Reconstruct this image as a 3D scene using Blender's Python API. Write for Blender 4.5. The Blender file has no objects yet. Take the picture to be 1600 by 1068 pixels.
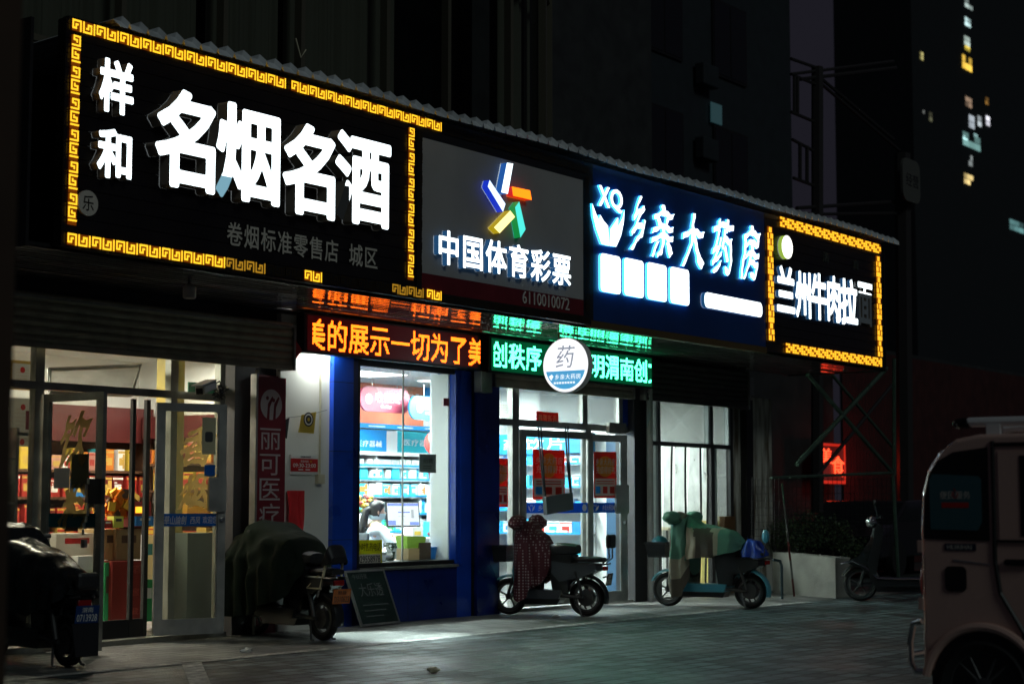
import bpy, math, random
import numpy as np
from mathutils import Vector, Matrix, noise
from mathutils.bvhtree import BVHTree
random.seed(7)
R = math.radians
S = bpy.context.scene
COL = S.collection

# ------------------------------------------------------------------ camera
CA, CP, CF = R(35.9), R(5.26), 2750.0          # heading from +X, pitch, focal length in photo pixels
CC = Vector((0, -12.6, 1.3))
cam = bpy.data.cameras.new('camera'); camo = bpy.data.objects.new('camera', cam); COL.objects.link(camo)
cam.lens = 36 * CF / 1600; cam.sensor_width = 36; cam.clip_start = 0.1; cam.clip_end = 2000
camo.location = CC; camo.rotation_euler = (R(90) + CP, 0, CA - R(90))
cam.dof.use_dof = True; cam.dof.focus_distance = 18.0; cam.dof.aperture_fstop = 2.0
S.camera = camo
FW = Vector((math.cos(CA) * math.cos(CP), math.sin(CA) * math.cos(CP), math.sin(CP)))
RT = Vector((math.sin(CA), -math.cos(CA), 0)); UP = RT.cross(FW)
def ray(px, py): return FW + RT * ((px - 800) / CF) + UP * ((534 - py) / CF)
def at(px, py, Y=0.0):                          # where a pixel's ray meets the plane y = Y
    d = ray(px, py); return CC + d * ((Y - CC.y) / d.y)
def atx(px, py, X):
    d = ray(px, py); return CC + d * ((X - CC.x) / d.x)
def gr(px, py, z=0.0):
    d = ray(px, py); return CC + d * ((z - CC.z) / d.z)
def rc(px0, py0, px1, py1, Y=0.0):              # photo rectangle -> x0, x1, z0, z1 on the plane y = Y
    m = (px0 + px1) / 2; n = (py0 + py1) / 2
    return at(px0, n, Y).x, at(px1, n, Y).x, at(m, py1, Y).z, at(m, py0, Y).z

# ------------------------------------------------------------------ world and exposure
W = bpy.data.worlds.new('World'); S.world = W; W.use_nodes = True
nt = W.node_tree; bg = nt.nodes['Background']
bg.inputs[0].default_value = (0.0108, 0.0102, 0.0150, 1); bg.inputs[1].default_value = 1.0
sun = bpy.data.lights.new('street_glow', 'SUN'); suno = bpy.data.objects.new('street_glow', sun); COL.objects.link(suno)  # sun lamp standing in for the street lamps out of view
sun.energy = 0.21; sun.angle = R(14); sun.color = (0.84, 1, 0.96)
suno.rotation_euler = (R(56), 0, R(-14))
S.view_settings.view_transform = 'Standard'; S.view_settings.look = 'None'
S.view_settings.exposure = 0; S.view_settings.gamma = 1
S.cycles.use_denoising = True
S.cycles.max_bounces = 8; S.cycles.transparent_max_bounces = 16
S.cycles.sample_clamp_indirect = 4

# ------------------------------------------------------------------ materials
def nmat(name):
    m = bpy.data.materials.new(name); m.use_nodes = True; return m, m.node_tree, m.node_tree.nodes['Principled BSDF']
def mat(name, col, rough=0.5, metal=0.0, spec=None, var=0.0, vscale=3.0, bump=0.0, bscale=30.0, trans=0.0, coat=0.0):
    m, t, b = nmat(name)
    b.inputs['Base Color'].default_value = (*col, 1); b.inputs['Roughness'].default_value = rough; b.inputs['Metallic'].default_value = metal
    if spec is not None: b.inputs['Specular IOR Level'].default_value = spec
    if coat: b.inputs['Coat Weight'].default_value = coat
    tc = None
    if var or bump: tc = t.nodes.new('ShaderNodeTexCoord')
    if var:
        n = t.nodes.new('ShaderNodeTexNoise'); n.inputs['Scale'].default_value = vscale; n.inputs['Detail'].default_value = 6
        t.links.new(tc.outputs['Object'], n.inputs['Vector'])
        r = t.nodes.new('ShaderNodeValToRGB'); r.color_ramp.elements[0].position = 0.3; r.color_ramp.elements[1].position = 0.7
        r.color_ramp.elements[0].color = (*[max(0, c * (1 - var)) for c in col], 1); r.color_ramp.elements[1].color = (*[min(1, c * (1 + var * 0.5)) for c in col], 1)
        t.links.new(n.outputs['Fac'], r.inputs[0]); t.links.new(r.outputs[0], b.inputs['Base Color'])
        q = t.nodes.new('ShaderNodeMath'); q.operation = 'MULTIPLY_ADD'; q.inputs[1].default_value = 0.25; q.inputs[2].default_value = max(0.02, rough - 0.12)
        t.links.new(n.outputs['Fac'], q.inputs[0]); t.links.new(q.outputs[0], b.inputs['Roughness'])
    if bump:
        n = t.nodes.new('ShaderNodeTexNoise'); n.inputs['Scale'].default_value = bscale; n.inputs['Detail'].default_value = 4
        t.links.new(tc.outputs['Object'], n.inputs['Vector'])
        p = t.nodes.new('ShaderNodeBump'); p.inputs['Strength'].default_value = bump; p.inputs['Distance'].default_value = 0.01
        t.links.new(n.outputs['Fac'], p.inputs['Height']); t.links.new(p.outputs[0], b.inputs['Normal'])
    return m
def emat(name, col, s, base=(0.1, 0.1, 0.1)):
    m, t, b = nmat(name)
    b.inputs['Base Color'].default_value = (*base, 1); b.inputs['Emission Color'].default_value = (*col, 1); b.inputs['Emission Strength'].default_value = s
    b.inputs['Roughness'].default_value = 0.35
    return m
def glassmat(name, tint=(0.97, 0.99, 0.98), refl=0.08, dirt=0.0):
    m = bpy.data.materials.new(name); m.use_nodes = True; t = m.node_tree; t.nodes.clear()
    o = t.nodes.new('ShaderNodeOutputMaterial'); tr = t.nodes.new('ShaderNodeBsdfTransparent'); tr.inputs[0].default_value = (*tint, 1)
    g = t.nodes.new('ShaderNodeBsdfGlossy'); g.inputs['Roughness'].default_value = 0.02
    fr = t.nodes.new('ShaderNodeLayerWeight'); fr.inputs[0].default_value = refl * 3
    mx = t.nodes.new('ShaderNodeMixShader'); ml = t.nodes.new('ShaderNodeMath'); ml.operation = 'MULTIPLY'; ml.inputs[1].default_value = 0.8
    t.links.new(fr.outputs['Fresnel'], ml.inputs[0]); t.links.new(ml.outputs[0], mx.inputs[0]); t.links.new(tr.outputs[0], mx.inputs[1]); t.links.new(g.outputs[0], mx.inputs[2])
    last = mx
    if dirt:
        d = t.nodes.new('ShaderNodeBsdfDiffuse'); d.inputs[0].default_value = (0.6, 0.6, 0.55, 1)
        tc = t.nodes.new('ShaderNodeTexCoord'); n = t.nodes.new('ShaderNodeTexNoise'); n.inputs['Scale'].default_value = 4; n.inputs['Detail'].default_value = 8
        k = t.nodes.new('ShaderNodeMath'); k.operation = 'MULTIPLY'; k.inputs[1].default_value = dirt
        t.links.new(tc.outputs['Object'], n.inputs['Vector']); t.links.new(n.outputs['Fac'], k.inputs[0])
        m2 = t.nodes.new('ShaderNodeMixShader'); t.links.new(k.outputs[0], m2.inputs[0]); t.links.new(mx.outputs[0], m2.inputs[1]); t.links.new(d.outputs[0], m2.inputs[2]); last = m2
    t.links.new(last.outputs[0], o.inputs[0])
    return m
def film(name, col, tl=0.45, rough=0.5):
    """thin printed sheet on glass: part of the light from behind comes through"""
    m = mat(name, col, rough); t = m.node_tree; b = t.nodes['Principled BSDF']; o = t.nodes['Material Output']
    x = t.nodes.new('ShaderNodeBsdfTranslucent'); x.inputs[0].default_value = (*col, 1); mx = t.nodes.new('ShaderNodeMixShader'); mx.inputs[0].default_value = tl
    t.links.new(b.outputs[0], mx.inputs[1]); t.links.new(x.outputs[0], mx.inputs[2]); t.links.new(mx.outputs[0], o.inputs[0]); return m
M = {}
M['black'] = mat('black_paint', (0.012, 0.012, 0.013), 0.45, var=0.3)
M['dark'] = mat('dark_grey', (0.04, 0.04, 0.042), 0.5, var=0.3)
M['signblack'] = mat('black_aluminium_strip', (0.012, 0.010, 0.010), 0.32, var=0.4, vscale=2, bump=0.05, bscale=8)
M['alu'] = mat('aluminium', (0.50, 0.50, 0.47), 0.38, 0.75, var=0.25, vscale=6)
M['aludark'] = mat('dull_aluminium', (0.36, 0.36, 0.32), 0.4, 0.7, var=0.3, vscale=6)
M['steel'] = mat('brushed_steel', (0.6, 0.6, 0.6), 0.3, 0.9)
M['shutter'] = mat('shutter_metal', (0.42, 0.38, 0.28), 0.40, 0.3, var=0.25, vscale=5)
M['whitewall'] = mat('white_plaster', (0.74, 0.73, 0.67), 0.85, var=0.12, vscale=1.3, bump=0.15)
M['inwall'] = mat('interior_white', (0.80, 0.82, 0.80), 0.75, var=0.04, vscale=1)
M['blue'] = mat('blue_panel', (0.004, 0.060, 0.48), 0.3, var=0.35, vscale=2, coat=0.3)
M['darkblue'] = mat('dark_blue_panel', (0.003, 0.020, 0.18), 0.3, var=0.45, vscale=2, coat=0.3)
M['signblue'] = mat('blue_sign_panel', (0.003, 0.045, 0.20), 0.35, var=0.15, vscale=1.5)
M['grey'] = mat('grey_panel', (0.46, 0.44, 0.43), 0.45, var=0.15, vscale=1.2)
M['maroon'] = mat('maroon_panel', (0.16, 0.012, 0.018), 0.4, var=0.2)
M['greytext'] = mat('grey_lettering', (0.72, 0.66, 0.58), 0.5)
M['red'] = mat('red_paint', (0.55, 0.02, 0.02), 0.4, var=0.1)
M['white'] = mat('white_gloss', (0.8, 0.8, 0.8), 0.35)
M['paper'] = mat('white_paper', (0.78, 0.78, 0.74), 0.7)
M['cream'] = mat('cream_paint', (0.62, 0.57, 0.40), 0.5)
M['concrete'] = mat('concrete', (0.30, 0.29, 0.27), 0.85, var=0.3, vscale=2.5, bump=0.3)
M['glass'] = glassmat('clear_glass', refl=0.06)
M['dglass'] = glassmat('dusty_glass', (0.93, 0.94, 0.90), 0.06, 0.10)
M['rubber'] = mat('rubber', (0.012, 0.012, 0.012), 0.7, bump=0.2, bscale=60)
M['chrome'] = mat('chrome', (0.7, 0.7, 0.7), 0.15, 1.0)
M['plastic'] = mat('black_plastic', (0.015, 0.016, 0.018), 0.3, coat=0.2)
M['leather'] = mat('black_leather', (0.02, 0.02, 0.022), 0.42, bump=0.15, bscale=120)
M['lit'] = emat('lit_white_acrylic', (0.84, 0.96, 1.0), 2.8, (0.8, 0.8, 0.8))
M['litcyan'] = emat('lit_cyan_edge', (0.04, 0.50, 1.0), 3.0, (0.3, 0.4, 0.5))
M['litcyan2'] = emat('lit_blue_edge_soft', (0.06, 0.35, 0.9), 0.16, (0.15, 0.2, 0.25))
M['lside'] = mat('grey_letter_side', (0.42, 0.37, 0.31), 0.6, 0.1, bump=0.3, bscale=200)
M['yel'] = emat('yellow_led_border', (1.0, 0.56, 0.02), 1.5)
M['backglow'] = emat('border_backing_glow', (0.45, 0.09, 0.0), 0.28, (0.15, 0.05, 0.01))  # glow of the border LEDs on the brown strip, put in as emission
M['yelbr'] = emat('dim_yellow_led_border', (1.0, 0.5, 0.02), 0.4)
M['bronze'] = mat('unlit_bronze_key', (0.05, 0.032, 0.012), 0.4, 0.4)
M['ledred'] = emat('red_led', (1.0, 0.135, 0.006), 5.5)
M['ledgreen'] = emat('green_led', (0.055, 1.0, 0.42), 11.0)
M['lamp'] = emat('ceiling_lamp_diffuser', (0.93, 1.0, 0.98), 4.0, (0.8, 0.8, 0.8))

# ------------------------------------------------------------------ mesh helpers
class MB:
    def __init__(s): s.v = []; s.f = []; s.m = []
    def add(s, vs, fs, m=0):
        o = len(s.v); s.v += [tuple(v) for v in vs]
        for f in fs: s.f.append([i + o for i in f]); s.m.append(m)
        return s
    def box(s, x0, x1, y0, y1, z0, z1, m=0):
        if x1 < x0: x0, x1 = x1, x0
        if y1 < y0: y0, y1 = y1, y0
        if z1 < z0: z0, z1 = z1, z0
        return s.add([(x0,y0,z0),(x1,y0,z0),(x1,y1,z0),(x0,y1,z0),(x0,y0,z1),(x1,y0,z1),(x1,y1,z1),(x0,y1,z1)],
              [(0,3,2,1),(4,5,6,7),(0,1,5,4),(1,2,6,5),(2,3,7,6),(3,0,4,7)], m)
    def obox(s, c, sx, sy, sz, rot, m=0):       # rotated box, rot a 3x3/4x4 Matrix
        k = MB().box(-sx/2, sx/2, -sy/2, sy/2, -sz/2, sz/2); r = rot.to_3x3()
        return s.add([Vector(c) + r @ Vector(v) for v in k.v], k.f, m)
    def tube(s, pts, r, n=8, m=0, r1=None):
        pts = [Vector(p) for p in pts]; ring = []; k = len(pts)
        prev = None
        for i, p in enumerate(pts):
            d = (pts[min(i+1, k-1)] - pts[max(i-1, 0)]).normalized()
            a = d.orthogonal().normalized() if prev is None else (prev - d * prev.dot(d)).normalized()
            prev = a; b = d.cross(a)
            rr = r if r1 is None else r + (r1 - r) * i / (k - 1)
            ring.append([p + (a * math.cos(2*math.pi*j/n) + b * math.sin(2*math.pi*j/n)) * rr for j in range(n)])
        vs = [v for q in ring for v in q]; fs = []
        for i in range(k-1):
            for j in range(n): fs.append((i*n+j, i*n+(j+1) % n, (i+1)*n+(j+1) % n, (i+1)*n+j))
        fs.append(tuple(range(n))[::-1]); fs.append(tuple((k-1)*n + j for j in range(n)))
        return s.add(vs, fs, m)
    def lathe(s, prof, c, axis='z', n=24, m=0):  # prof: (radius, height) closed or open
        vs = []; fs = []; k = len(prof)
        for j in range(n):
            a = 2*math.pi*j/n; ca, sa = math.cos(a), math.sin(a)
            for r, h in prof:
                p = {'z': (r*ca, r*sa, h), 'y': (r*ca, h, r*sa), 'x': (h, r*ca, r*sa)}[axis]
                vs.append((c[0]+p[0], c[1]+p[1], c[2]+p[2]))
        for j in range(n):
            for i in range(k-1):
                fs.append((j*k+i, ((j+1) % n)*k+i, ((j+1) % n)*k+i+1, j*k+i+1))
        return s.add(vs, fs, m)
    def prism(s, poly, fmap, w0, w1, m=0, msides=None):   # polygon (u,v), extruded along w, mapped by fmap(u,v,w)
        n = len(poly)
        vs = [fmap(u, v, w0) for u, v in poly] + [fmap(u, v, w1) for u, v in poly]
        s.add(vs, [tuple(range(n))[::-1], tuple(range(n, 2*n))], m)
        return s.add(vs, [(i, (i+1) % n, n+(i+1) % n, n+i) for i in range(n)], m if msides is None else msides)
    def ell(s, c, rx, ry, rz, nu=14, nv=9, m=0, jit=0, rot=None):
        vs = []; fs = []
        for i in range(nv+1):
            t = math.pi*i/nv
            for j in range(nu):
                p = 2*math.pi*j/nu; d = Vector((math.sin(t)*math.cos(p), math.sin(t)*math.sin(p), math.cos(t)))
                k = 1 + (jit * noise.noise(d*2.3 + Vector(c)*3) if jit else 0)
                q = Vector((d.x*rx*k, d.y*ry*k, d.z*rz*k))
                if rot: q = rot.to_3x3() @ q
                vs.append(Vector(c) + q)
        for i in range(nv):
            for j in range(nu): fs.append((i*nu+j, (i+1)*nu+j, (i+1)*nu+(j+1) % nu, i*nu+(j+1) % nu))
        return s.add(vs, fs, m)
    def loft(s, rings, m=0, caps=True, closed=True):
        n = len(rings[0]); vs = [v for r in rings for v in r]; fs = []
        for i in range(len(rings)-1):
            for j in range(n if closed else n-1): fs.append((i*n+j, i*n+(j+1) % n, (i+1)*n+(j+1) % n, (i+1)*n+j))
        if caps and closed: fs.append(tuple(range(n))[::-1]); fs.append(tuple((len(rings)-1)*n+j for j in range(n)))
        return s.add(vs, fs, m)
    def build(s, name, mats, parent=None, smooth=False, bevel=0, subsurf=0, local=False):
        me = bpy.data.meshes.new(name); me.from_pydata(s.v, [], s.f)
        if not isinstance(mats, (list, tuple)): mats = [mats]
        for mm in mats: me.materials.append(M[mm] if isinstance(mm, str) else mm)
        for p, i in zip(me.polygons, s.m): p.material_index = i
        me.validate(); me.update()
        o = bpy.data.objects.new(name, me); COL.objects.link(o)
        if smooth: me.shade_smooth(); 
        if smooth and hasattr(me, 'set_sharp_from_angle'): me.set_sharp_from_angle(angle=R(42))
        if bevel:
            b = o.modifiers.new('bevel', 'BEVEL'); b.width = bevel; b.segments = 2; b.limit_method = 'ANGLE'
        if subsurf:
            b = o.modifiers.new('sub', 'SUBSURF'); b.levels = subsurf; b.render_levels = subsurf
        attach(o, parent, local)
        return o
def rootmat(p):
    m = p.matrix_basis.copy()
    return m if p.parent is None else rootmat(p.parent) @ p.matrix_parent_inverse @ m
def attach(o, parent, local=False):
    if parent is not None:
        o.parent = parent
        if not local: o.matrix_parent_inverse = rootmat(parent).inverted()
    return o
def empty(name, loc, label, cat, group=None, rz=0.0):
    o = bpy.data.objects.new(name, None); COL.objects.link(o); o.empty_display_size = 0.2
    o.location = loc; o.rotation_euler = (0, 0, rz)
    return tag(o, label, cat, group)
def tag(o, label=None, cat=None, group=None, kind=None):
    if label: o['label'] = label
    if cat: o['category'] = cat
    if group: o['group'] = group
    if kind: o['kind'] = kind
    return o
def relabel(o, label): o['label'] = label; return o
def copy_tree(o, parent=None):
    c = o.copy(); COL.objects.link(c)
    if parent: c.parent = parent
    for ch in o.children: copy_tree(ch, c)
    return c

# ------------------------------------------------------------------ lettering (built-in font turned into meshes)
_gc = {}
def glyph_mesh(s, bold=0.0, res=3, flat=False, shear=0.0):
    k = (s, bold, res, flat, shear)
    if k in _gc: return _gc[k]
    c = bpy.data.curves.new('glyph', 'FONT'); c.body = s; c.size = 1; c.resolution_u = res; c.offset = bold; c.shear = shear
    c.extrude = 0 if flat else 0.5
    o = bpy.data.objects.new('glyph', c); COL.objects.link(o)
    me = bpy.data.meshes.new_from_object(o.evaluated_get(bpy.context.evaluated_depsgraph_get()))
    vs = [tuple(v.co) for v in me.vertices]; fs = [tuple(p.vertices) for p in me.polygons]; nz = [p.normal.z for p in me.polygons]
    bpy.data.objects.remove(o); bpy.data.curves.remove(c); bpy.data.meshes.remove(me)
    _gc[k] = (vs, fs, nz); return _gc[k]
def FRONT(Y): return lambda u, v, w: (u, Y - w, v)          # facing -Y, w outward
def SIDE(X): return lambda u, v, w: (X - w, -u, v)          # facing -X, u = -y
_sc = {}
def field_mesh(s, bold, N, brush=0.0):
    """bold, round-cornered glyph: marching squares over the signed distance to the outline"""
    k = (s, bold, N, brush)
    if k in _sc: return _sc[k]
    vs, fs, nz = glyph_mesh(s, 0, 3, True)
    cnt = {}
    for f in fs:
        for i in range(len(f)):
            a, b = f[i], f[(i+1) % len(f)]; e = (min(a, b), max(a, b)); cnt[e] = cnt.get(e, 0) + 1
    # weld by coordinate, so that shared edges between fill faces cancel out
    key = lambda i: (round(vs[i][0], 5), round(vs[i][1], 5))
    ec = {}
    for f in fs:
        for i in range(len(f)):
            a, b = key(f[i]), key(f[(i+1) % len(f)])
            if a == b: continue
            e = (min(a, b), max(a, b)); ec[e] = ec.get(e, 0) + 1
    seg = np.array([[*a, *b] for (a, b), c in ec.items() if c % 2 == 1])
    x0, x1 = min(v[0] for v in vs)-bold-.02, max(v[0] for v in vs)+bold+.02; y0, y1 = min(v[1] for v in vs)-bold-.02, max(v[1] for v in vs)+bold+.02
    nx, ny = int((x1-x0)*N)+2, int((y1-y0)*N)+2; gx = np.linspace(x0, x1, nx); gy = np.linspace(y0, y1, ny)
    PX, PY = np.meshgrid(gx, gy); P = np.stack([PX.ravel(), PY.ravel()], 1)
    if brush:                                     # brush hand: wavering strokes, thick and thin by direction
        X_, Y_ = P[:, 0].copy(), P[:, 1].copy(); P[:, 0] = X_ + .9*brush*np.sin(Y_*9+X_*4) + .25*brush*np.sin(Y_*31); P[:, 1] = Y_ + 1.2*brush*np.sin(X_*8.5+.6) - .10*(X_-.5) + .25*brush*np.sin(X_*27)
    D = np.full(len(P), 9.0); ins = np.zeros(len(P), bool)
    for ax, ay, bx, by in seg:
        d = np.array([bx-ax, by-ay]); q = P - [ax, ay]; t = np.clip((q @ d)/max(1e-12, d @ d), 0, 1); e = q - t[:, None]*d; D = np.minimum(D, np.einsum('ij,ij->i', e, e))
        if ay != by:
            c = (P[:, 1] >= min(ay, by)) & (P[:, 1] < max(ay, by)); xi = ax + (P[:, 1]-ay)*(bx-ax)/(by-ay); ins ^= c & (P[:, 0] < xi)
    F = (np.sqrt(D)*np.where(ins, -1, 1) - bold).reshape(ny, nx)
    if brush: gy_, gx_ = np.gradient(F); F = F - brush*(np.cos(np.arctan2(gy_, gx_) - 1.0)**2 - .35)
    V = []; Fc = []; Sg = []; idx = {}
    def vert(kk, x, y):
        if kk not in idx: idx[kk] = len(V); V.append((x, y))
        return idx[kk]
    def edge(i0, j0, i1, j1):
        a, b = F[j0, i0], F[j1, i1]; t = a/(a-b)
        return vert(('e', min((i0, j0), (i1, j1)), max((i0, j0), (i1, j1))), gx[i0]+(gx[i1]-gx[i0])*t, gy[j0]+(gy[j1]-gy[j0])*t)
    for j in range(ny-1):
        for i in range(nx-1):
            c = [(i, j), (i+1, j), (i+1, j+1), (i, j+1)]; n = [F[b, a] < 0 for a, b in c]
            if not any(n): continue
            if all(n): Fc.append([vert(('c', a, b), gx[a], gy[b]) for a, b in c]); continue
            poly = []; tg = []
            for m in range(4):
                p, q = c[m], c[(m+1) % 4]
                if n[m]: poly.append(vert(('c', *p), gx[p[0]], gy[p[1]])); tg.append(0)
                if n[m] != n[(m+1) % 4]: poly.append(edge(*p, *q)); tg.append(1)
            Fc.append(poly)
            for m in range(len(poly)):
                if tg[m] and tg[(m+1) % len(poly)]: Sg.append((poly[m], poly[(m+1) % len(poly)]))
    _sc[k] = (V, Fc, Sg); return _sc[k]
def letters(mb, s, u0, u1, v0, v1, w0, w1, fmap, bold=0.0, m=0, ms=None, res=3, shear=0.0, em=False, N=0, dead=(), brush=0.0):
    """fit the string's outline box into u0..u1, v0..v1 (em: fit the em box instead)"""
    if N:
        V, Fc, Sg = field_mesh(s, bold, N, brush); sx = [(x + shear*y, y) for x, y in V]
        if em: a0, a1, b0, b1 = 0, 1, -0.12, 0.88
        else: a0, a1 = min(p[0] for p in sx), max(p[0] for p in sx); b0, b1 = min(p[1] for p in sx), max(p[1] for p in sx)
        T = lambda p, w: fmap(u0 + (p[0]-a0)/(a1-a0)*(u1-u0), v0 + (p[1]-b0)/(b1-b0)*(v1-v0), w)
        n = len(V); o = len(mb.v); mb.v += [T(p, w1) for p in sx]
        for f in Fc:
            mb.f.append([i+o for i in f]); mm = m
            if dead:
                cu = (sum(sx[i][0] for i in f)/len(f)-a0)/(a1-a0); cv = (sum(sx[i][1] for i in f)/len(f)-b0)/(b1-b0)
                for d0, d1, d2, d3, dm in dead:
                    if d0 <= cu <= d1 and d2 <= cv <= d3: mm = dm
            mb.m.append(mm)
        if w1 - w0 > .02:
            o2 = len(mb.v); mb.v += [T(p, w0) for p in sx]; mb.v += [T(p, w1) for p in sx]
            for a, b in Sg: mb.f.append([o2+n+a, o2+a, o2+b, o2+n+b]); mb.m.append(m if ms is None else ms)
        return mb
    vs, fs, nz = glyph_mesh(s, 0.0, res, shear=shear)
    if em: a0, a1, b0, b1 = 0, 1, -0.12, 0.88
    else:
        xs = [v[0] for v in vs]; ys = [v[1] for v in vs]; a0, a1, b0, b1 = min(xs), max(xs), min(ys), max(ys)
    P = [fmap(u0 + (x-a0)/(a1-a0)*(u1-u0), v0 + (y-b0)/(b1-b0)*(v1-v0), w0 + (z+0.5)*(w1-w0)) for x, y, z in vs]
    o = len(mb.v); mb.v += P
    for f, n in zip(fs, nz):
        mb.f.append([i+o for i in f]); mb.m.append(m if (ms is None or n > 0.7) else ms)
    return mb
def cells(mb, s, u0, u1, v0, v1, w0, w1, fmap, gap=0.06, **k):   # one cell per character
    n = len(s); c = (u1-u0)/n
    for i, ch in enumerate(s):
        if ch != ' ': letters(mb, ch, u0+c*(i+gap/2), u0+c*(i+1-gap/2), v0, v1, w0, w1, fmap, em=True, **k)
    return mb
def dots(ch, n):
    V, Fc, Sg = field_mesh(ch, 0.014, 60)
    t = BVHTree.FromPolygons([Vector((x, y, 0)) for x, y in V], Fc); out = []
    for j in range(n):
        for i in range(n):
            if t.ray_cast(Vector(((i+0.5)/n, -0.12 + (j+0.5)/n, 1)), Vector((0, 0, -1)))[0] is not None: out.append((i, j))
    return out
# ================================================================== THE SETTING
def groundmat():
    m, t, b = nmat('brick_paving'); N = t.nodes; L = t.links
    tc = N.new('ShaderNodeTexCoord'); mp = N.new('ShaderNodeMapping'); mp.inputs['Rotation'].default_value = (0, 0, R(0))
    L.new(tc.outputs['Object'], mp.inputs[0])
    br = N.new('ShaderNodeTexBrick'); br.inputs['Scale'].default_value = 1.0; br.inputs['Brick Width'].default_value = 0.30; br.inputs['Row Height'].default_value = 0.20
    br.inputs['Mortar Size'].default_value = 0.022; br.inputs['Mortar Smooth'].default_value = 0.3
    br.inputs['Color1'].default_value = (0.022, 0.032, 0.035, 1); br.inputs['Color2'].default_value = (0.19, 0.25, 0.255, 1); br.inputs['Mortar'].default_value = (0.008, 0.008, 0.008, 1)
    L.new(mp.outputs[0], br.inputs['Vector'])
    n = N.new('ShaderNodeTexNoise'); n.inputs['Scale'].default_value = 0.9; n.inputs['Detail'].default_value = 8; L.new(tc.outputs['Object'], n.inputs['Vector'])
    mx = N.new('ShaderNodeMixRGB'); mx.blend_type = 'MULTIPLY'; mx.inputs[0].default_value = 0.7
    rr = N.new('ShaderNodeValToRGB'); rr.color_ramp.elements[0].position = 0.35; rr.color_ramp.elements[0].color = (0.45, 0.45, 0.45, 1); rr.color_ramp.elements[1].position = 0.65
    L.new(n.outputs['Fac'], rr.inputs[0]); L.new(br.outputs['Color'], mx.inputs[1]); L.new(rr.outputs[0], mx.inputs[2]); L.new(mx.outputs[0], b.inputs['Base Color'])
    r2 = N.new('ShaderNodeMapRange'); r2.inputs['From Min'].default_value = 0.35; r2.inputs['From Max'].default_value = 0.65; r2.inputs['To Min'].default_value = 0.34; r2.inputs['To Max'].default_value = 0.62
    L.new(n.outputs['Fac'], r2.inputs[0]); L.new(r2.outputs[0], b.inputs['Roughness'])
    bp = N.new('ShaderNodeBump'); bp.inputs['Strength'].default_value = 1.0; bp.inputs['Distance'].default_value = 0.02
    n2 = N.new('ShaderNodeTexNoise'); n2.inputs['Scale'].default_value = 60; L.new(tc.outputs['Object'], n2.inputs['Vector'])
    ad = N.new('ShaderNodeMath'); ad.operation = 'MULTIPLY_ADD'; ad.inputs[1].default_value = 0.35; L.new(n2.outputs['Fac'], ad.inputs[0])
    iv = N.new('ShaderNodeMath'); iv.operation = 'SUBTRACT'; iv.inputs[0].default_value = 1; L.new(br.outputs['Fac'], iv.inputs[1]); L.new(iv.outputs[0], ad.inputs[2])
    L.new(ad.outputs[0], bp.inputs['Height']); L.new(bp.outputs[0], b.inputs['Normal'])
    return m
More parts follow.
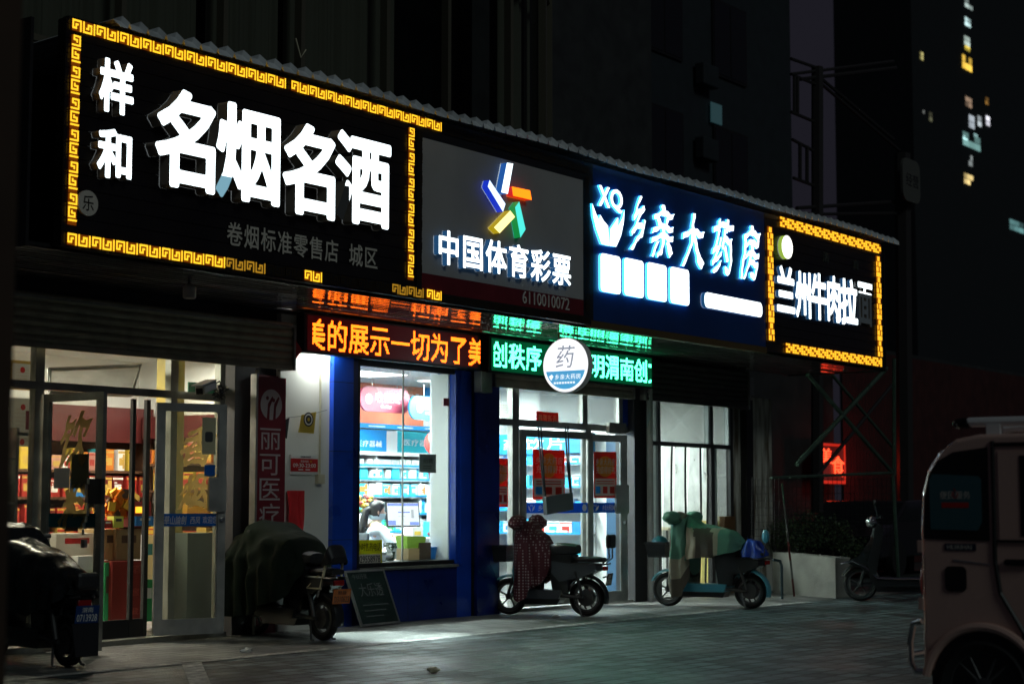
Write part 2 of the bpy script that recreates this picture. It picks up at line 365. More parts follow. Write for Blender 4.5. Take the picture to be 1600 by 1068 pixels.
def slabmat():
    m, t, b = nmat('worn_concrete_slabs'); N = t.nodes; L = t.links
    tc = N.new('ShaderNodeTexCoord')
    br = N.new('ShaderNodeTexBrick'); br.inputs['Scale'].default_value = 1.0; br.inputs['Brick Width'].default_value = 0.34; br.inputs['Row Height'].default_value = 0.17; br.inputs['Mortar Size'].default_value = 0.010
    br.inputs['Color1'].default_value = (0.16, 0.16, 0.148, 1); br.inputs['Color2'].default_value = (0.31, 0.31, 0.29, 1); br.inputs['Mortar'].default_value = (0.07, 0.07, 0.065, 1)
    L.new(tc.outputs['Object'], br.inputs['Vector'])
    n = N.new('ShaderNodeTexNoise'); n.inputs['Scale'].default_value = 1.6; n.inputs['Detail'].default_value = 9; L.new(tc.outputs['Object'], n.inputs['Vector'])
    mx = N.new('ShaderNodeMixRGB'); mx.blend_type = 'MULTIPLY'; mx.inputs[0].default_value = 0.8
    rr = N.new('ShaderNodeValToRGB'); rr.color_ramp.elements[0].position = 0.35; rr.color_ramp.elements[0].color = (0.4, 0.4, 0.4, 1); rr.color_ramp.elements[1].position = 0.62
    L.new(n.outputs['Fac'], rr.inputs[0]); L.new(br.outputs['Color'], mx.inputs[1]); L.new(rr.outputs[0], mx.inputs[2])
    # a puddle with a shape of its own: distance to an ellipse, roughened by noise
    sp = N.new('ShaderNodeSeparateXYZ'); L.new(tc.outputs['Object'], sp.inputs[0])
    def lin(o, c, r):
        a = N.new('ShaderNodeMath'); a.operation = 'SUBTRACT'; a.inputs[1].default_value = c; L.new(o, a.inputs[0])
        d = N.new('ShaderNodeMath'); d.operation = 'DIVIDE'; d.inputs[1].default_value = r; L.new(a.outputs[0], d.inputs[0])
        p = N.new('ShaderNodeMath'); p.operation = 'POWER'; p.inputs[1].default_value = 2; L.new(d.outputs[0], p.inputs[0]); return p.outputs[0]
    s = N.new('ShaderNodeMath'); s.operation = 'ADD'; L.new(lin(sp.outputs[0], 13.3, 1.35), s.inputs[0]); L.new(lin(sp.outputs[1], -1.2, 0.42), s.inputs[1])
    n3 = N.new('ShaderNodeTexNoise'); n3.inputs['Scale'].default_value = 3.2; n3.inputs['Detail'].default_value = 7; L.new(tc.outputs['Object'], n3.inputs['Vector'])
    k = N.new('ShaderNodeMath'); k.operation = 'MULTIPLY_ADD'; k.inputs[1].default_value = 3.0; L.new(n3.outputs['Fac'], k.inputs[0]); L.new(s.outputs[0], k.inputs[2])
    wet = N.new('ShaderNodeMapRange'); wet.inputs['From Min'].default_value = 2.0; wet.inputs['From Max'].default_value = 2.6; wet.inputs['To Min'].default_value = 1; wet.inputs['To Max'].default_value = 0
    L.new(k.outputs[0], wet.inputs[0])
    mw = N.new('ShaderNodeMixRGB'); mw.inputs[2].default_value = (0.10, 0.105, 0.10, 1); L.new(wet.outputs[0], mw.inputs[0]); L.new(mx.outputs[0], mw.inputs[1]); L.new(mw.outputs[0], b.inputs['Base Color'])
    r0 = N.new('ShaderNodeMapRange'); r0.inputs['To Min'].default_value = 0.5; r0.inputs['To Max'].default_value = 0.30; L.new(wet.outputs[0], r0.inputs[0]); L.new(r0.outputs[0], b.inputs['Roughness'])
    bp = N.new('ShaderNodeBump'); bp.inputs['Distance'].default_value = 0.018
    n2 = N.new('ShaderNodeTexNoise'); n2.inputs['Scale'].default_value = 22; L.new(tc.outputs['Object'], n2.inputs['Vector']); L.new(n2.outputs['Fac'], bp.inputs['Height'])
    bs = N.new('ShaderNodeMapRange'); bs.inputs['To Min'].default_value = 0.5; bs.inputs['To Max'].default_value = 0.9; L.new(wet.outputs[0], bs.inputs[0]); L.new(bs.outputs[0], bp.inputs['Strength'])
    L.new(bp.outputs[0], b.inputs['Normal'])
    return m
def paintmat():
    m, t, b = nmat('worn_road_paint'); N = t.nodes; L = t.links
    tc = N.new('ShaderNodeTexCoord'); n = N.new('ShaderNodeTexNoise'); n.inputs['Scale'].default_value = 9; n.inputs['Detail'].default_value = 10; n.inputs['Roughness'].default_value = 0.7
    L.new(tc.outputs['Object'], n.inputs['Vector']); r = N.new('ShaderNodeValToRGB'); r.color_ramp.elements[0].position = 0.42; r.color_ramp.elements[0].color = (0.20, 0.20, 0.19, 1)
    r.color_ramp.elements[1].position = 0.62; r.color_ramp.elements[1].color = (0.62, 0.62, 0.58, 1); L.new(n.outputs['Fac'], r.inputs[0]); L.new(r.outputs[0], b.inputs['Base Color']); b.inputs['Roughness'].default_value = 0.7
    return m
M['paving'] = groundmat(); M['slabs'] = slabmat(); M['roadpaint'] = paintmat()
M['asphalt'] = mat('dark_asphalt', (0.05, 0.05, 0.05), 0.8, var=0.3, bump=0.3)
def sheet(name, poly, z, m, kind='structure'):
    b = MB(); b.add([(x, y, z) for x, y in poly], [tuple(range(len(poly)))]); return tag(b.build(name, m), kind=kind)
sheet('ground', [(-600, -600), (800, -600), (800, 900), (-600, 900)], -0.012, 'asphalt')
sheet('brick_pavement', [(-6, -16), (45, -16), (45, 0.5), (-6, 0.5)], -0.004, 'paving')
sheet('forecourt_pavement', [(2, -1.72), (24.6, -1.86), (24.6, 0.5), (2, 0.5)], 0.0, 'slabs')
sheet('road_marking_line', [(2, -1.84), (21.5, -1.95), (21.5, -1.82), (2, -1.68)], 0.004, 'roadpaint')
sheet('road_marking_bay', [(8.95, -3.3), (9.15, -3.3), (10.50, -1.80), (10.28, -1.80)], 0.004, 'roadpaint')

# small litter on the paving
for i, (px, py, col, lb) in enumerate([(385, 1018, 'paper', 'crumpled white tissue lying on the paving before the green covered scooter'), (677, 1049, 'cream', 'crumpled pale wrapper lying on the brick paving in the foreground'),
                                  (868, 964, 'paper', 'small white scrap beside the rear wheel of the dotted scooter')]):
    g = gr(px, py); b = MB().ell((g.x, g.y, 0.015), 0.05, 0.035, 0.018, 9, 6, jit=1.2)
    tag(b.build('paper_scrap', col), lb, 'litter')

# ------------------------------------------------------------------ ground-floor building shell
bl = empty('commercial_building', (16, 3, 0), 'dark commercial building with a glass curtain wall above the row of lit shops', 'building')
XR = 24.15
b = MB()
b.box(6.0, 9.35, 0.02, 0.3, 0, 3.3); b.box(9.35, 13.3, 0.05, 0.3, 2.98, 5.0); b.box(12.72, 13.0, 0.06, 0.3, 0, 2.98)
b.box(13.0, 13.32, 0.06, 0.36, 0, 3.3)
b.box(14.42, 20.6, 0.06, 0.3, 2.86, 5.0); b.box(20.6, 23.5, 0.06, 0.3, 2.85, 5.0)
b.box(13.3, 14.42, 0.02, 0.35, 3.28, 5.0)
b.build('wall', 'dark', bl)
MB().box(13.32, 14.079, 0.0, 0.35, 0, 3.27).build('recessed_wall', 'whitewall', bl)
MB().box(13.0, 13.319, 0.03, 0.059, 0, 2.62).build('side_panel', 'maroon', bl)
# rooms
b = MB()
b.box(6.0, 24.2, 0.3, 6.0, -0.004, 0.018).build('floor', mat('floor_tile', (0.45, 0.44, 0.42), 0.25, var=0.1), bl)
M['ceiltile'] = None
def ceilmat():
    m, t, bb = nmat('ceiling_strips'); N = t.nodes; L = t.links
    tc = N.new('ShaderNodeTexCoord'); w = N.new('ShaderNodeTexWave'); w.bands_direction = 'Y'; w.inputs['Scale'].default_value = 3.0; L.new(tc.outputs['Object'], w.inputs['Vector'])
    r = N.new('ShaderNodeValToRGB'); r.color_ramp.elements[0].color = (0.55, 0.58, 0.56, 1); r.color_ramp.elements[1].color = (0.80, 0.82, 0.80, 1); r.color_ramp.elements[1].position = 0.3
    L.new(w.outputs['Fac'], r.inputs[0]); L.new(r.outputs[0], bb.inputs['Base Color']); bb.inputs['Roughness'].default_value = 0.6; return m
M['ceiltile'] = ceilmat()
MB().box(9.35, 24.2, 0.3, 6.0, 2.97, 3.25).build('ceiling', 'ceiltile', bl)
MB().box(9.2, 9.35, 0.3, 4.0, 0, 2.97).box(9.35, 14.28, 3.2, 3.35, 0, 2.97).box(14.28, 14.40, 0.46, 4.0, 0, 2.97).build('liquor_room_wall', 'inwall', bl)
MB().box(14.40, 20.42, 3.3, 3.45, 0, 2.97).box(20.42, 20.56, 0.3, 3.45, 0, 2.97).build('pharmacy_room_wall', 'inwall', bl)
MB().box(20.56, 24.1, 3.0, 3.15, 0, 2.97).box(23.55, 24.1, 0.3, 3.0, 0, 2.97).build('noodle_room_wall', 'inwall', bl)
# interior white column behind the pharmacy window
q = rc(684, 560, 701, 880, 0.5); MB().box(q[0], q[0]+0.16, 0.32, 0.62, 0.02, 2.95).build('interior_column', 'inwall', bl)

# outside piers
b = MB(); b.box(23.52, XR, -0.02, 0.28, 0, 2.9)
def piermat():
    m, t, bb = nmat('stained_white_pier'); N = t.nodes; L = t.links
    tc = N.new('ShaderNodeTexCoord'); mp = N.new('ShaderNodeMapping'); mp.inputs['Scale'].default_value = (6, 6, 0.8); L.new(tc.outputs['Object'], mp.inputs[0])
    n = N.new('ShaderNodeTexNoise'); n.inputs['Scale'].default_value = 1.5; n.inputs['Detail'].default_value = 9; L.new(mp.outputs[0], n.inputs['Vector'])
    r = N.new('ShaderNodeValToRGB'); r.color_ramp.elements[0].position = 0.36; r.color_ramp.elements[0].color = (0.14, 0.11, 0.07, 1); r.color_ramp.elements[1].position = 0.56; r.color_ramp.elements[1].color = (0.58, 0.57, 0.50, 1)
    L.new(n.outputs['Fac'], r.inputs[0]); L.new(r.outputs[0], bb.inputs['Base Color']); bb.inputs['Roughness'].default_value = 0.85; return m
M['pier'] = piermat()
b.build('end_pier', 'pier', bl)
# blue shop-front cladding of the pharmacy
MB().box(14.08, 14.40, -0.06, 0.34, 0.0, 3.25).build('blue_pilaster', 'blue', bl)
for z in (.92, 1.86, 2.60): MB().box(14.078, 14.402, -0.0605, 0.0, z, z+.006).build('panel_seam', 'black', bl)
MB().box(15.38, 15.386, -0.031, -0.029, .01, .58).build('panel_seam', 'black', bl); MB().box(16.60, 17.042, -0.081, -0.07, 1.2, 1.206).build('panel_seam', 'black', bl)
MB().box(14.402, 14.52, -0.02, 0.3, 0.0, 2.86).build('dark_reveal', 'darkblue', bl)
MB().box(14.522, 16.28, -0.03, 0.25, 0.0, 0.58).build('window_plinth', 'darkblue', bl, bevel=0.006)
MB().box(14.522, 16.26, -0.07, 0.25, 0.582, 0.612).build('window_sill', 'aludark', bl)
MB().box(16.262, 16.56, -0.02, 0.25, 0.0, 2.86).box(16.33, 16.40, -0.045, -0.02, 0.6, 2.86).build('blue_jamb', 'blue', bl)
MB().box(16.235, 16.261, .075, .32, .66, 2.82).build('white_reveal', 'inwall', bl)
MB().box(16.562, 16.60, -0.03, 0.25, 0, 2.9).build('black_jamb', 'black', bl)
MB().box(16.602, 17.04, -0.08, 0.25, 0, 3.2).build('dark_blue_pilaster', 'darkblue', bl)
MB().box(20.14, 20.60, -0.05, 0.25, 0, 2.86).build('dark_pilaster', 'black', bl)
MB().tube([(20.42, -0.12, 0), (20.42, -0.12, 2.9)], 0.045, 10).build('drain_pipe', 'concrete', bl)
MB().box(23.30, 23.50, -0.05, 0.28, 0, 2.85).build('dark_post', 'black', bl)
b = MB(); q = rc(752, 580, 770, 613, -0.2); b.box(q[0], q[1], -0.2, -0.085, q[2], q[3]); b.build('junction_box', 'aludark', bl, bevel=0.01)

# ------------------------------------------------------------------ sign canopy: soffit, roof, structure
def soffitmat():
    m, t, bb = nmat('glossy_brown_soffit'); N = t.nodes; L = t.links
    bb.inputs['Base Color'].default_value = (0.24, 0.21, 0.20, 1); bb.inputs['Metallic'].default_value = 0.5; bb.inputs['Roughness'].default_value = 0.06
    tc = N.new('ShaderNodeTexCoord'); mp = N.new('ShaderNodeMapping'); mp.inputs['Scale'].default_value = (0.8, 9, 1); L.new(tc.outputs['Object'], mp.inputs[0])
    n = N.new('ShaderNodeTexNoise'); n.inputs['Scale'].default_value = 2.2; n.inputs['Detail'].default_value = 3; L.new(mp.outputs[0], n.inputs['Vector'])
    bp = N.new('ShaderNodeBump'); bp.inputs['Strength'].default_value = 0.16; bp.inputs['Distance'].default_value = 0.010; L.new(n.outputs['Fac'], bp.inputs['Height']); L.new(bp.outputs[0], bb.inputs['Normal'])
    return m
M['soffit'] = soffitmat()
cp = empty('sign_canopy', (16, -0.8, 3.3), 'long dark canopy carrying the shop signs, with glossy slatted underside and corrugated roof', 'canopy')
b = MB(); rng = random.Random(3); y = -1.56; k = 0
prof = []
while y < 0.02:                                  # planks with bevelled joints, running along the shops
    t = rng.uniform(-0.0015, 0.0015)
    prof += [(y, 3.308), (y+0.013, 3.300+t), (y+0.083, 3.300-t), (y+0.096, 3.308)]; y += 0.1
vs = []; 
for x in (8.75, 24.75):
    for yy, zz in prof: vs.append((x, yy, zz))
n = len(prof); b.add(vs, [(i, i+1, n+i+1, n+i) for i in range(n-1)])
b.build('soffit', 'soffit', cp)
MB().box(8.75, 24.75, -1.5, 0.0, 3.33, 3.36).box(8.72, 8.75, -1.64, 0.0, 3.29, 5.1).box(24.76, 24.79, -1.64, 0, 3.29, 5.15).build('inner_frame', 'black', cp)
def roofz(x): return 5.235 + (x - 9.6) * 0.0045
b = MB(); top = []; x = 9.5
def ribx(x):                                    # distance into the 0.2 m rib pitch -> height
    t = (x / 0.2) % 1.0
    return 0.045 * max(0, 1 - abs(t - 0.5) / 0.17)
xs = []; xx = 9.5
while xx < 24.9:
    for d in (0.0, 0.078, 0.1, 0.122): xs.append(xx + d)
    xx += 0.2
rows = [(-1.80, -0.060), (-1.71, 0.015), (-0.9, -0.02), (0.0, -0.06)]
vs = []
for yy, dz in rows:
    for x in xs:
        t = ((x - 9.5) / 0.2) % 1.0; h = 0.05 if abs(t - 0.5) < 0.05 else 0.0
        sag = 0.012 * math.sin(x * 1.7) + (0.012 * noise.noise(Vector((x * 0.9, 0, 0))))
        vs.append((x, yy + (0.012 * math.sin(x*0.8) if yy < -1.6 else 0), roofz(x) + dz + h + sag))
n = len(xs); fs = []
for r in range(len(rows)-1):
    for i in range(n-1): fs.append((r*n+i, r*n+i+1, (r+1)*n+i+1, (r+1)*n+i))
b.add(vs, fs); ro = b.build('corrugated_roof', mat('pale_roof_sheet', (0.80, 0.84, 0.86), 0.45, 0.0, var=0.3, vscale=2), cp)
sl = ro.modifiers.new('thick', 'SOLIDIFY'); sl.thickness = 0.004
MB().box(9.11, 24.75, -1.62, -1.55, 5.17, 5.20).build('top_rail', 'black', cp)

# ------------------------------------------------------------------ upper storeys: glass curtain wall with curtains, rounded corner
def pathpt(s):                                  # s metres along the curtain wall line
    x0 = 0.0; L1 = 17.2
    if s <= L1: return Vector((s, -0.02, 0)), Vector((1, 0, 0))
    a = min((s - L1) / 3.0, R(78)); 
    return Vector((L1 + 3.0*math.sin(a), -0.02 + 3.0*(1-math.cos(a)), 0)), Vector((math.cos(a), math.sin(a), 0))
def strip(s0, s1, z0, z1, off, n=1, wob=0.0, seed=0):
    mb = MB(); vs = []
    for i in range(n+1):
        s = s0 + (s1-s0)*i/n; p, d = pathpt(s); nn = Vector((-d.y, d.x, 0))
        o = off + (wob * (math.sin(s*31+seed) + 0.7*math.sin(s*53+seed*2) + 0.5*math.sin(s*17+seed)) if wob else 0)
        q = p + nn*o; vs += [(q.x, q.y, z0), (q.x, q.y, z1)]
    mb.add(vs, [(2*i, 2*i+2, 2*i+3, 2*i+1) for i in range(n)]); return mb
M['curtain'] = mat('grey_beige_curtain', (0.26, 0.245, 0.20), 0.9)
M['upglass'] = glassmat('dark_window_glass', (0.55, 0.58, 0.56), 0.05)
M['mull'] = mat('bronze_mullion', (0.15, 0.14, 0.10), 0.4, 0.5)
M['upwall'] = mat('dark_tiled_wall', (0.035, 0.037, 0.037), 0.6, var=0.3)
strip(0, 21.2, 5.32, 13, 1.0, 40).build('upper_inner_wall', 'black', bl)
strip(0, 21.2, 5.0, 5.42, 0.0, 60).build('upper_sill', 'upwall', bl)
MB().box(0, 20.5, 0.05, 6, 5.0, 5.06).build('upper_floor_slab', 'black', bl)
strip(0, 21.2, 5.46, 12.9, 0.03, 60).build('curtain_wall_glass', 'upglass', bl)
def s_of(px): return at(px, 150, 0).x
curt = [(1.0, s_of(330)), (s_of(345), s_of(455)), (s_of(468), s_of(640)), (s_of(800), s_of(860)), (s_of(868), 19.6), (19.75, 21.0)]
for i, (a, c) in enumerate(curt):
    o = strip(a, c, 5.4, 12.8, 0.25, int((c-a)*40)+4, 0.02, i*1.7).build('curtain', 'curtain', bl)
mul = [s_of(p) for p in (180, 340, 462, 596, 692, 790, 866)] + [18.9, 19.7, 20.6]
for s in mul:
    p, d = pathpt(s); b = MB(); rot = Matrix.Rotation(math.atan2(d.y, d.x), 4, 'Z'); b.obox((p.x, p.y-0.03, 9.2), 0.06, 0.10, 7.5, rot); b.build('mullion', 'mull', bl)
for z in (5.44, 7.9, 10.4): 
    mb = strip(0, 21.2, z, z+0.06, -0.05, 60); o = mb.build('transom_rail', 'mull', bl); sl = o.modifiers.new('t', 'SOLIDIFY'); sl.thickness = 0.06
MB().box(17, 26, 3.2, 9, 3.4, 13.5).build('rear_block', 'upwall', bl)
# far lights reflected by the curtain wall glass come from the row of lamps of other buildings: not built

# ------------------------------------------------------------------ other buildings in the dark
def tower(name, x0, x1, y0, y1, h, label, m, win=None, lit=()):
    t = empty(name, ((x0+x1)/2, (y0+y1)/2, 0), label, 'building')
    MB().box(x0, x1, y0, y1, 0, h).build('wall', m, t)
    if win:
        z = win['z0']; k = 0
        while z < h - 1:
            x = x0 + win['dx0']
            while x < x1 - win['w']:
                fr = MB().box(x-0.06, x+win['w']+0.06, y0-0.05, y0-0.004, z-0.06, z+win['h']+0.06).build('window', 'black', t)
                mm = 'darkpane'
                MB().box(x, x+win['w']*0.48, y0-0.06, y0-0.052, z, z+win['h']).box(x+win['w']*0.52, x+win['w'], y0-0.06, y0-0.052, z, z+win['h']).build('pane', mm, fr)
                x += win['dx']
            z += win['dz']
    return t
M['darkpane'] = mat('dark_pane', (0.01, 0.012, 0.015), 0.08)
M['farwall'] = mat('far_grey_wall', (0.020, 0.027, 0.034), 0.8, var=0.2)
M['farwall2'] = mat('far_dark_wall', (0.014, 0.018, 0.022), 0.8, var=0.2)
xl = at(1000, 200, 7).x - 4; xr = at(1235, 100, 7).x
ap = tower('apartment_block', xl, xr, 7, 17, 26, 'dim grey apartment block rising behind the pharmacy sign, one window faintly lit', 'farwall', dict(z0=5.2, h=1.7, w=1.5, dx0=1.2, dx=3.0, dz=3.0))
p0 = at(1112, 190, 6.9); p1 = at(1128, 165, 6.9)
MB().box(p0.x, p1.x, 6.90, 6.93, p0.z, p1.z).build('lit_curtain', emat('dim_cyan_window', (0.25, 0.7, 0.8), 0.05), ap)
for px, py in ((1118, 75), (1118, 190)):
    p = at(px, py + 25, 6.6); MB().box(p.x-0.35, p.x+0.35, 6.7, 6.94, p.z-0.5, p.z).build('air_conditioner', 'farwall', ap, bevel=0.03)
xa = at(1312, 200, 24).x
tower('dark_office_block', xa, at(1427, 200, 20).x, 20, 24, 62, 'dark blue grey block standing right of the narrow strip of night sky', 'farwall2', None)
# far high-rise with lit windows
hr = empty('high_rise', (255, 85, 0), 'distant high-rise tower with a column of lit apartment windows', 'building')
xh0 = at(1425, 200, 78).x; xh1 = at(1640, 200, 78).x
MB().box(xh0, xh1, 78, 84, 0, 120).build('wall', 'farwall2', hr)
for (a, c, e, f, col, s) in [(1508, 0, 1520, 14, (0.8, 1, .95), .5), (1508, 28, 1517, 42, (0.7, 1, 1), .9), (1507, 57, 1516, 72, (0.8, 1, .9), .7), (1508, 72, 1516, 80, (1, .75, .1), 1.0), (1504, 88, 1519, 110, (1, .62, .08), .9),
                          (1509, 152, 1519, 168, (.9, .6, .4), .25), (1540, 152, 1545, 164, (1, .5, .1), .3), (1510, 179, 1523, 200, (.8, .9, 1), .5), (1528, 181, 1534, 198, (.8, .9, .95), .5), (1541, 181, 1547, 197, (.9, .9, 1), .9),
                          (1505, 210, 1532, 232, (.45, .9, .85), .35), (1505, 212, 1512, 219, (.6, 1, 1), 1.4), (1522, 209, 1528, 215, (.6, 1, 1), 1.2), (1514, 242, 1520, 260, (.8, .9, .9), .25), (1507, 272, 1521, 289, (1, .75, .3), .9),
                          (1438, 81, 1443, 94, (.9, .8, .3), .5), (1440, 171, 1445, 184, (.8, .85, .8), .4), (1452, 175, 1457, 190, (.7, .7, .4), .15), (1578, 345, 1600, 362, (.3, .7, .7), .3), (1602, 352, 1612, 362, (.7, 1, 1), .8)]:
    q = rc(a, c, e, f, 77.9); k = 3 if e-a > 12 else 2; rw = random.Random(int(a*7+c))
    for i in range(k):
        for j in range(2):
            if rw.random() < .15: continue
            u0 = q[0]+(q[1]-q[0])*i/k; v0 = q[2]+(q[3]-q[2])*j/2; MB().box(u0+.08, u0+(q[1]-q[0])/k-.08, 77.9, 77.96, v0+.06, v0+(q[3]-q[2])/2-.06).build('lit_window', emat('window_light', col, s*rw.uniform(.25, 1.5)), hr)
# low wall building lit red behind the scaffold
lw = empty('rear_shed', (35, 6, 0), 'low corrugated building lit dull red behind the steel lattice frame', 'building')
def corru(x0, x1, z0, z1, Y, m, name, parent, pitch=0.16):
    mb = MB(); n = int((x1-x0)/pitch*2); vs = []
    for i in range(n+1):
        x = x0 + (x1-x0)*i/n; yy = Y + (0.025 if i % 2 else 0); vs += [(x, yy, z0), (x, yy, z1)]
    mb.add(vs, [(2*i, 2*i+2, 2*i+3, 2*i+1) for i in range(n)]); return mb.build(name, m, parent)
q = rc(1318, 590, 1440, 860, 3.4)
M['redglowwall'] = mat('corrugated_wall_red_glow', (0.05, 0.008, 0.007), 0.6, var=0.3)  # red light from the sign is put into this wall colour
corru(q[0], q[1]+9, 0, 4.6, 3.4, 'redglowwall', 'corrugated_wall', lw)
MB().box(q[0]-4, q[0]-0.02, 3.6, 3.8, 0, 5.0).box(q[0], q[1]+9, 3.5, 6, 4.5, 4.7).build('back_wall', 'upwall', lw)
# ================================================================== SIGNS
YS = -1.65
def keyunit(mb, u0, v0, s, fmap, w0, w1, m, horiz=True, skip=None):
    A = ["######", "#....#", "#.##.#", "#.#..#", "###..#", ".....#"]
    B = [r[::-1] for r in A[::-1]]
    rows = [A[i] + '.' + B[i] + '.#.' for i in range(6)]
    def put(a0, a1, b0, b1):
        if horiz: p = [(u0+a0*s, v0+b0*s), (u0+a1*s, v0+b0*s), (u0+a1*s, v0+b1*s), (u0+a0*s, v0+b1*s)]
        else: p = [(u0+b0*s, v0-a1*s), (u0+b1*s, v0-a1*s), (u0+b1*s, v0-a0*s), (u0+b0*s, v0-a0*s)]
        mb.add([fmap(u, v, w1) for u, v in p], [(0, 1, 2, 3)], m)
    for r, row in enumerate(rows):
        i = 0
        while i < 16:
            if row[i] == '#':
                j = i
                while j < 16 and row[j] == '#': j += 1
                if not (skip and skip(i, r)): put(i, j, 5-r, 6-r+0.02)
                i = j
            else: i += 1
def border(name, u0, u1, v0, v1, horiz, parent, lit='yel', back='backglow', off=None, Y=YS, skip=None):
    """a strip of key pattern; off(x) -> True where the segment is unlit"""
    s = (v1-v0)/6 if horiz else (u1-u0)/6; L = (u1-u0) if horiz else (v1-v0); n = max(1, round(L/(16*s))); step = L/n
    mb = MB(); f = FRONT(Y)
    for k in range(n):
        c = u0 + step*(k+0.5) if horiz else v1 - step*(k+0.5)
        o = off(c) if off else 0
        ml = 2 if o >= 1 else (4 if o else 0); mbk = 3 if o else 1
        if horiz: mb.add([f(a, e, 0.008) for a, e in ((u0+step*k, v0), (u0+step*(k+.96), v0), (u0+step*(k+.96), v1), (u0+step*k, v1))], [(0, 1, 2, 3)], mbk)
        else: mb.add([f(a, e, 0.008) for a, e in ((u0, v1-step*(k+.98)), (u1, v1-step*(k+.98)), (u1, v1-step*k), (u0, v1-step*k))], [(0, 1, 2, 3)], mbk)
        if horiz: keyunit(mb, u0+step*k, v0, s*0.985, f, 0, 0.014, ml, True, None)
        else: keyunit(mb, u0, v1-step*k, s*0.985, f, 0, 0.014, ml, False)
    return mb.build(name, [lit, back, 'bronze', 'black', 'yelbr'], parent)
def slatpanel(x0, x1, z0, z1, m, name, parent, pitch=0.12, Y=YS):
    mb = MB(); z = z0
    while z < z1 - 0.01:
        zt = min(z + pitch, z1); mb.box(x0, x1, Y+0.004, Y+0.10, z, zt-0.006); mb.box(x0, x1, Y+0.02, Y+0.09, zt-0.006, zt); z = zt
    return mb.build(name, m, parent)
def pxglyph(ch, a, c, e, f, name, parent, mats, w0=0.0, w1=0.12, bold=0.03, Y=YS, res=4, shear=0, dead=(), brush=0.0):
    """one channel letter whose lit face fills the photo rectangle (a, c, e, f)"""
    q = rc(a, c, e, f, Y - w1); mb = MB()
    letters(mb, ch, q[0], q[1], q[2], q[3], w0, w1, FRONT(Y), bold, 0, 1, res, shear, N=84, dead=dead, brush=brush)
    return mb.build(name, mats, parent)

# ---- tobacco and liquor sign
sg = empty('liquor_shop_sign', (11.4, YS, 3.33), 'long black sign with big white lit characters inside a yellow key pattern border', 'shop sign')
slatpanel(9.06, 13.50, 3.33, 5.17, 'signblack', 'panel', sg)
offb = lambda x: 0 if x < 10.9 else (0.5 if x < 11.45 else (1 if x < 11.75 else (0 if x < 12.02 else (0.5 if x < 12.2 else (1 if x < 13.2 else 0.5)))))
border('border_strip', 9.11, 11.60, 5.075, 5.17, True, sg); border('border_strip', 11.66, 13.90, 5.075, 5.17, True, sg)
border('border_strip', 9.11, 13.62, 3.345, 3.44, True, sg, off=offb); border('border_strip', 13.66, 13.90, 3.345, 3.44, True, sg)
border('border_strip', 9.11, 9.20, 3.50, 5.04, False, sg); border('border_strip', 13.36, 13.45, 3.50, 5.03, False, sg)
LM = ['lit', 'lside', emat('fading_letter_face', (.30, .62, .78), .6, (.3, .35, .38)), mat('dead_letter_face', (.12, .12, .12), .3)]
for ch, a, c, e, f in [('样', 155, 94, 209, 178), ('和', 152, 202, 206, 280)]:
    pxglyph(ch, a, c, e, f, 'channel_letter', sg, LM, 0, 0.09, 0.032)
for ch, a, c, e, f in [('名', 243, 141, 337, 296), ('烟', 338, 166, 438, 316), ('名', 442, 194, 524, 338), ('酒', 524, 211, 611, 352)]:
    pxglyph(ch, a, c, e, f, 'channel_letter', sg, LM, 0, 0.12, 0.030, dead={'烟': [(0, .24, 0, .22, 2)], '酒': [(0, .245, 0, .40, 3)]}.get(ch, ()))
q = rc(124, 297, 154, 337, YS-0.03); mb = MB(); cx, cz, rx = (q[0]+q[1])/2, (q[2]+q[3])/2, (q[3]-q[2])/2
mb.prism([(cx+rx*math.cos(i*math.pi/16), cz+rx*math.sin(i*math.pi/16)) for i in range(32)], FRONT(YS), 0, 0.02)
letters(mb, '乐', cx-rx*.55, cx+rx*.55, cz-rx*.6, cz+rx*.6, 0.02, 0.024, FRONT(YS), 0.03, 1); mb.build('round_badge', ['greytext', 'black'], sg)
x0, x1 = at(352, 365, YS).x, at(529, 390, YS).x; z1, z0 = at(375, 348, YS).z, at(375, 387, YS).z
mb = MB(); cells(mb, '卷烟标准零售店', x0, x1, z0, z1, 0, 0.01, FRONT(YS), bold=0.012, m=0, N=60); mb.build('lettering', 'greytext', sg); mb = MB(); cells(mb, '城区', at(543, 395, YS).x, at(590, 400, YS).x, z0, z1, 0, 0.01, FRONT(YS), bold=0.012, N=60); mb.build('lettering', 'greytext', sg)

# ---- lottery sign
sg = empty('lottery_sign', (15.1, YS, 3.33), 'grey sign with a lit five-bar star over white lit characters and a maroon band', 'shop sign')
MB().box(13.59, 16.51, YS+0.004, YS+0.10, 3.60, 4.97).build('panel', 'grey', sg); MB().box(13.59, 16.51, YS+0.002, YS+0.10, 3.42, 3.598).build('maroon_band', 'maroon', sg)
MB().box(13.50, 13.588, YS, YS+.1, 3.33, 5.19).box(16.512, 16.71, YS, YS+.1, 3.33, 5.19).box(13.588, 16.512, YS, YS+.1, 4.972, 5.19).box(13.588, 16.512, YS, YS+.1, 3.33, 3.418).build('black_frame', 'black', sg)
border('border_strip', 13.92, 16.62, 5.06, 5.155, True, sg, 'bronze', 'black', lambda x: 1, YS-0.001); border('border_strip', 13.92, 16.62, 3.335, 3.41, True, sg, 'bronze', 'black', lambda x: 1, YS-0.001)
border('border_strip', 13.50, 13.58, 3.45, 5.03, False, sg, 'bronze', 'black', lambda x: 1, YS-0.001); border('border_strip', 16.54, 16.62, 3.45, 5.03, False, sg, 'bronze', 'black', lambda x: 1, YS-0.001)
